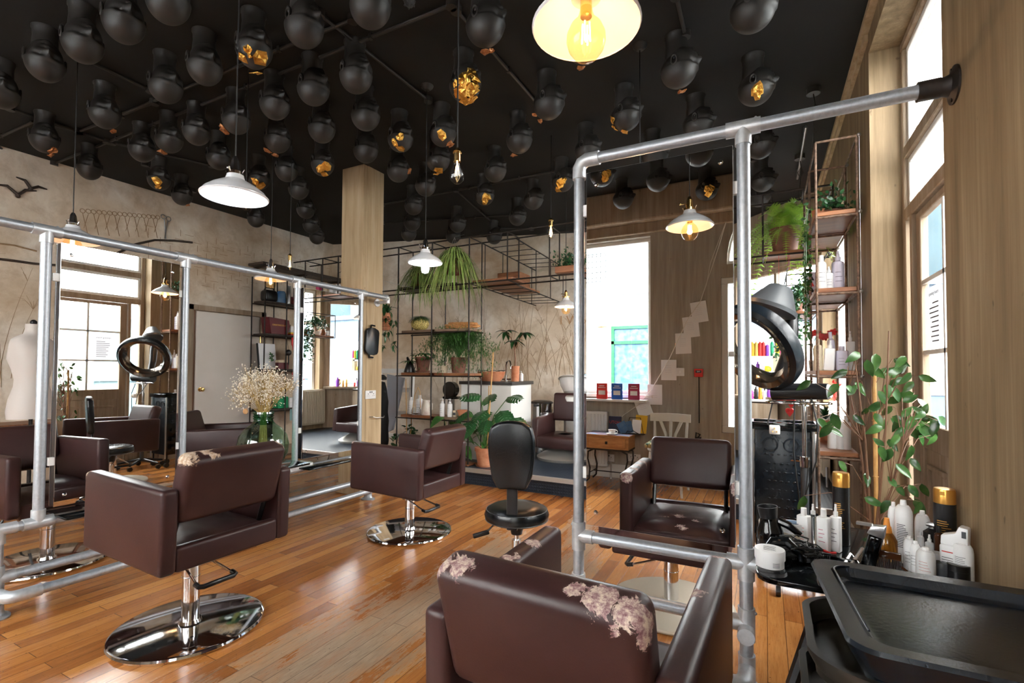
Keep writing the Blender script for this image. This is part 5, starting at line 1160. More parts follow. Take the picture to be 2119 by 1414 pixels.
e=pot('heart-leaved plant in a clay pot at the foot of the iron shelving',(-3.28,4.78,.20),.08,.13,'terracotta','plant','potted_plant'); b=MB()
for k in range(9): a=k*2.4; q=(.13*math.cos(a),.10*math.sin(a),.16+.05*k); leaf(b,q,(math.cos(a),math.sin(a)-.4,-.3),(0,-.4,1),.20,.15,.4,.1,5,wf=lambda t_:(math.sin(PI*min(1,t_**.6))**.8)); b.tube([(0,0,.1),q],.003,5)
plant_child(e,b,'green')
p=seat_at(845,918,.20,4.74); e=pot('trailing plant in a wide clay pot left of the iron shelving foot',p,.115,.13,'terracotta','plant','potted_plant'); b=MB()
for k in range(46): a=random.uniform(0,2*PI); r=random.uniform(.02,.2); q=Vector((r*math.cos(a),r*math.sin(a),.13+random.uniform(0,.30)*(1-r*3))); leaf(b,q,rv()+Vector((0,0,.2)),(0,0,1),.08,.05,.4)
plant_child(e,b,'darkgreen'); b=MB(); b.cyl((-.02,0,.1),(-.05,0,.95),.005,n=6); b.tube([(.02,0,.1),(.05,0,.5),(.09,0,.75),(.14,0,.85),(.17,0,.8),(.18,0,.6)],.004,6); obj('bamboo_cane',b,M['cane'],e)
# basket planter on column corner
p=at(796,665,Y=4.15); e=thing('hanging_planter','red-brown woven hanging planter with dark trailing leaves beside the timber column','plant',(p.x-.02,4.15,p.z-.10)); b=MB(); b.lathe([(0,0),(.06,0),(.085,.08),(.08,.19),(.072,.19),(.075,.08),(.05,.01),(0,.01)],24)
for k in range(7): b.torus((0,0,.02+.026*k),.075,.008,24,6)
obj('basket',b,M['terracotta'],e); b=MB()
for v_ in range(9):
    a=random.uniform(0,2*PI); pts=[Vector((0,0,.19)),Vector((.07*math.cos(a),.07*math.sin(a),.24)),Vector((.12*math.cos(a),.12*math.sin(a),.10)),Vector((.13*math.cos(a),.13*math.sin(a),-random.uniform(.0,.2)))]; b.tube(pts,.002,4)
    for q in pts[1:]:
        for k in range(4): leaf(b,q+rv(.03),rv()+Vector((0,0,-.3)),(0,0,1),.08,.032,.3)
for k in range(14): leaf(b,(random.uniform(-.05,.05),random.uniform(-.05,.05),.2),rv()+Vector((0,0,1)),rv(),.11,.04,.3)
plant_child(e,b,'darkgreen'); b=MB(); b.tube([(0,0,.19),(0,.0,ZHI-e.location.z),(0,.55,ZHI-e.location.z)],.002,4); obj('hanging_wire',b,M['steel'],e)
# leaning white framed mirror/board and coat stand behind column
e=thing('leaning_frame','white wooden folding frame with grey cloth leaning by the left end of the shelving','frame',(-4.70,5.35,0))
b=MB(); A=RX(-.06); 
for x in (-.30,.30): b.box(x-.03,-.02,0,x+.03,.02,1.28,M=A)
for z in (.30,.62,.95,1.22): b.box(-.30,-.018,z,.30,.018,z+.06,M=A)
obj('frame',b,M['whitepaint'],e,smooth=False); b=MB(); b.prism([(-.12,1.2),(.2,1.15),(.05,.42),(-.05,.38)],-.05,-.03,'xz',M=A); obj('cloth',b,mat('grey cloth',(.35,.37,.42),.9),e)
e=thing('coat_stand','dark coats and a cap hanging on a slim metal stand','coat stand',(-4.42,4.80,0)); b=MB(); b.cyl((0,0,0),(0,0,1.30),.012,n=12); b.tube([(-.17,-.05,.02),(0,0,.05),(.17,.05,.02)],.01,8); b.tube([(.05,-.17,.02),(0,0,.05),(-.05,.17,.02)],.01,8)
b.tube([(-.14,0,.30),(.14,0,.30)],.006,6); obj('stand',b,M['blackmetal'],e)
b=MB(); pr=[(0,1.12),(.06,1.10),(.09,1.02),(.12,.85),(.14,.60),(.15,.35),(.12,.30),(0,.32)]; t_=bmesh.new(); b.lathe(pr[::-1],28,sx=1,sy=.6)
for v in b.bm.verts: v.co+=Vector((.018*math.sin(v.co.z*22+v.co.x*30),.02*math.sin(v.co.z*9+v.co.x*50),0))
obj('coat',b,M['coat'],e); b=MB(); b.lathe([(0,.07),(.05,.065),(.085,.03),(.08,.0),(0,0)],24,(0,0,1.13)); b.box(-.12,-.02,1.125,-.05,.03,1.135,bev=.003); obj('cap',b,M['coat'],e); b=MB(); b.sph((-.12,-.06,.80),(.10,.06,.07),16); b.tube([(-.12,-.06,.86),(-.06,-.04,1.0),(-.01,0,1.12)],.006,6); obj('bag',b,M['coat'],e)
M['lav2']=mat('pale grey rubber cap',(.28,.29,.29),.5)
# ================================================================== LEFT SIDE THINGS
# demijohn vase with dried flowers
p=at(545,890,X=-3.42); e=thing('demijohn_vase','round green glass demijohn vase on the black bay shelf','vase',(-3.42,p.y,.511))
b=MB(); prof=[(0,.0),(.09,.0),(.14,.035),(.175,.10),(.182,.17),(.168,.235),(.13,.29),(.085,.325),(.070,.345),(.066,.36),(.074,.368),(.066,.376),(.074,.388),(.066,.396),(.074,.405),(.072,.42)]
inn=[(max(r-.004,0),z+ (.004 if z<.02 else 0)) for r,z in prof]; b.lathe(prof[:8],56); obj('vase_body',b,M['greenglass'],e); b=MB(); b.lathe(prof[7:],56); obj('vase_neck',b,M['greenneck'],e)
fl=MB(); st=MB(); random.seed(11)
for k in range(46):
    a=random.uniform(0,2*PI); r=random.uniform(0,.16)**1.0; h=random.uniform(.50,.72); tip=Vector((r*1.35*math.cos(a),r*1.35*math.sin(a),h)); st.tube([(random.uniform(-.03,.03),random.uniform(-.03,.03),.02),(.02*math.cos(a),.02*math.sin(a),.40),tip],.0016,4)
    for j in range(38):
        q=tip+Vector([random.gauss(0,.036) for _ in range(3)])
        if j%3==0: st.tube([tip-Vector((0,0,.05)),q],.0007,3)
        t_=bmesh.new(); bmesh.ops.create_icosphere(t_,subdivisions=1,radius=random.uniform(.003,.0055)); fl._add(t_,T(*q))
f_=obj('dried_blossom',fl,M['dryflower'],e); f_['kind']='stuff'; s2=obj('dried_stems',st,M['drystem'],e); s2['kind']='stuff'
b=MB(); b.sph((-.02,-.135,.43),(.017,.017,.022),10); b.tube([(-.02,-.13,.445),(-.01,-.10,.49),(0,-.04,.42)],.0015,4); obj('seed_pod',b,mat('dried seed pod',(.6,.33,.15),.8),e)
b=MB(); b.sph((.03,.13,.585),(.022,.022,.018),10); obj('seed_pod',b,M['drystem'],e)
# magazines on the bay shelf
for k,(dy,rz_,m_) in enumerate(((.0,.15,'paper'),(.02,-.1,'black'),(.03,.22,'paper'),(.0,.05,'paper'))):
    b=MB(); b.box(-.10,-.14,0,.10,.14,.006,bev=.001,seg=1); o=obj('magazine',b,M[m_],smooth=False,loc=(FX+.02+.01*k,2.12+dy,.5108+.0065*k)); o.rotation_euler=(0,0,rz_); tag(o,['white magazine at the bottom of the pile on the bay shelf','black magazine second from the bottom of the bay shelf pile','white magazine second from the top of the bay shelf pile','white magazine topmost on the bay shelf pile'][k],'magazine','magazine pile on the bay shelf')
b=MB(); b.box(-.08,-.14,0,.08,.10,.003,bev=.02,seg=3); o=obj('paper_sheet',b,M['paper'],loc=(FX-.05,a3[0]+.03,.448),smooth=False); tag(o,'white sheet of paper on the shelf under the farther left mirror','paper')
# mannequin torso
p=at(70,865,X=-5.55); tz=p.z
e=thing('dress_form','cream linen dressmaker torso on a black stand by the left wall','mannequin',(-5.55,p.y-.02,0),math.radians(-62))
b=MB(); t_=bmesh.new(); prof=[(tz-.0,.165,.115),(tz+.06,.172,.12),(tz+.16,.158,.112),(tz+.27,.122,.092),(tz+.33,.118,.09),(tz+.42,.140,.105),(tz+.50,.158,.122),(tz+.56,.165,.115),(tz+.62,.178,.09),(tz+.66,.172,.075),(tz+.69,.125,.062),(tz+.715,.065,.055),(tz+.75,.052,.05),(tz+.80,.050,.048)]
n=40; rings=[]
for z,rx,ry in prof: rings.append([t_.verts.new((rx*math.copysign(abs(math.cos(2*PI*i/n))**.85,math.cos(2*PI*i/n)),ry*math.copysign(abs(math.sin(2*PI*i/n))**.9,math.sin(2*PI*i/n))-(.018*math.exp(-((z-tz-.5)/.06)**2)*abs(math.cos(2*PI*i/n))*(1 if math.sin(2*PI*i/n)<0 else 0)),z)) for i in range(n)])
for A_,B_ in zip(rings,rings[1:]):
    for i in range(n): t_.faces.new((A_[i],A_[(i+1)%n],B_[(i+1)%n],B_[i]))
t_.faces.new(rings[0][::-1]); t_.faces.new(rings[-1]); b._add(t_); o=obj('torso',b,M['fabricwhite'],e,ang=70)
b=MB(); b.cyl((0,0,.03),(0,0,tz+.01),.014,n=14)
for k in range(3): a=k*2*PI/3; b.tube([(0,0,.18),(.16*math.cos(a),.16*math.sin(a),.12),(.22*math.cos(a),.22*math.sin(a),.0)],.010,8)
b.sph((0,0,tz+.815),.025,12); obj('stand',b,M['black'],e)
e=thing('console_table','brown wooden side table with shelf behind the cream torso','table',(-6.12,2.12,0)); b=MB(); b.box(-.20,-.42,.72,.20,.42,.75,bev=.005); b.box(-.17,-.38,.62,.17,.38,.72); obj('table_top',b,M['wood'],e,smooth=False)
for sx_ in (-.17,.17):
    for sy_ in (-.38,.38): b=MB(); b.box(sx_-.02,sy_-.02,0,sx_+.02,sy_+.02,.63); obj('leg',b,M['wood'],e,smooth=False)
# birds, scissors and rods on the left wall
for lab,px,py,s_,r_ in (('dark rope gull on the left wall, lower of two',35,400,1,.1),('dark rope gull on the left wall, upper of two',63,388,.8,-.2)):
    p=at(px,py,X=XL); b=MB(); b.tube([(0,-.15*s_,.045*s_),(0,-.07*s_,.05*s_),(0,0,-.02*s_),(0,.06*s_,.04*s_),(0,.14*s_,.05*s_)],[.006,.014,.018,.014,.006],8); b.sph((0,0,-.03*s_),(.016,.02,.02),8); o=obj('wall_bird',b,M['darkwood'],loc=(XL+.02,p.y,p.z)); o.rotation_euler=(r_,0,0); tag(o,lab,'ornament','rope gulls')
p=at(343,470,X=-6.36); b=MB(); b.torus((0,-.025,.12),.025,.005,18,6,RY(PI/2)); b.torus((0,.035,.11),.025,.005,18,6,RY(PI/2)); b.tube([(0,-.015,.095),(0,.01,-.14)],.006,6); b.tube([(0,.025,.085),(.004,-.005,-.14)],.006,6); b.cyl((-.01,0,0),(.008,0,0),.008,n=10); o=obj('scissors',b,M['steel'],loc=(XL+.012,p.y,p.z)); tag(o,'real steel scissors hanging at the end of the scissor imprints','scissors')
def wrod(label,pts,r,m='darkwood'):
    P_=[at(x,y,X=XL+r*.8) for x,y in pts]; b=MB(); b.tube(P_,r,8); o=obj('bent_twig',b,M[m]); tag(o,label,'twig')
wrod('long brown bent twig on the left wall beside the torso',[(-20,534),(30,540),(70,546),(116,549)],.012)
wrod('thin pale twig above the long one on the left wall',[(-20,502),(30,508),(76,520)],.008,'stem2')
wrod('curved brown twig under the scissors on the left wall',[(243,524),(280,506),(320,497),(360,498),(398,502)],.013)
# things on the wall rod shelving
def lx(px,py,X=-6.19): return at(px,py,X=X)
zz=2.206
def ly(px): return at(px,640,X=-6.12).y
def bx(label,cat,name,y0,y1,x0,x1,z0,h,m,bev=.003,grp=None,rz=0):
    b=MB(); b.box(-(x1-x0)/2,-(y1-y0)/2,0,(x1-x0)/2,(y1-y0)/2,h,bev=bev,seg=1); o=obj(name,b,M[m],smooth=False,loc=((x0+x1)/2,(y0+y1)/2,z0)); o.rotation_euler=(0,0,rz); tag(o,label,cat,grp); return o
y0=ly(548)
b=MB(); b.box(-.08,-.10,0,.08,.10,.17,bev=.05,seg=4); b.tube([(0,-.08,.16),(0,-.06,.20),(0,.06,.20),(0,.08,.16)],.008,8); o=obj('black_bag',b,M['black'],loc=(-6.20,y0+.12,zz)); tag(o,'black rounded bag on the top shelf beside the door','bag')
b=MB(); b.lathe([(0,0),(.06,0),(.065,.02),(.06,.14),(.045,.17),(.0,.175)],24); o=obj('blue_kettle',b,M['bluegloss'],loc=(-6.14,y0+.27,zz)); tag(o,'blue round kettle on the top shelf of the left wall shelving','kettle')
b=MB(); b.lathe([(0,0),(.03,0),(.03,.21),(.026,.22),(.026,.26),(0,.26)],20); o=obj('steel_flask',b,M['steel'],loc=(-6.10,y0+.36,zz)); tag(o,'slim steel vacuum flask on the top shelf of the left wall shelving','flask')
bx('dark red toaster-like box on the top left wall shelf','box','small_box',y0+.42,y0+.62,-6.26,-6.12,zz,.12,'maroon',.02)
zz=1.756
e=thing('colour_box','dark red sloping display box with small gold lettering beside the door','box',(-6.17,y0+.20,zz)); b=MB(); b.prism([(-.13,0),(.13,0),(.17,.12),(.15,.21),(-.17,.23)],-.08,.10,'yz',bev=.004); obj('box_body',b,M['maroon'],e,smooth=False)
tx=text('printed_text','CREATIVECOLOR',.030,M['goldcap'],T(.1015,0,.125)@RZ(PI/2)@RX(PI/2),e,.0006)
for k,(m_,w) in enumerate((('red',.26),('yellow',.24),('paper',.23),('paper',.24),('paper',.22),('paper',.23),('cream',.20))):
    bx(['red box lowest','yellow box second','white box third','white box fourth','white box fifth','white box sixth','cream box topmost'][k]+' in the pile right of the dark red display box','box','carton',y0+.42,y0+.42+w,-6.26,-6.12,zz+.0225*k,.022,m_,.002,'pile of cartons on the left wall shelf')
for k in range(3):
    b=MB(); b.lathe([(0,-.16),(.012,-.155),(.016,-.12),(.026,-.11),(.03,-.03),(.022,0),(0,.0)],14); b.cyl((0,0,-.18),(0,0,-.155),.011,n=8); o=obj('red_hanging_tube',b,M['red'],loc=(-6.035,y0+.40+.085*k,1.72)); tag(o,['left','middle','right'][k]+' red rubber tube hanging under the shelf with the carton pile','tube','red hanging tubes')
for k in range(2):
    b=MB(); b.lathe([(0,-.16),(.012,-.155),(.016,-.12),(.026,-.11),(.03,-.03),(.022,0),(0,.0)],14); o=obj('red_hanging_tube',b,M['red'],loc=(-6.035,y0+.42+.085*k,1.23)); tag(o,['left','right'][k]+' red rubber tube hanging under the calendar shelf','tube','red hanging tubes')
zz=1.266
e=thing('print_frame','white leaning print with black edge on the shelf beside the door','picture',(-6.20,y0+.13,zz)); b=MB(); A=RY(-.15); b.box(-.01,-.13,0,.005,.13,.36,M=A); obj('board',b,M['paper'],e,smooth=False); b=MB(); b.box(-.012,-.15,0,.004,-.13,.36,M=A); obj('edge',b,M['black'],e,smooth=False); b=MB()
for k in range(14): a=k*.9; leaf(b,(.02,.03,.10+.008*k),(.1,math.sin(a),abs(math.cos(a))+.1),(1,0,0),.05,.02,.1)
obj('printed_leaves',b,M['green'],e)
bx('short stack of red and cream boxes before the leaning print','box','carton',y0+.19,y0+.36,-6.14,-6.07,zz,.09,'maroon'); bx('cream box on top of the red stack before the leaning print','box','carton',y0+.19,y0+.36,-6.14,-6.07,zz+.091,.035,'cream')
e=thing('wall_calendar','white ruled calendar sheet hanging on the left wall shelving','calendar',(-6.03,y0+.55,1.42)); b=MB(); b.box(-.002,-.13,-.14,.002,.13,.14); obj('sheet',b,M['paper'],e,smooth=False); b=MB()
for k in range(7): b.box(.002,-.12,-.11+.035*k,.003,.12,-.108+.035*k)
b.box(.002,-.09,.0,.003,-.05,.03); obj('printed_lines',b,M['textdark'],e,smooth=False)
e=thing('round_brush','black round brush hanging by a long handle on the left wall shelving','brush',(-6.03,y0+.32,1.48)); b=MB(); b.cyl((0,0,-.15),(0,0,.0),.008,n=8); obj('handle',b,M['black'],e); b=MB(); b.sph((0,0,.02),(.035,.045,.045),14); obj('brush_head',b,M['black'],e); b=MB(); b.tube([(0,0,.06),(-.0,-.03,.2)],.002,4); obj('cord',b,M['cord'],e)
e=thing('red_curling_tool','red handled hair tool hanging slanted on the left wall shelving','hair tool',(-6.02,y0+.5,1.575)); b=MB(); b.tube([(0,-.10,-.02),(0,0,.0),(0,.12,.02)],[.008,.013,.016],10); obj('handle',b,M['red'],e); b=MB(); b.sph((0,.125,.02),.016,10); obj('tip',b,M['white'],e)
zz=.711
bx('dark green box on the low shelf of the left wall shelving','box','carton',y0+.20,y0+.36,-6.2,-6.07,zz,.16,'tealgreen')
for i in range(3):
    for j in range(2): bx(f'white ruled carton, {["left","middle","right"][i]} {["lower","upper"][j]} one on the low left shelf','box','carton',y0+.38+.105*i,y0+.48+.105*i,-6.2,-6.07,zz+.071*j,.07,'paper',.002,'white cartons on the low left shelf')
b=MB()
for k in range(6): b.box(-.02,-.15+.05*k,-.16-.02*(k%2),.0,-.105+.05*k,0,bev=.006)
o=obj('teal_cloth',b,mat('teal cloth',(.25,.42,.42),.9),loc=(-6.035,y0+.52,.69)); tag(o,'pale teal cloth hanging below the low left shelf','cloth')
# pastel cartons on the gantry, left of the column
for k,(px,m_) in enumerate(((628,'cream'),(645,'orange'),(662,'magenta'),(677,'cream'),(690,'paper'),(703,'paper'))):
    x=at(px,585,Y=SY+.08).x; bx(f'small pastel carton on the left gantry board, {ORD[k]} from the left','box','carton',SY+.04,SY+.12,x-.035,x+.035,ZHI+.035,.13 if k!=1 else .10,'cream' if m_=='cream' else m_,.003,'pastel cartons on the gantry')
b=MB(); b.tube([at(x,y,Y=SY-.02) for x,y in ((717,530),(718,548),(713,560),(700,565))],.004,6); o=obj('loose_cable',b,M['cord']); tag(o,'loose black cable looping from the gantry left of the column','cable')
# ================================================================== RIGHT SIDE THINGS
# fern on the gantry
p=at(1626,500,Y=SY-.02); e=thing('potted_fern','large bright green fern in a brown pot on the gantry at right','plant',(p.x,SY+.13,ZHI+.036)); b=MB(); b.lathe([(0,0),(.09,0),(.115,.17),(.12,.17),(.125,.21),(.105,.21),(.10,.17),(0,.17)],32); obj('pot',b,M['terradark'],e)
b=MB(); fernfronds(b,(0,0,.19),110,.46,seed=8,el=(.1,1.45),pin=.062); o=plant_child(e,b,'fern','fern_fronds'); 
# dark foliage and trailing plant on the rebar shelving
e=thing('silver_leaf_plant','dark silvery leafed plant on the highest board of the rebar shelving','plant',(.41,3.92,2.291)); b=MB(); b.lathe([(0,0),(.055,0),(.07,.06),(.06,.06),(0,.05)],20); obj('pot',b,M['terradark'],e); b=MB(); random.seed(5)
for k in range(220): q=Vector((random.gauss(0,.055),random.gauss(0,.10),.06+abs(random.gauss(0,.05)))); leaf(b,q,rv()+Vector((0,0,.3)),rv(),.035,.022,.2,.1,3)
plant_child(e,b,'sl') if 'sl' in M else plant_child(e,b,'darkgreen')
e=thing('trailing_vine','long mottled vine trailing down the left posts of the rebar shelving','plant',(.29,3.90,2.291)); b=MB(); b.lathe([(0,0),(.04,0),(.05,.07),(.044,.07),(0,.06)],18,(.05,0,0)); obj('pot',b,M['terracotta'],e); b=MB()
for v_ in range(7):
    x0=random.uniform(-.045,-.02); L=random.uniform(.5,.95); pts=[Vector((.05,0,.07)),Vector((x0*.5,0,.09)),Vector((x0,.01*v_-.03,.0)),Vector((x0-.005,.01*v_-.03,-L*.5)),Vector((x0,.01*v_-.03,-L))]; b.tube(pts,.0018,4)
    for k in range(24):
        t_=random.uniform(0,1); q=Vector((x0,.01*v_-.03,.02-L*t_)); leaf(b,q+rv(.012),rv()+Vector((0,0,-.4)),rv(),.032,.024,.2)
plant_child(e,b,'greygreen')
z=1.796
for i,(px,h,r,k,sq,m_) in enumerate(((1700,.235,.030,'cap',False,'white'),(1716,.165,.026,'spray',False,'white'),(1736,.27,.036,'spray',False,'lav'))):
    if m_=='lav' and 'lav' not in M: M['lav']=mat('pale lavender plastic',(.55,.52,.62),.4)
    p=at(px,600,Y=3.80); bottle(['tall white bottle on the upper rebar shelf','short white spray bottle on the upper rebar shelf between two tall ones','tall lavender spray bottle on the upper rebar shelf'][i],(min(p.x,.50),3.80+.02*i,z),h,r,k,m_,lab='textdark')
e=thing('bird_house_box','small pale box with red and black triangles on the upper rebar shelf','box',(.335,4.35,z)); b=MB(); b.box(-.05,-.04,0,.05,.04,.22,bev=.003); obj('box_body',b,M['lav'],e,smooth=False); b=MB()
for k in range(4):
    zq=.02+.045*k; b.prism([(-.03,zq),(.0,zq),(-.015,zq+.035)],-.043,-.040,'xz',mi=k%2); b.prism([(.005,zq),(.035,zq),(.02,zq+.035)],-.043,-.040,'xz',mi=(k+1)%2)
obj('triangle_print',b,[M['red'],M['black']],e,smooth=False)
z=1.266
for i,(px,h,r,k,sq,m_,lean) in enumerate(((1692,.21,.024,'cap',False,'cream',0),(1714,.205,.030,'spray',True,'white',.06),(1727,.26,.022,'cap',False,'lav',-.06),(1743,.16,.034,'cap',True,'lav',0),(1763,.265,.024,'spray',True,'white',0))):
    p=at(px,765,Y=3.82); e=bottle(['cream capped bottle at the left of the middle rebar shelf','white square spray bottle leaning slightly on the middle rebar shelf','slim grey bottle leaning behind the others on the middle rebar shelf','squat grey bottle on the middle rebar shelf','tall white square spray bottle at the right of the middle rebar shelf'][i],(min(p.x,.495),3.80+(.07 if i==2 else 0)+.01*i,z),h,r,k,m_,square=sq,lab='textdark' if i in(3,) else None); e.rotation_euler=(0,lean,0)
z=.751
for i,(px,h) in enumerate(((1722,.20),(1738,.17),(1752,.22))):
    p=at(px,930,Y=3.85); bottle(['left','middle','right'][i]+' white bottle on the lowest rebar shelf behind the ficus',(min(p.x,.48),3.85,z),h,.026,'cap','white')
e=pot('spiky dark green plant in a terracotta pot on the floor behind the rebar shelving',(.40,4.33,.751),.075,.14,'terracotta','plant','potted_dracaena'); b=MB()
for k in range(34): a=random.uniform(0,2*PI); el_=random.uniform(.2,1.4); leaf(b,(0,0,.15),(math.cos(a)*math.cos(el_),math.sin(a)*math.cos(el_),math.sin(el_)),(0,0,1),random.uniform(.10,.155),.014,.35,.1,5)
plant_child(e,b,'darkgreen'); e['label']='spiky dark green plant in a terracotta pot on the lowest rebar shelf'
e=thing('red_flower_stem','red orchid-like blooms in a white pot on the middle rebar shelf','plant',(.33,4.32,1.266)); b=MB(); b.lathe([(0,0),(.03,0),(.04,.08),(.035,.08),(0,.07)],18); obj('pot',b,M['white'],e); b=MB(); b.tube([(0,0,.07),(-.01,0,.2),(.03,0,.29),(.10,0,.27)],.003,5)
fb=MB()
for k in range(9):
    q=Vector((-.02+.018*k,random.uniform(-.02,.02),.27+.02*math.sin(k)))
    for j in range(5): a=j*2*PI/5; leaf(fb,q,(math.cos(a),random.uniform(-.4,.4),math.sin(a)),(0,-1,0),.03,.022,.1,.1,3)
obj('stem',b,M['green'],e); obj('petals',fb,M['red'],e)
# product display in the bay
dY=6.80
def dz(py): return at(1585,py,Y=dY).z+(.0)
zr1=dz(737); zr2=dz(772); xL,xR=at(1530,740,Y=dY).x,.13
e=thing('product_display','white shelf unit of hair products in front of the bay window','shelf',(0,dY+.12,.172)); b=MB(); b.box(xL,-.12,0,xR,.12,zr2-.172-.03-.35); obj('cabinet',b,M['joinery'],e,smooth=False)
for zq in (zr1,zr2,zr2-.33):
    b=MB(); b.box(xL,-.12,zq-.172-.03,xR,.12,zq-.172,bev=.003,seg=1); obj('shelf_board',b,M['white'],e,smooth=False)
for xq in (xL,xR-.02): b=MB(); b.box(xq,.09,.0,xq+.02,.12,zr1+.05-.172); obj('side_post',b,M['white'],e,smooth=False)
cols=[('amberb',(.75,.42,.02)),('goldy',(.7,.5,.12)),('redb',(.75,.04,.03)),('redc',(.6,.03,.03)),('purp',(.25,.05,.5)),('grn',(.02,.45,.2)),('yel',(.85,.6,.03)),('pnk',(.7,.05,.35))]
for nm_,c_ in cols: M[nm_]=mat('coloured plastic '+nm_,c_,.4)
names=['amber yellow','pale gold','bright red','deep red','purple','green','lemon yellow','pink']
for k,px in enumerate((1557,1565,1573,1580,1588,1598,1609,1618)):
    x=at(px,737,Y=dY+.05).x; bottle(f'{names[k]} pump bottle with white head on the top display shelf',(x,dY+.06,zr1+.001),.235 if k!=4 else .19,.022,'pump',cols[k][0],'white',group='coloured pump bottles')
for k,(px,m_,h,r) in enumerate(((1556,'paper',.10,.03),(1568,'purp',.14,.022),(1577,'lav',.13,.03),(1607,'cream',.24,.04))):
    x=at(px,772,Y=dY-.02).x
    if k==3: bx('tall cream carton on the lower display shelf','box','carton',dY+.0,dY+.08,x-r,x+r,zr2+.001,h,'cream')
    elif k==1: bottle('purple bottle on the lower display shelf',(x,dY+.05,zr2+.001),h,r,'cap',m_)
    else: bx(['white small carton on the lower display shelf','','lavender carton on the lower display shelf'][k],'box','carton',dY+.0,dY+.08,x-r,x+r,zr2+.001,h,m_)
x=at(1587,766,Y=dY).x; b=MB(); b.sph((0,0,.045),(.055,.045,.045),16); o=obj('lemon',b,M['yel'],loc=(x,dY+.04,zr2+.001)); tag(o,'yellow lemon on the lower display shelf','fruit')
for k in range(7):
    x=at(1555+k*9,805,Y=dY).x; z0=zr2-.33; bottle(f'small product bottle on the lowest display shelf, {ORD[k]} from the left',(x,dY+.06,z0+.001),.13+.03*(k%3),.022,'cap',['pnk','black','orange','white','purp','paper','redb'][k],'black' if k%2 else 'white',group='small bottles on the lowest display shelf')
for k,(px,py,s_) in enumerate(((1614,826,.05),(1637,833,.055),(1634,852,.05))):
    p=at(px,py,Y=SY); b=MB(); b.sph((-s_*.25,0,.01),(s_*.4,.012,s_*.4),12); b.sph((s_*.25,0,.01),(s_*.4,.012,s_*.4),12); b.prism([(-s_*.62,0.0),(s_*.62,0),(0,-s_*.9)],-.01,.01,'xz'); b.cyl((0,0,.02),(0,0,ZHI-p.z-.008),.0012,n=4); o=obj('red_heart',b,M['red'],loc=p); 
    b2=MB(); tag(o,'red heart hanging on a thread behind the hood dryer, '+['highest','middle','lowest'][k]+' of three','ornament','red hanging hearts')
# hanging wire shelf between the gantry and the bay, with bonsai
ws=thing('hanging_wire_shelf','black wire shelf hung from rods in front of the bay window','shelf')
wx0,wx1,wy0,wy1,wz,wt=.20,.47,5.72,6.42,1.865,2.255
for x in (wx0,wx1):
    rod((x,4.70 if x>.3 else 4.98,wt),(x,wy1,wt),ws,.007)
    for y in (wy0,wy1): rod((x,y,wz-.02),(x,y,wt),ws,.007)
    rod((x,wy0,wz-.02),(x,wy1,wz-.02),ws,.007)
for y in (wy0,wy1): rod((wx0,y,wz-.02),(wx1,y,wz-.02),ws,.007); rod((wx0,y,wt),(wx1,y,wt),ws,.007)
b=MB(); b.box(wx0+.01,wy0+.01,wz-.012,wx1-.01,wy1-.01,wz+.012,bev=.003,seg=1); obj('shelf_board',b,M['wood'],ws,smooth=False)
e=thing('bonsai_tree','small bonsai fig in a white bowl on the hanging wire shelf','plant',(.33,6.10,wz+.013)); b=MB(); b.lathe([(0,0),(.07,0),(.10,.07),(.09,.07),(0,.06)],24); obj('pot',b,M['porcelain'],e); b=MB()
for k in range(330):
    a=random.uniform(0,2*PI); r=abs(random.gauss(0,.13)); q=Vector((r*math.cos(a)*.7,r*math.sin(a)*1.2,.25+random.gauss(0,.05)-r*.25)); leaf(b,q,rv(),rv(),.045,.028,.2,.1,3)
plant_child(e,b,'darkgreen'); b=MB(); b.tube([(0,0,.05),(.02,.01,.10),(-.01,-.02,.16),(.0,.03,.24)],[.034,.026,.016,.008],10); b.tube([(0,0,.12),(.0,-.07,.2)],[.014,.006],8); obj('trunk',b,M['stem'],e)
b=MB(); b.lathe([(0,0),(.04,0),(.055,.05),(.045,.10),(.03,.12),(0,.12)],22); o=obj('brown_vase',b,M['wood'],loc=(.33,6.26,wz+.013)); tag(o,'small round brown vase beside the bonsai','vase')
b=MB(); b.box(-.01,-.045,0,.01,.045,.11,bev=.003); b.box(-.0115,-.03,.015,.0115,.03,.095,mi=1); o=obj('photo_frame',b,[M['darkwood'],M['paper']],smooth=False,loc=(.33,6.365,wz+.013)); tag(o,'small dark picture frame at the end of the hanging wire shelf','picture')
e=thing('hanging_vine','dense dark vine spilling from a pot off the hanging wire shelf','plant',(.30,5.83,wz+.013)); b=MB(); b.lathe([(0,0),(.05,0),(.065,.08),(.055,.08),(0,.07)],20); obj('pot',b,M['terradark'],e); b=MB()
for v_ in range(12):
    a=v_*.6; L_=random.uniform(.25,.55); q0=Vector((.11*math.cos(a)-.12,.09*math.sin(a)-.06,0)); b.tube([(0,0,.08),q0*.7+Vector((0,0,.12)),q0+Vector((0,0,0)),q0+Vector((0,0,-L_*.6)),q0+Vector((.01,0,-L_))],.002,4)
    for k in range(34): t_=random.random(); leaf(b,q0+Vector((0,0,.1-t_*(L_+.08)))+rv(.03),rv()+Vector((0,0,-.4)),rv(),.045,.03,.2,.1,3)
plant_child(e,b,'darkgreen')
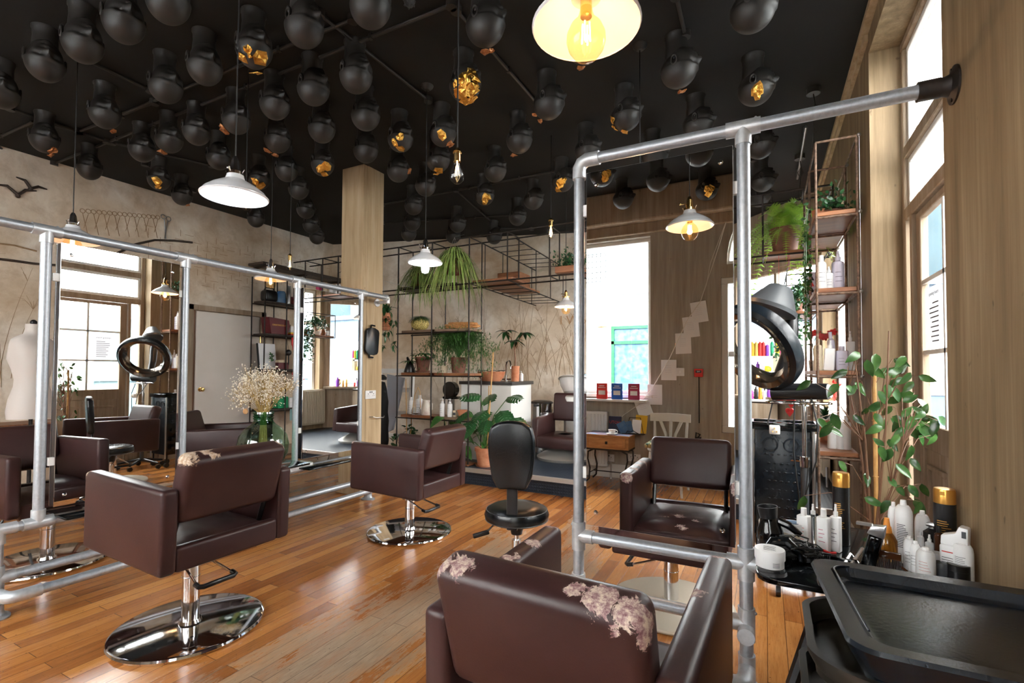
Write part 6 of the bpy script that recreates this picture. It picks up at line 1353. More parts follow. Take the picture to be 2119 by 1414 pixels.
# radiator under the right wall window, and things on the bay ledge
e=thing('radiator','cream ribbed radiator under the right wall window, seen in the farther left mirror','radiator',(XR-.06,5.98,0)); b=MB(); b.box(-.03,-.48,.26,.03,.48,.90,bev=.006)
for k in range(24): b.box(-.042,-.46+k*.04,.29,-.028,-.442+k*.04,.87,bev=.003,seg=1)
obj('panel',b,mat('cream radiator paint',(.50,.44,.34),.4),e); b=MB(); b.cyl((0,-.5,.172),(0,-.5,.36),.01,n=8); b.cyl((0,-.5,.34),(0,-.47,.34),.012,n=8); obj('valve',b,M['steel'],e)
e=thing('red_leaf_plant','red-leaved sprig in a round white pot on the right wall window ledge','plant',(XR+.06,5.98,.862)); b=MB(); b.lathe([(0,0),(.04,0),(.055,.05),(.05,.10),(.042,.10),(0,.09)],22); obj('pot',b,M['porcelain'],e); b=MB()
for k in range(26): q=Vector((random.uniform(-.05,.05),random.uniform(-.09,.09),random.uniform(.14,.30))); b.tube([(0,0,.09),q],.0015,4); leaf(b,q,rv()+Vector((0,0,.3)),rv(),.045,.025,.2,.1,3)
obj('foliage',b,M['redb'] if 'redb' in M else M['red'],e)
c_=Vector((.33,6.60)); e=thing('ledge_clock','round alarm clock with a pale face on the bay ledge','clock',(.33,6.62,.9455),bang+PI/2+.6); b=MB(); b.cyl((-.012,0,.085),(.012,0,.085),.065,n=30); b.torus((0,0,.085),.065,.008,30,8,RY(PI/2)); 
for s_ in (-1,1): b.cyl((0,s_*.03,.02),(0,s_*.045,0),.005,n=6)
b.tube([(0,-.02,.15),(0,0,.18),(0,.02,.15)],.003,6); obj('case',b,M['brass'],e); b=MB(); b.cyl((-.014,0,.085),(.014,0,.085),.056,n=28); obj('dial',b,M['paper'],e); b=MB(); b.box(-.016,-.002,.085,.016,.002,.125); b.box(-.016,-.002,.083,.016,.03,.088); obj('hands',b,M['black'],e,smooth=False)
for k,(t_,m_,hh) in enumerate(((.26,'purp',.17),(.36,'goldcap',.14),(.42,'goldcap',.16))):
    q=ba+bd*t_/BL*1.0+Vector((-.08,-.09)); bottle(['purple capped bottle on the bay ledge beside the clock','gold bottle on the bay ledge next to the purple one','gold bottle on the bay ledge farthest from the clock'][k],(q.x,q.y,.9455),hh,.028 if k==0 else .018,'cap',m_)
# hooded dryer
e=thing('hood_dryer','black ring hood dryer on a chrome wheeled stand beside the rebar shelving','hair dryer',(.20,3.33,0))
C0=Vector((-.045,3.22,1.40))-Vector((.20,3.33,0)); nrm3=Vector((-.62,-.60,-.50)).normalized(); q=Vector((0,0,1)).rotation_difference(nrm3).to_matrix().to_4x4()
MM=T(*C0)@q
b=MB(); b.lathe([(.215,.0),(.225,.035),(.25,.048),(.275,.032),(.283,.0),(.275,-.035),(.25,-.05),(.225,-.04),(.215,.0)],72,M=MM); obj('ring_hood',b,M['graphite'],e)
b=MB(); b.lathe([(.213,.01),(.224,.040),(.252,.054),(.246,.060),(.215,.050),(.195,.020),(.182,-.02),(.186,-.03),(.213,-.02),(.213,.01)],72,M=MM); obj('ring_lens',b,M['smoke'],e)
b=MB(); upv=Vector((-.05,.02,1)).normalized(); hc=C0+Vector((.03,.06,.215))-nrm3*.09; qq=Vector((0,0,1)).rotation_difference(Vector((.38,.15,.88)).normalized()).to_matrix().to_4x4()
b.lathe([(0,-.05),(.10,-.05),(.128,-.035),(.130,-.012),(.118,.0),(.060,.115),(.045,.125),(0,.127)],40,T(*hc).to_translation(),qq@Matrix.Diagonal((1.15,.85,1,1))); obj('motor_housing',b,M['greyplastic'],e)
b=MB(); pts=[C0+Vector((0,.03,.20))-nrm3*.10,C0+Vector((.02,.03,.10))-nrm3*.19,C0-nrm3*.22,C0+Vector((.0,0,-.14))-nrm3*.19,C0+Vector((0,0,-.25))-nrm3*.10]; b.tube([p_+Vector((.05,.06,0)) for p_ in pts],[.035,.04,.042,.04,.035],12); obj('arm',b,M['black'],e)
b=MB(); z=1.115; b.cyl((-.16,.03,z+.02),(.115,-.06,z+.03),.052,.046,24); b.cyl((.115,-.06,z+.03),(.128,-.0655,z+.0305),.043,.036,24,mi=1); obj('control_barrel',b,[M['black'],M['lav2']],e)
b=MB(); b.torus((-.03,-.02,z-.04),.165,.006,40,8,Matrix.Diagonal((1,.6,1,1))); b.cyl((-.19,-.02,z-.04),(.13,-.02,z-.04),.005,n=8); b.cyl((0,0,z-.06),(0,0,z-.0),.03,n=16); b.cyl((0,0,.72),(0,0,z-.02),.013,n=16); obj('chrome_tray_ring',b,M['chrome'],e)
b=MB(); b.cyl((0,0,.10),(0,0,.72),.021,n=20); b.cyl((0,0,.70),(0,0,.76),.027,n=20,mi=1); b.tube([(-.02,0,.735),(-.07,0,.735)],.008,8,mi=1); obj('pole',b,[M['greyplastic'],M['chrome']],e)
for k in range(5):
    a=2*PI*k/5+.3; b=MB(); b.tube([(0,0,.11),(.24*math.cos(a),.24*math.sin(a),.07)],[.02,.013],8); lg=obj('leg',b,M['black'],e); b=MB(); b.cyl((.24*math.cos(a)-.012,.24*math.sin(a),.027),(.24*math.cos(a)+.012,.24*math.sin(a),.027),.027,n=16); obj('castor',b,M['black'],lg)
b=MB(); b.tube([(-.16,-.03,z-.03),(-.19,-.12,.95),(-.165,-.14,.93),(-.155,-.15,.96)],.004,6); b.tube([(.03,-.06,z),(.06,-.10,.95),(.05,-.10,.75),(.0,-.06,.55),(.02,-.05,.75)],.004,6); b.tube([(-.05,-.06,z-.03),(-.06,-.11,.8),(-.03,-.09,.5),(.01,-.04,.35)],.004,6); obj('mains_cable',b,M['cord'],e)
b=MB(); b.box(-.027,-.02,-.025,.027,.02,.025,bev=.006); 
for dx_,dz_ in ((-.010,-.008),(.010,-.008),(0,.010)): b.box(dx_-.003,-.035,dz_-.004,dx_+.003,-.019,dz_+.004,mi=1)
pl=obj('mains_plug',b,[M['white'],M['brass']],e,loc=(-.155,-.17,.925))
# tall black trolley behind the dryer
e=thing('equipment_trolley','tall black studded salon trolley behind the right mirror post','trolley',(.10,3.60,0)); b=MB(); b.box(-.165,-.13,.16,.165,.06,.90,bev=.012)
for i in range(6):
    for j in range(9): b.sph((-.10+.035*i+(.015 if j%2 else 0),-.131,.30+.055*j),(.010,.004,.006),8)
b.torus((-.075,-.131,.80),.04,.005,24,6,RX(PI/2)); b.torus((.04,-.131,.80),.04,.005,24,6,RX(PI/2)); obj('body',b,M['graphite'],e)
b=MB(); b.box(-.185,-.155,.895,.185,.09,.91); 
for a_ in ((-.185,-.155,.185,-.135),(-.185,.07,.185,.09),(-.185,-.155,-.168,.09),(.168,-.155,.185,.09)): b.box(a_[0],a_[1],.905,a_[2],a_[3],.94,bev=.004)
obj('top_tray',b,M['blackgloss'],e)
for x in (-.175,.155): b=MB(); b.cyl((x,-.14,.12),(x,-.14,.895),.009,n=14); obj('side_rail',b,M['steel'],e)
for k in range(6):
    b=MB(); b.box(-.24,-.10,.22+k*.115,-.166,.05,.235+k*.115,bev=.004); b.box(-.245,-.10,.235+k*.115,-.235,.05,.27+k*.115,bev=.003); obj('side_tray',b,M['graphite'],e)
for x in (-.15,.15):
    for y in (-.11,.05): b=MB(); b.cyl((x-.012,y,.03),(x+.012,y,.03),.03,n=16); b.cyl((x,y,.05),(x,y,.165),.01,n=8); obj('castor',b,M['black'],e)
# gloss side table between post and pier
TZ=.62
e=thing('styling_table','low black gloss table with rounded corners between the right pipe post and the pier','table',(0,0,0))
b=MB(); x0,x1,y0_,y1_=xb+.040,.555,1.70,2.42
rr=.06; out=[]
for cx_,cy_,a0 in ((x1-.01,y0_+.01,-PI/2),(x1-.01,y1_-.01,0),(x0+rr,y1_-rr,PI/2),(x0+rr,y0_+rr,PI)):
    r_2=rr if cx_<.3 else .01
    for k in range(5): a=a0+k*PI/8; out.append((cx_+r_2*math.cos(a),cy_+r_2*math.sin(a)))
b.prism(out,TZ-.018,TZ,'xy',bev=.003); obj('table_top',b,M['blackgloss'],e,ang=50)
b=MB(); b.cyl((xb+.075,FY,zm),(xb+.09,FY,zm),.026,n=20); b.cyl((xb+.085,FY,zm),(xb+.085,FY,TZ-.018),.018,n=16); b.box(.50,1.78,.53,.56,2.2,TZ-.018); obj('bracket',b,M['galv'],e)
def tp(px,py): p=at(px,py,Z=TZ); return (min(p.x,.53),p.y,TZ+.001)
def height(px,pyt,base): # height of the thing standing at base whose top is seen at pyt
    d=ray(px,pyt); t_=base[1]/d.y; return max(.03,H+d.z*t_-TZ)
def stand(label,px,pyb,pyt,w,kind,mt='white',capm=None,square=False,lab=None,shift=0,tl=4,grp=None):
    bs=tp(px,pyb); h=height(px,pyt,bs); r=w/2/F*bs[1]*1.0; 
    dpt=(Vector(bs)-CAM).dot(fw); r=w/2/F*dpt/math.hypot(1,(px-CX)/F)
    return bottle(label,bs,h,r,kind,mt,capm,square,lab,grp,rz=-.45,text_lines=tl)
bs=tp(1593,1171); e=thing('product_jar','white lidded jar standing at the front corner of the black gloss table','jar',bs); r=.045; b=MB(); b.lathe([(0,0),(r*.93,0),(r*.93,.03),(0,.03)],36); obj('jar_body',b,M['white'],e); b=MB(); b.lathe([(0,.055),(r*.97,.055),(r,.052),(r,.024),(0,.024)],36); obj('lid',b,M['white'],e); b=MB()
for k in range(4): b.tube([(r*.945*math.sin(a),-r*.945*math.cos(a),.008+.004*k) for a in [.2+.1*q for q in range(6)]],.0007,4)
for k in range(5): b.box(-.018,-.02+.009*k,.0552,.018-.004*(k%2),-.018+.009*k,.0556)
obj('label_print',b,M['textdark'],e,smooth=False)
bs=tp(1640,1131); e=thing('product_jar','small clear jar with a blue and white lid behind the black hair dryer','jar',bs); b=MB(); b.lathe([(0,0),(.029,0),(.031,.05),(0,.05)],28); obj('jar_body',b,M['cream'],e); b=MB(); b.lathe([(0,.085),(.034,.085),(.036,.08),(.036,.052),(0,.05)],28); obj('lid',b,M['paper'],e); b=MB(); b.lathe([(0,.0862),(.026,.0862),(.026,.0852)],20); obj('blue_label',b,M['bluegloss'],e)
stand('white square bottle with ribbed side label, left of the three by the clear sprayer',1664,1136,1052,26,'cap',square=True,lab='textred')
stand('clear trigger spray bottle between two white square bottles',1683,1130,1042,21,'spray','clearglass','white')
stand('white square capped bottle with pink side label, middle of three',1705,1142,1055,26,'cap',square=True,lab='magenta')
stand('white square spray bottle next to the tall black and gold can',1730,1142,1042,22,'spray',square=True,lab='textdark')
stand('tall black can with gold cap and gold mesh print near the ficus stems',1742,1126,978,37,'bigcap','black','goldcap',lab='goldcap',tl=14)
stand('tall white aerosol can with dense black text in front of the ficus',1871,1163,1036,40,'can',lab='textdark',tl=14)
stand('white aerosol can half hidden behind the tall texted one',1850,1150,1040,24,'can')
stand('rounded white aerosol can behind the small white cans',1910,1152,1058,34,'can',lab='textdark',tl=2)
stand('small white aerosol can at the left of the row of three',1882,1180,1110,25,'can',lab='textdark')
stand('small white aerosol can in the middle of the row of three',1895,1184,1121,27,'can',lab='textdark')
stand('small white aerosol can with red print, nearest of the row of three',1916,1194,1134,43,'can',lab='textred')
stand('short white pump bottle behind the nearest small can',1924,1165,1106,20,'spray')
stand('brown glass bottle with black cap beside the big white trigger bottle',1944,1172,1089,22,'cap','amberdark','black')
stand('white stepped spray pump behind the small cans',1905,1160,1090,17,'spray')
bs=tp(1978,1196); h=height(1978,1087,bs); e=thing('trigger_bottle','large white trigger-topped bottle with red line print near the pier','bottle',bs,-.45); r=.034; b=MB(); b.box(-r,-r*.75,0,r,r*.75,h*.62,bev=r*.25,seg=3); obj('bottle_body',b,M['white'],e); b=MB(); b.prism([(-r*.95,h*.60),(r*.95,h*.60),(r*1.0,h*.98),(r*.35,h*1.0),(r*.1,h*.86),(-r*.9,h*.78)],-r*.55,r*.55,'xz',bev=.004); b.box(r*.55,-r*.62,h*.80,r*.85,-r*.5,h*.92,mi=1); obj('trigger_head',b,[M['white'],M['greyplastic']],e); b=MB(); b.box(-r*.8,-r*.77,h*.48,r*.3,-r*.75,h*.50)
for k in range(6): b.box(-r*.8,-r*.77,h*(.15+.045*k),r*(.5-.1*(k%3)),-r*.75,h*(.16+.045*k),mi=1)
obj('label_print',b,[M['textred'],M['textdark']],e,smooth=False)
stand('fat white aerosol can with grey text nearest the pier, rightmost of all',2024,1206,1122,50,'can',lab='textdark',tl=9)
stand('tall black can with gold cap standing against the pier',1986,1168,1014,50,'bigcap','black','goldcap',lab='goldcap',tl=12)
bs=tp(2022,1172); h=height(2020,1098,bs); e=thing('steel_trigger_sprayer','black bottle with curved steel trigger behind the fat white can','bottle',(min(bs[0],.50),bs[1],bs[2]),-.45); b=MB(); b.lathe([(0,0),(.026,0),(.027,h*.8),(.012,h*.9),(0,h*.9)],20); obj('bottle_body',b,M['black'],e); b=MB(); b.tube([(-.03,0,h*.9),(-.015,0,h*1.0),(.02,0,h*1.0),(.04,0,h*.9),(.046,0,h*.7)],[.006,.008,.008,.005,.003],8); obj('trigger',b,M['steel'],e)
for lab,px,py,w,h,m_ in (('short black lidded pot in front of the big white trigger bottle',1984,1203,32,.05,'black'),('short dark green glass pot left of the black pot',1949,1195,22,.045,'greyplastic'),('small white lidded pot between the cans and the glass pot',1938,1180,22,.055,'white')):
    bs=tp(px,py); b=MB(); r=w/2/F*1.7; b.lathe([(0,0),(r*.96,0),(r,h*.1),(r,h*.6),(r*.96,h*.62),(r*1.0,h*.64),(r*1.0,h*.97),(r*.95,h),(0,h)],28); o=obj('cosmetic_pot',b,M[m_],loc=bs); tag(o,lab,'jar')
bs=tp(1836,1158); h=height(1836,1073,bs); e=thing('amber_spray_bottle','amber spray bottle with orange cap among the ficus stems','bottle',bs); b=MB(); b.lathe([(0,0),(.028,0),(.031,.01),(.030,h*.5),(.014,h*.66),(0,h*.66)],24); obj('bottle_body',b,M['amber'],e); b=MB(); b.cyl((0,0,h*.64),(0,0,h*.8),.015,.012,18); b.cyl((0,0,h*.8),(0,0,h),.010,.007,14); obj('spray_head',b,M['orange'],e)
bs=tp(1838,1180); e=thing('tint_brush','black tint brush with orange edge standing in front of the amber bottle','brush',bs,-.3); b=MB(); b.box(-.034,-.005,.035,.034,.005,.058,bev=.002); b.tube([(.03,0,.02),(.06,.0,.0)],.004,6); obj('ferrule',b,M['amberdark'],e); b=MB()
for k in range(15): b.box(-.033+k*.0046,-.004,.0,-.0305+k*.0046,.004,.037)
obj('bristles',b,M['black'],e,smooth=False)
# clippers
bs=tp(1795,1176); e=thing('hair_clipper','black hair clipper standing upright on the gloss table','hair clipper',bs,-.3); A=RY(.22); b=MB(); b.box(-.02,-.017,0,.02,.017,.115,bev=.012,seg=3,M=A); obj('clipper_body',b,M['blackgloss'],e); b=MB(); b.prism([(-.024,.112),(.022,.112),(.018,.152),(-.018,.140)],-.016,.016,'xz',bev=.003,M=A); b.box(-.022,-.018,.138,.020,.0,.146,M=A@RY(-.25)); obj('clipper_blade',b,M['steel'],e)
b=MB(); b.tube([tp(1775,1170)[0:2]+(TZ+.004,),tp(1760,1160)[0:2]+(TZ+.02,),tp(1745,1175)[0:2]+(TZ+.004,)],.006,6); b.cyl(tp(1755,1180),Vector(tp(1785,1155))+Vector((0,0,.03)),.006,n=8); o=obj('small_scissors',b,M['steel']); tag(o,'small steel scissors lying beside the clipper','scissors')
# blow dryer
bs=tp(1598,1136); e=thing('blow_dryer','black glossy blow dryer resting nozzle up beside the right pipe post','hair dryer',(bs[0]-.0,bs[1],bs[2]),.2); b=MB(); b.lathe([(0,0),(.035,.0),(.043,.015),(.046,.04),(.040,.07),(.030,.095),(.028,.11),(0,.11)],32,(0,0,0),RY(-.1)); obj('dryer_body',b,M['blackgloss'],e); b=MB(); b.lathe([(.026,.10),(.030,.12),(.033,.15),(.031,.15),(.028,.12)],28,(0,0,0),RY(-.1)); obj('nozzle',b,M['black'],e); b=MB(); b.tube([(.02,0,.10),(.05,-.01,.09),(.085,-.02,.062)],[.014,.014,.010],10); obj('handle',b,M['blackgloss'],e)
bs=tp(1615,1160); b=MB(); b.tube([(-.05,0,.02),(-.02,0,.06),(.02,0,.065),(.06,0,.03),(.07,0,.005)],[.01,.016,.018,.014,.008],10); o=obj('curling_tongs',b,M['blackgloss'],loc=bs); tag(o,'black curved handle of hair tongs in front of the blow dryer','hair tool')
# cable tangle
b=MB(); random.seed(21); c0=Vector(tp(1655,1160)); pts=[]
for k in range(90): a=k*.75; r=.035+.02*math.sin(k*1.7); pts.append(c0+Vector((r*1.3*math.cos(a),r*math.sin(a),.012+.020*(1+math.sin(k*.9))+.0002*k)))
b.tube(pts,.0028,5); o=obj('cable_tangle',b,M['cord']); tag(o,'tangle of thin black cables on the gloss table','cable')
bs=tp(1712,1168); b=MB(); b.box(-.085,-.03,0,.085,.03,.004); 
for a_ in ((-.085,-.03,.085,-.027),(-.085,.027,.085,.03),(-.085,-.03,-.082,.03),(.082,-.03,.085,.03)): b.box(a_[0],a_[1],0,a_[2],a_[3],.018)
o=obj('comb_tray',b,M['blackgloss'],smooth=False,loc=bs); tag(o,'shallow black tray lying behind the near trolley on the gloss table','tray')
bs=tp(1690,1156); b=MB(); b.box(-.07,-.004,.02,.07,.004,.026,bev=.001)
for k in range(26): b.box(-.068+k*.0053,-.003,.003,-.0655+k*.0053,.003,.021)
o=obj('black_comb',b,M['black'],smooth=False,loc=(bs[0]-.03,bs[1]-.02,bs[2]+.002)); tag(o,'black comb standing on its teeth by the cable tangle','comb')
b=MB(); b.tube([(0,0,0),(.02,.01,.004),(.04,.0,0),(.06,.012,0)],.005,6); o=obj('red_clip',b,M['red'],loc=Vector(tp(1688,1145))+Vector((0,0,.006))); tag(o,'small red hair clip behind the cable tangle','clip')
# near trolley, bottom right
e=thing('tool_trolley','black plastic salon trolley with a deep rimmed top tray in the near right corner','trolley',(0,0,0))
def rrect(x0,x1,y0,y1,r,n=5):
    o=[]
    for cx_,cy_,a0 in ((x1-r,y1-r,0),(x0+r,y1-r,PI/2),(x0+r,y0+r,PI),(x1-r,y0+r,3*PI/2)):
        for k in range(n+1): a=a0+k*PI/2/n; o.append((cx_+r*math.cos(a),cy_+r*math.sin(a)))
    return o
def skew(P_,f): return [(x+f*(y-1.19),y) for x,y in P_]
def loftrings(b,rings):
    R_=[[b.bm.verts.new((x,y,z)) for x,y in r] for r,z in rings]
    n=len(R_[0])
    for A_,B_ in zip(R_,R_[1:]):
        for i in range(n): b.bm.faces.new((A_[i],A_[(i+1)%n],B_[(i+1)%n],B_[i]))
    b.bm.faces.new(R_[0][::-1]); b.bm.faces.new(R_[-1])
X0,X1,Y0,Y1=.112,.552,.975,1.405; sk=-.07
def bow(P_,amt): # belly the left side outwards
    return [(x-amt*max(0,1-abs((y-(Y0+Y1)/2)/((Y1-Y0)/2))**2)*(1 if x<.25 else 0),y) for x,y in P_]
b=MB()
loftrings(b,[(bow(skew(rrect(X0+.03,X1-.02,Y0+.03,Y1-.03,.03),sk),.02),.742),(bow(skew(rrect(X0+.01,X1,Y0+.01,Y1-.01,.035),sk),.02),.775),(bow(skew(rrect(X0,X1,Y0,Y1,.035),sk),.022),.795),(bow(skew(rrect(X0+.004,X1,Y0+.004,Y1-.004,.035),sk),.022),.802),(bow(skew(rrect(X0+.040,X1-.02,Y0+.035,Y1-.035,.03),sk),.022),.800),(bow(skew(rrect(X0+.050,X1-.03,Y0+.042,Y1-.042,.03),sk),.022),.782),(bow(skew(rrect(X0+.06,X1-.04,Y0+.05,Y1-.05,.03),sk),.022),.776)])
obj('top_tray',b,M['graphite'],e,ang=28)
b=MB(); b.tube([(x,y,.8035) for x,y in bow(skew(rrect(X0+.046,X1-.026,Y0+.040,Y1-.040,.03),sk),.022)[6:13]],.0022,6); obj('tray_lip',b,M['graphite'],e)
b=MB(); b.box(X0+.05,Y0+.06,.18,X1-.04,Y1-.05,.745,bev=.01); obj('body',b,M['graphite'],e)
for k,z in enumerate((.655,.545,.435,.325)):
    b=MB(); P1=bow(rrect(X0+.0,X1-.05,Y0+.04,Y1-.03,.08,8),.055+.01*(k%2)); P0=bow(rrect(X0+.03,X1-.06,Y0+.06,Y1-.05,.07,8),.045)
    Pi=bow(rrect(X0+.012,X1-.062,Y0+.052,Y1-.042,.07,8),.052+.01*(k%2))
    loftrings(b,[(P0,z-.005),(P1,z+.068),(P1,z+.075),(Pi,z+.075),(Pi,z+.03)]); d_=obj('drawer',b,M['beigeplastic'],e,ang=35)
for x in (X0+.07,X1-.06):
    for y in (Y0+.08,Y1-.07): b=MB(); b.cyl((x-.014,y,.04),(x+.014,y,.04),.04,n=18); b.cyl((x,y,.06),(x,y,.19),.012,n=8); obj('castor',b,M['black'],e)
b=MB(); b.box(X0-.005,Y1-.03,.74,X0+.03,Y1+.0,.79,bev=.008); b.tube([(X0-.01,Y1-.02,.66),(X0-.055,Y1+.06,.45),(X0-.06,Y1+.09,.12)],[.016,.016,.02],8); obj('side_handle',b,M['black'],e)
# ficus
e=thing('potted_ficus','tall sparse weeping fig with a bamboo cane standing in the doorway recess','plant',(.42,2.66,0))
b=MB(); b.lathe([(0,0),(.11,0),(.15,.26),(.155,.26),(.16,.31),(.14,.31),(.135,.26),(0,.26)],32); obj('pot',b,M['terradark'],e)
L=[(1779,736),(1794,750),(1812,738),(1801,765),(1754,772),(1677,793),(1735,800),(1749,806),(1849,748),(1874,743),(1865,768),(1885,777),(1900,784),(1769,797),(1817,815),(1844,806),(1867,829),(1892,820),(1899,831),(1826,838),(1846,847),(1792,850),(1810,861),(1846,868),(1865,870),(1885,881),(1903,886),(1940,877),(1914,858),(1726,877),(1722,861),(1692,872),(1765,865),(1715,893),(1826,886),(1821,929),(1845,934),(1882,887),(1853,966),(1884,954),(1886,927),(1735,960),(1790,985),(1665,1032),(1788,1036),(1843,1042),(1853,1009),(1880,1009),(1907,1007),(1892,1038),(1905,1044),(1719,884),(1954,905),(1947,893),(1930,868),(1938,880),(1925,890),(1950,868),(1918,872),(1893,868),(1878,858),(1905,845),(1870,890),(1835,800),(1857,790),(1890,795),(1840,770),(1900,905),(1860,905),(1838,915)]
O=Vector((.42,2.66,0)); random.seed(4); lv=MB(); st=MB(); nodes=[Vector((.0,.0,.28+.1*k)) for k in range(11)]
top=at(1809,778,D=2.16)-O; cb=MB(); cb.cyl((.01,-.0,.25),top+Vector((0,0,0)),.0085,n=10); cb.torus(Vector((.01,0,.25)).lerp(top,.55),.010,.002,12,5); cb.torus(Vector((.01,0,.25)).lerp(top,.8),.010,.002,12,5); obj('bamboo_cane',cb,M['cane'],e)
for s_ in range(5):
    a=s_*1.3; tp_=Vector((.10*math.cos(a),.06*math.sin(a)-.04,.95+.12*s_)); mid_=Vector((.02*math.cos(a),.02*math.sin(a),.6)); st.tube([(random.uniform(-.02,.02),random.uniform(-.02,.02),.26),mid_,mid_.lerp(tp_,.5)+Vector((.01,0,0)),tp_],[.008,.006,.004,.0025],6); nodes+= [mid_,mid_.lerp(tp_,.5),tp_]
for (px,py) in L:
    D_=random.uniform(2.02,2.22) if px>1760 else random.uniform(1.98,2.12)
    P_=at(px,py-6,D=D_)-O
    P_.x=min(P_.x,.24)
    cand=sorted(nodes,key=lambda n_:(n_-(P_-Vector((0,0,.16)))).length)[0]
    md=cand.lerp(P_,.6)+Vector((0,0,.045+.02*random.random())); st.tube([cand,md,P_],[.0022,.0016,.0011],4)
    d=Vector((random.uniform(-.8,.8),random.uniform(-.6,.3),-random.uniform(.2,1.1))); sz=random.uniform(.060,.082)
    leaf(lv,P_,d,Vector((random.uniform(-.7,.7),-1,random.uniform(-.2,.6))),sz,sz*.46,.22,.14,6,wf=lambda t_:(math.sin(PI*min(1,t_**.75))**.8)*(1 if t_<.8 else 1-(t_-.8)*2))
    if random.random()<.25: leaf(lv,md,-d+rv(.5),(0,-1,.3),sz*.8,sz*.4,.15,.12,5)
obj('twigs',st,M['stem'],e); obj('leaves',lv,M['greygreen'],e,ang=80)
# ================================================================== NEAR WALL (seen in the right mirror)
def mn(px,py,Y=YN+.02): return mAt(px,py,Y)
e=thing('radiator','white ribbed radiator under the near window','radiator',(-2.05,YN+.09,0)); b=MB(); zt_=mn(1240,852,YN+.12).z; b.box(-.5,-.03,.14,.40,.03,zt_,bev=.006)
for k in range(22): b.box(-.48+k*.04,.028,.17,-.462+k*.04,.042,zt_-.03,bev=.003,seg=1)
obj('panel',b,M['whitepaint'],e); b=MB(); b.cyl((.44,0,.0),(.44,0,.2),.01,n=8); b.cyl((.44,0,.18),(.39,0,.18),.012,n=8); obj('valve',b,M['steel'],e)
for i,(px,m_,lab) in enumerate(((1246,'red','red'),(1277,'blue','blue'),(1312,'magenta','magenta'))):
    if m_=='red': m_='redb'
    p=mAt(px,811,YN+.12); e=thing('card_packet',f'{lab} product packet standing on the near window ledge','packet',(p.x,YN+.12,.931)); b=MB(); b.box(-.065,-.008,0,.065,.008,.185,bev=.002,seg=1); obj('packet',b,M[m_],e,smooth=False); b=MB(); b.box(-.04,.008,.05,.04,.0095,.10); b.box(-.045,.008,.13,.045,.0095,.136); b.box(-.03,.008,.150,.03,.0095,.158); obj('printed_pattern',b,M['paper'],e,smooth=False)
b=MB(); b.box(-2.6,YN,.905,-1.19,YN+.16,.93,bev=.004); o=obj('window_ledge',b,M['whitepaint'],smooth=False); tag(o,'narrow white ledge below the near window','ledge')
def paper(px,py,rz_,lab,Y=YN+.012):
    p=mAt(px,py,Y); e=thing('paper_sleeve',lab,'paper',(p.x,Y,p.z)); e.rotation_euler=(0,rz_,0); b=MB(); b.box(-.083,-.003,-.115,.083,.003,.115,bev=.001,seg=1); obj('sheet',b,M['paper'],e,smooth=False); b=MB(); b.box(-.088,-.0045,-.12,.088,-.0035,.12); obj('clear_sleeve',b,M['bulbclear'],e,smooth=False)
    b=MB()
    for k in range(5): b.box(-.04,.0031,.05-.02*k,.03,.0036,.052-.02*k)
    obj('printed_text',b,M['lav'],e,smooth=False)
for k,(px,py,r_,yy) in enumerate(((1447,646,-.13,.022),(1430,677,-.10,.012),(1414,711,-.03,.022),(1384,766,.0,.012),(1355,817,.0,.022),(1331,841,-.35,.035))):
    paper(px,py,r_,f'white sheet in a clear sleeve on the string, {ORD[k]} from the top',YN+yy*.33)
b=MB(); S_=[(1505,452),(1478,540),(1449,625),(1424,660),(1405,700),(1384,745),(1355,795),(1325,835),(1290,860),(1267,888)]; b.tube([mAt(x,y,YN+.045) for x,y in S_],.004,6); b.tube([mAt(x,y,YN+.045) for x,y in ((1505,452),(1470,545),(1462,590),(1449,625))],.003,6); o=obj('paper_string',b,M['string']); tag(o,'white string hung diagonally with paper sleeves on the near wall','string')
p=mn(1446,772); e=thing('alarm_box','small red fire alarm box on the near wall','alarm',(p.x,YN,p.z)); b=MB(); b.box(-.045,0,-.045,.045,.045,.045,bev=.008); obj('box_body',b,M['redb'],e); b=MB(); b.box(-.03,.0452,.0,.03,.0465,.028); obj('panel',b,M['black'],e,smooth=False)
text('printed_text','FIRE',.02,M['paper'],T(0,.047,.014)@RZ(PI)@RX(PI/2),e,.0004); b=MB(); b.cyl((0,.008,-.045),(0,.008,-.55),.005,n=6); obj('cable_conduit',b,M['cord'],e)
p=mn(1407,770); b=MB(); b.box(-.045,0,-.045,.045,.01,.045,bev=.003); b.box(-.008,.01,-.014,.008,.014,.014,mi=1); o=obj('light_switch',b,[M['white'],M['paper']],loc=(p.x,YN,p.z)); tag(o,'white light switch left of the red alarm box in the mirror','switch')
p=mn(1445,905); b=MB(); b.tube([(0,.02,0),(.02,.03,.03),(-.02,.03,.05),(-.03,.03,-.03),(.02,.03,-.05),(0,.02,.0)],.009,8); b.box(-.03,0,-.05,.03,.02,.0); o=obj('coiled_plug_lead',b,M['cord'],loc=(p.x,YN,p.z)); tag(o,'coiled black lead with plug below the alarm box','cable')
for px,lab in ((1258,'white double socket low on the near wall behind the side table'),(1312,'white double socket low on the near wall right of the side table')):
    p=mn(px,948); ee=socket(lab,(p.x,YN+.004,p.z),PI/2)
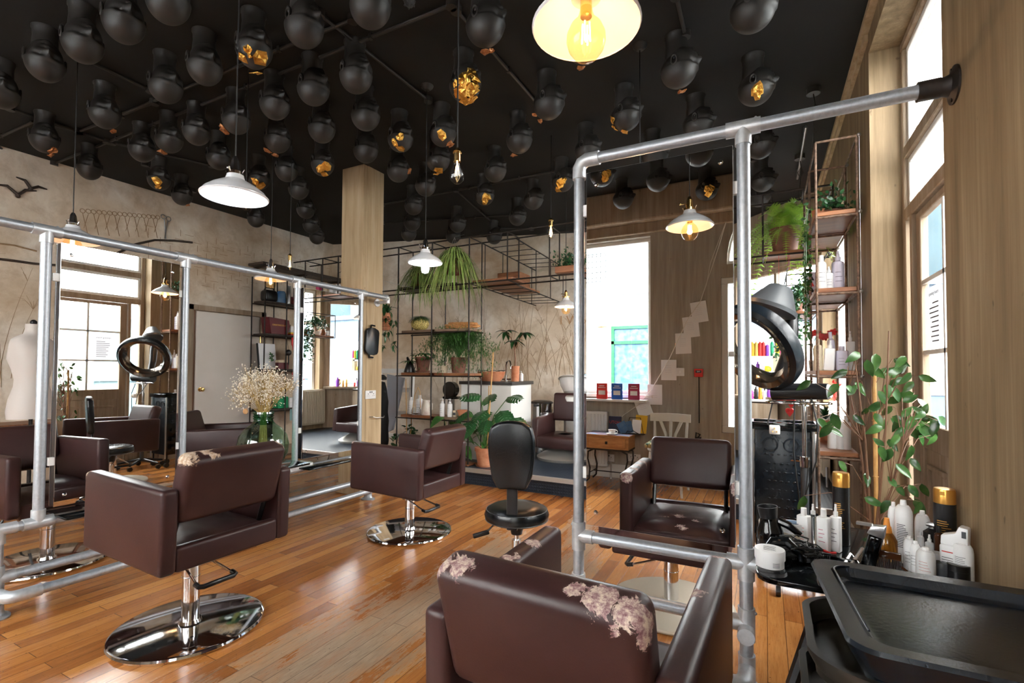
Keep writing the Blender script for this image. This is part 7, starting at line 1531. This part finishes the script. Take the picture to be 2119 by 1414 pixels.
# side table
e=thing('side_table','small pine table with one drawer and curved iron legs by the near window','table',(-1.56,-1.27,0)); w_,d_=.24,.15; tt=mAt(1225,898,-1.13).z
b=MB(); b.box(-w_-.02,-d_-.02,tt-.015,w_+.02,d_+.02,tt,bev=.003,seg=1); b.box(-w_-.01,-d_-.01,tt,w_+.01,d_+.01,tt+.002,mi=1); obj('table_top',b,[M['pine'],M['collage']],e,smooth=False)
b=MB(); b.box(-w_,-d_,tt-.155,w_,d_,tt-.015); obj('table_box',b,M['pine'],e,smooth=False); b=MB(); b.box(-w_+.03,d_,tt-.14,w_-.03,d_+.012,tt-.03,bev=.005,seg=1); b.box(-w_+.06,d_+.012,tt-.12,w_-.06,d_+.015,tt-.05); dr=obj('drawer',b,M['pine'],e,smooth=False); b=MB(); b.box(-.012,d_+.014,tt-.10,.012,d_+.03,tt-.07,bev=.003); obj('drawer_knob',b,M['black'],dr)
b=MB(); b.box(-w_,-d_,tt-.175,w_,d_,tt-.155); obj('apron_rail',b,M['blackmetal'],e,smooth=False)
for sx_ in (-1,1):
    for sy_ in (-1,1): b=MB(); x,y=sx_*(w_-.02),sy_*(d_-.02); b.tube([(x-sx_*.06,y,tt-.17),(x,y,tt-.20),(x+sx_*.005,y,tt-.28),(x-sx_*.02,y,tt-.38),(x-sx_*.01,y,.05),(x+sx_*.03,y,.01)],.010,8); obj('leg',b,M['blackmetal'],e)
b=MB(); b.tube([(-w_+.04,-d_+.02,.12),(-w_+.04,d_-.02,.12)],.006,6); b.tube([(w_-.04,-d_+.02,.12),(w_-.04,d_-.02,.12)],.006,6); b.tube([(-w_+.04,0,.12),(w_-.04,0,.12)],.006,6); obj('stretcher',b,M['blackmetal'],e)
tz_=tt+.003
p=mAt(1268,895,-1.22); e=thing('book','dark blue book with red lettering propped on the side table','book',(p.x-.0,-1.30,tz_)); A=RX(.18); b=MB(); b.box(-.07,-.012,0,.07,.012,.19,bev=.002,seg=1,M=A); obj('book_body',b,mat('dark blue cover',(.01,.012,.04),.3),e,smooth=False); text('printed_text','HOTU',.045,M['textred'],A@T(0,.0125,.12)@RZ(PI)@RX(PI/2),e,.0004)
p=mAt(1266,892,-1.16); e=thing('coffee_cup','white cup on a saucer on the side table','cup',(p.x,-1.17,tz_)); b=MB(); b.lathe([(0,0),(.055,0),(.07,.012),(.068,.014),(.05,.004),(0,.004)],28); obj('saucer',b,M['porcelain'],e); b=MB(); b.lathe([(0,.005),(.025,.005),(.040,.035),(.045,.055),(.042,.055),(.036,.035),(.02,.01),(0,.01)],28); b.torus((.048,0,.035),.014,.004,16,6,RX(PI/2)); obj('cup_body',b,M['porcelain'],e)
def leanc(label,px,w,h,m_,y,rz_=0,name='card'):
    p=mAt(px,890,y); b=MB(); b.box(-w/2,-.003,0,w/2,.003,h,M=RX(.2)@RY(rz_)); o=obj(name,b,M[m_],smooth=False,loc=(p.x,y,tz_+.012)); tag(o,label,'card')
leanc('yellow card standing at the back of the leaflet rack',1325,.13,.20,'yellow',-1.34,.05); leanc('white card in front of the yellow one on the side table',1316,.10,.15,'paper',-1.31,.05); leanc('blue leaflet at the front of the rack on the side table',1302,.10,.13,'bluegloss',-1.30,-.25,'leaflet'); leanc('blue leaflet tilted to the left in the rack',1294,.10,.13,'bluegloss',-1.285,-.5,'leaflet')
p=mAt(1310,890,-1.26); b=MB(); b.tube([(-.12,.0,.006),(.12,0,.006),(.12,-.06,.006),(-.12,-.06,.006),(-.12,0,.006)],.004,6); b.tube([(-.08,.0,.006),(-.06,.01,.04),(-.02,.01,.03),(.0,.01,.05),(.03,.01,.03),(.08,0,.006)],.004,6); b.tube([(-.10,-.06,.006),(-.06,-.10,.18),(.06,-.10,.18),(.10,-.06,.006)],.004,6); o=obj('leaflet_rack',b,M['blackmetal'],loc=(p.x,-1.26,tz_)); tag(o,'black scrolled wire leaflet rack on the side table','rack')
def bistro(label,x,y,rz_,cush=True):
    e=thing('bistro_chair',label,'chair',(x,y,0),rz_,'white bistro chairs'); zs_=.45
    b=MB(); b.lathe([(0,zs_+.02),(.19,zs_+.02),(.20,zs_+.01),(.20,zs_-.015),(.18,zs_-.02),(0,zs_-.02)],32); obj('seat',b,M['whitepaint'],e)
    for sx_ in (-1,1): b=MB(); b.tube([(sx_*.14,.15,zs_-.02),(sx_*.17,.19,0)],[.017,.012],10); obj('leg',b,M['whitepaint'],e)
    for sx_ in (-1,1): b=MB(); b.tube([(sx_*.18,-.20,0),(sx_*.16,-.17,zs_),(sx_*.165,-.20,.62),(sx_*.17,-.22,.74)],[.013,.017,.015,.013],10); obj('rear_leg',b,M['whitepaint'],e)
    b=MB(); n=10; t_=[(-.21+.42*k/n,-.235+.05*abs(k/n-.5)**1.5*3) for k in range(n+1)]
    for k in range(n): b.prism([(t_[k][0],t_[k][1]-.01),(t_[k+1][0],t_[k+1][1]-.01),(t_[k+1][0],t_[k+1][1]+.012),(t_[k][0],t_[k][1]+.012)],.715,.80,'xy')
    obj('top_rail',b,M['whitepaint'],e)
    for sx_ in (-1,0,1): b=MB(); b.tube([(sx_*.03,-.17,zs_+.01),(sx_*.05,-.20,.58),(sx_*.11,-.225,.72)],[.014,.016,.018],8); obj('splat',b,M['whitepaint'],e)
    if cush: 
        b=MB(); b.box(-.20,-.17,0,.20,.19,.045,bev=.02,seg=4); o=obj('seat_cushion',b,M['cushion'],loc=(x,y,zs_+.021)); o.rotation_euler=(0,0,rz_); tag(o,'patterned green and ochre cushion on '+('the white chair right of the side table' if cush==1 else 'the left white chair'),'cushion')
p=mAt(1382,915,-1.15); bistro('white bistro chair with a fan back, right of the side table in the mirror',p.x,-1.12,0,1)
bistro('white bistro chair left of the side table, half out of the mirror',-2.18,-1.12,.1,2)
vs_=scene.view_settings; vs_.view_transform='Standard'; vs_.look='None'; vs_.exposure=EXPO; vs_.gamma=1
scene.display_settings.display_device='sRGB'
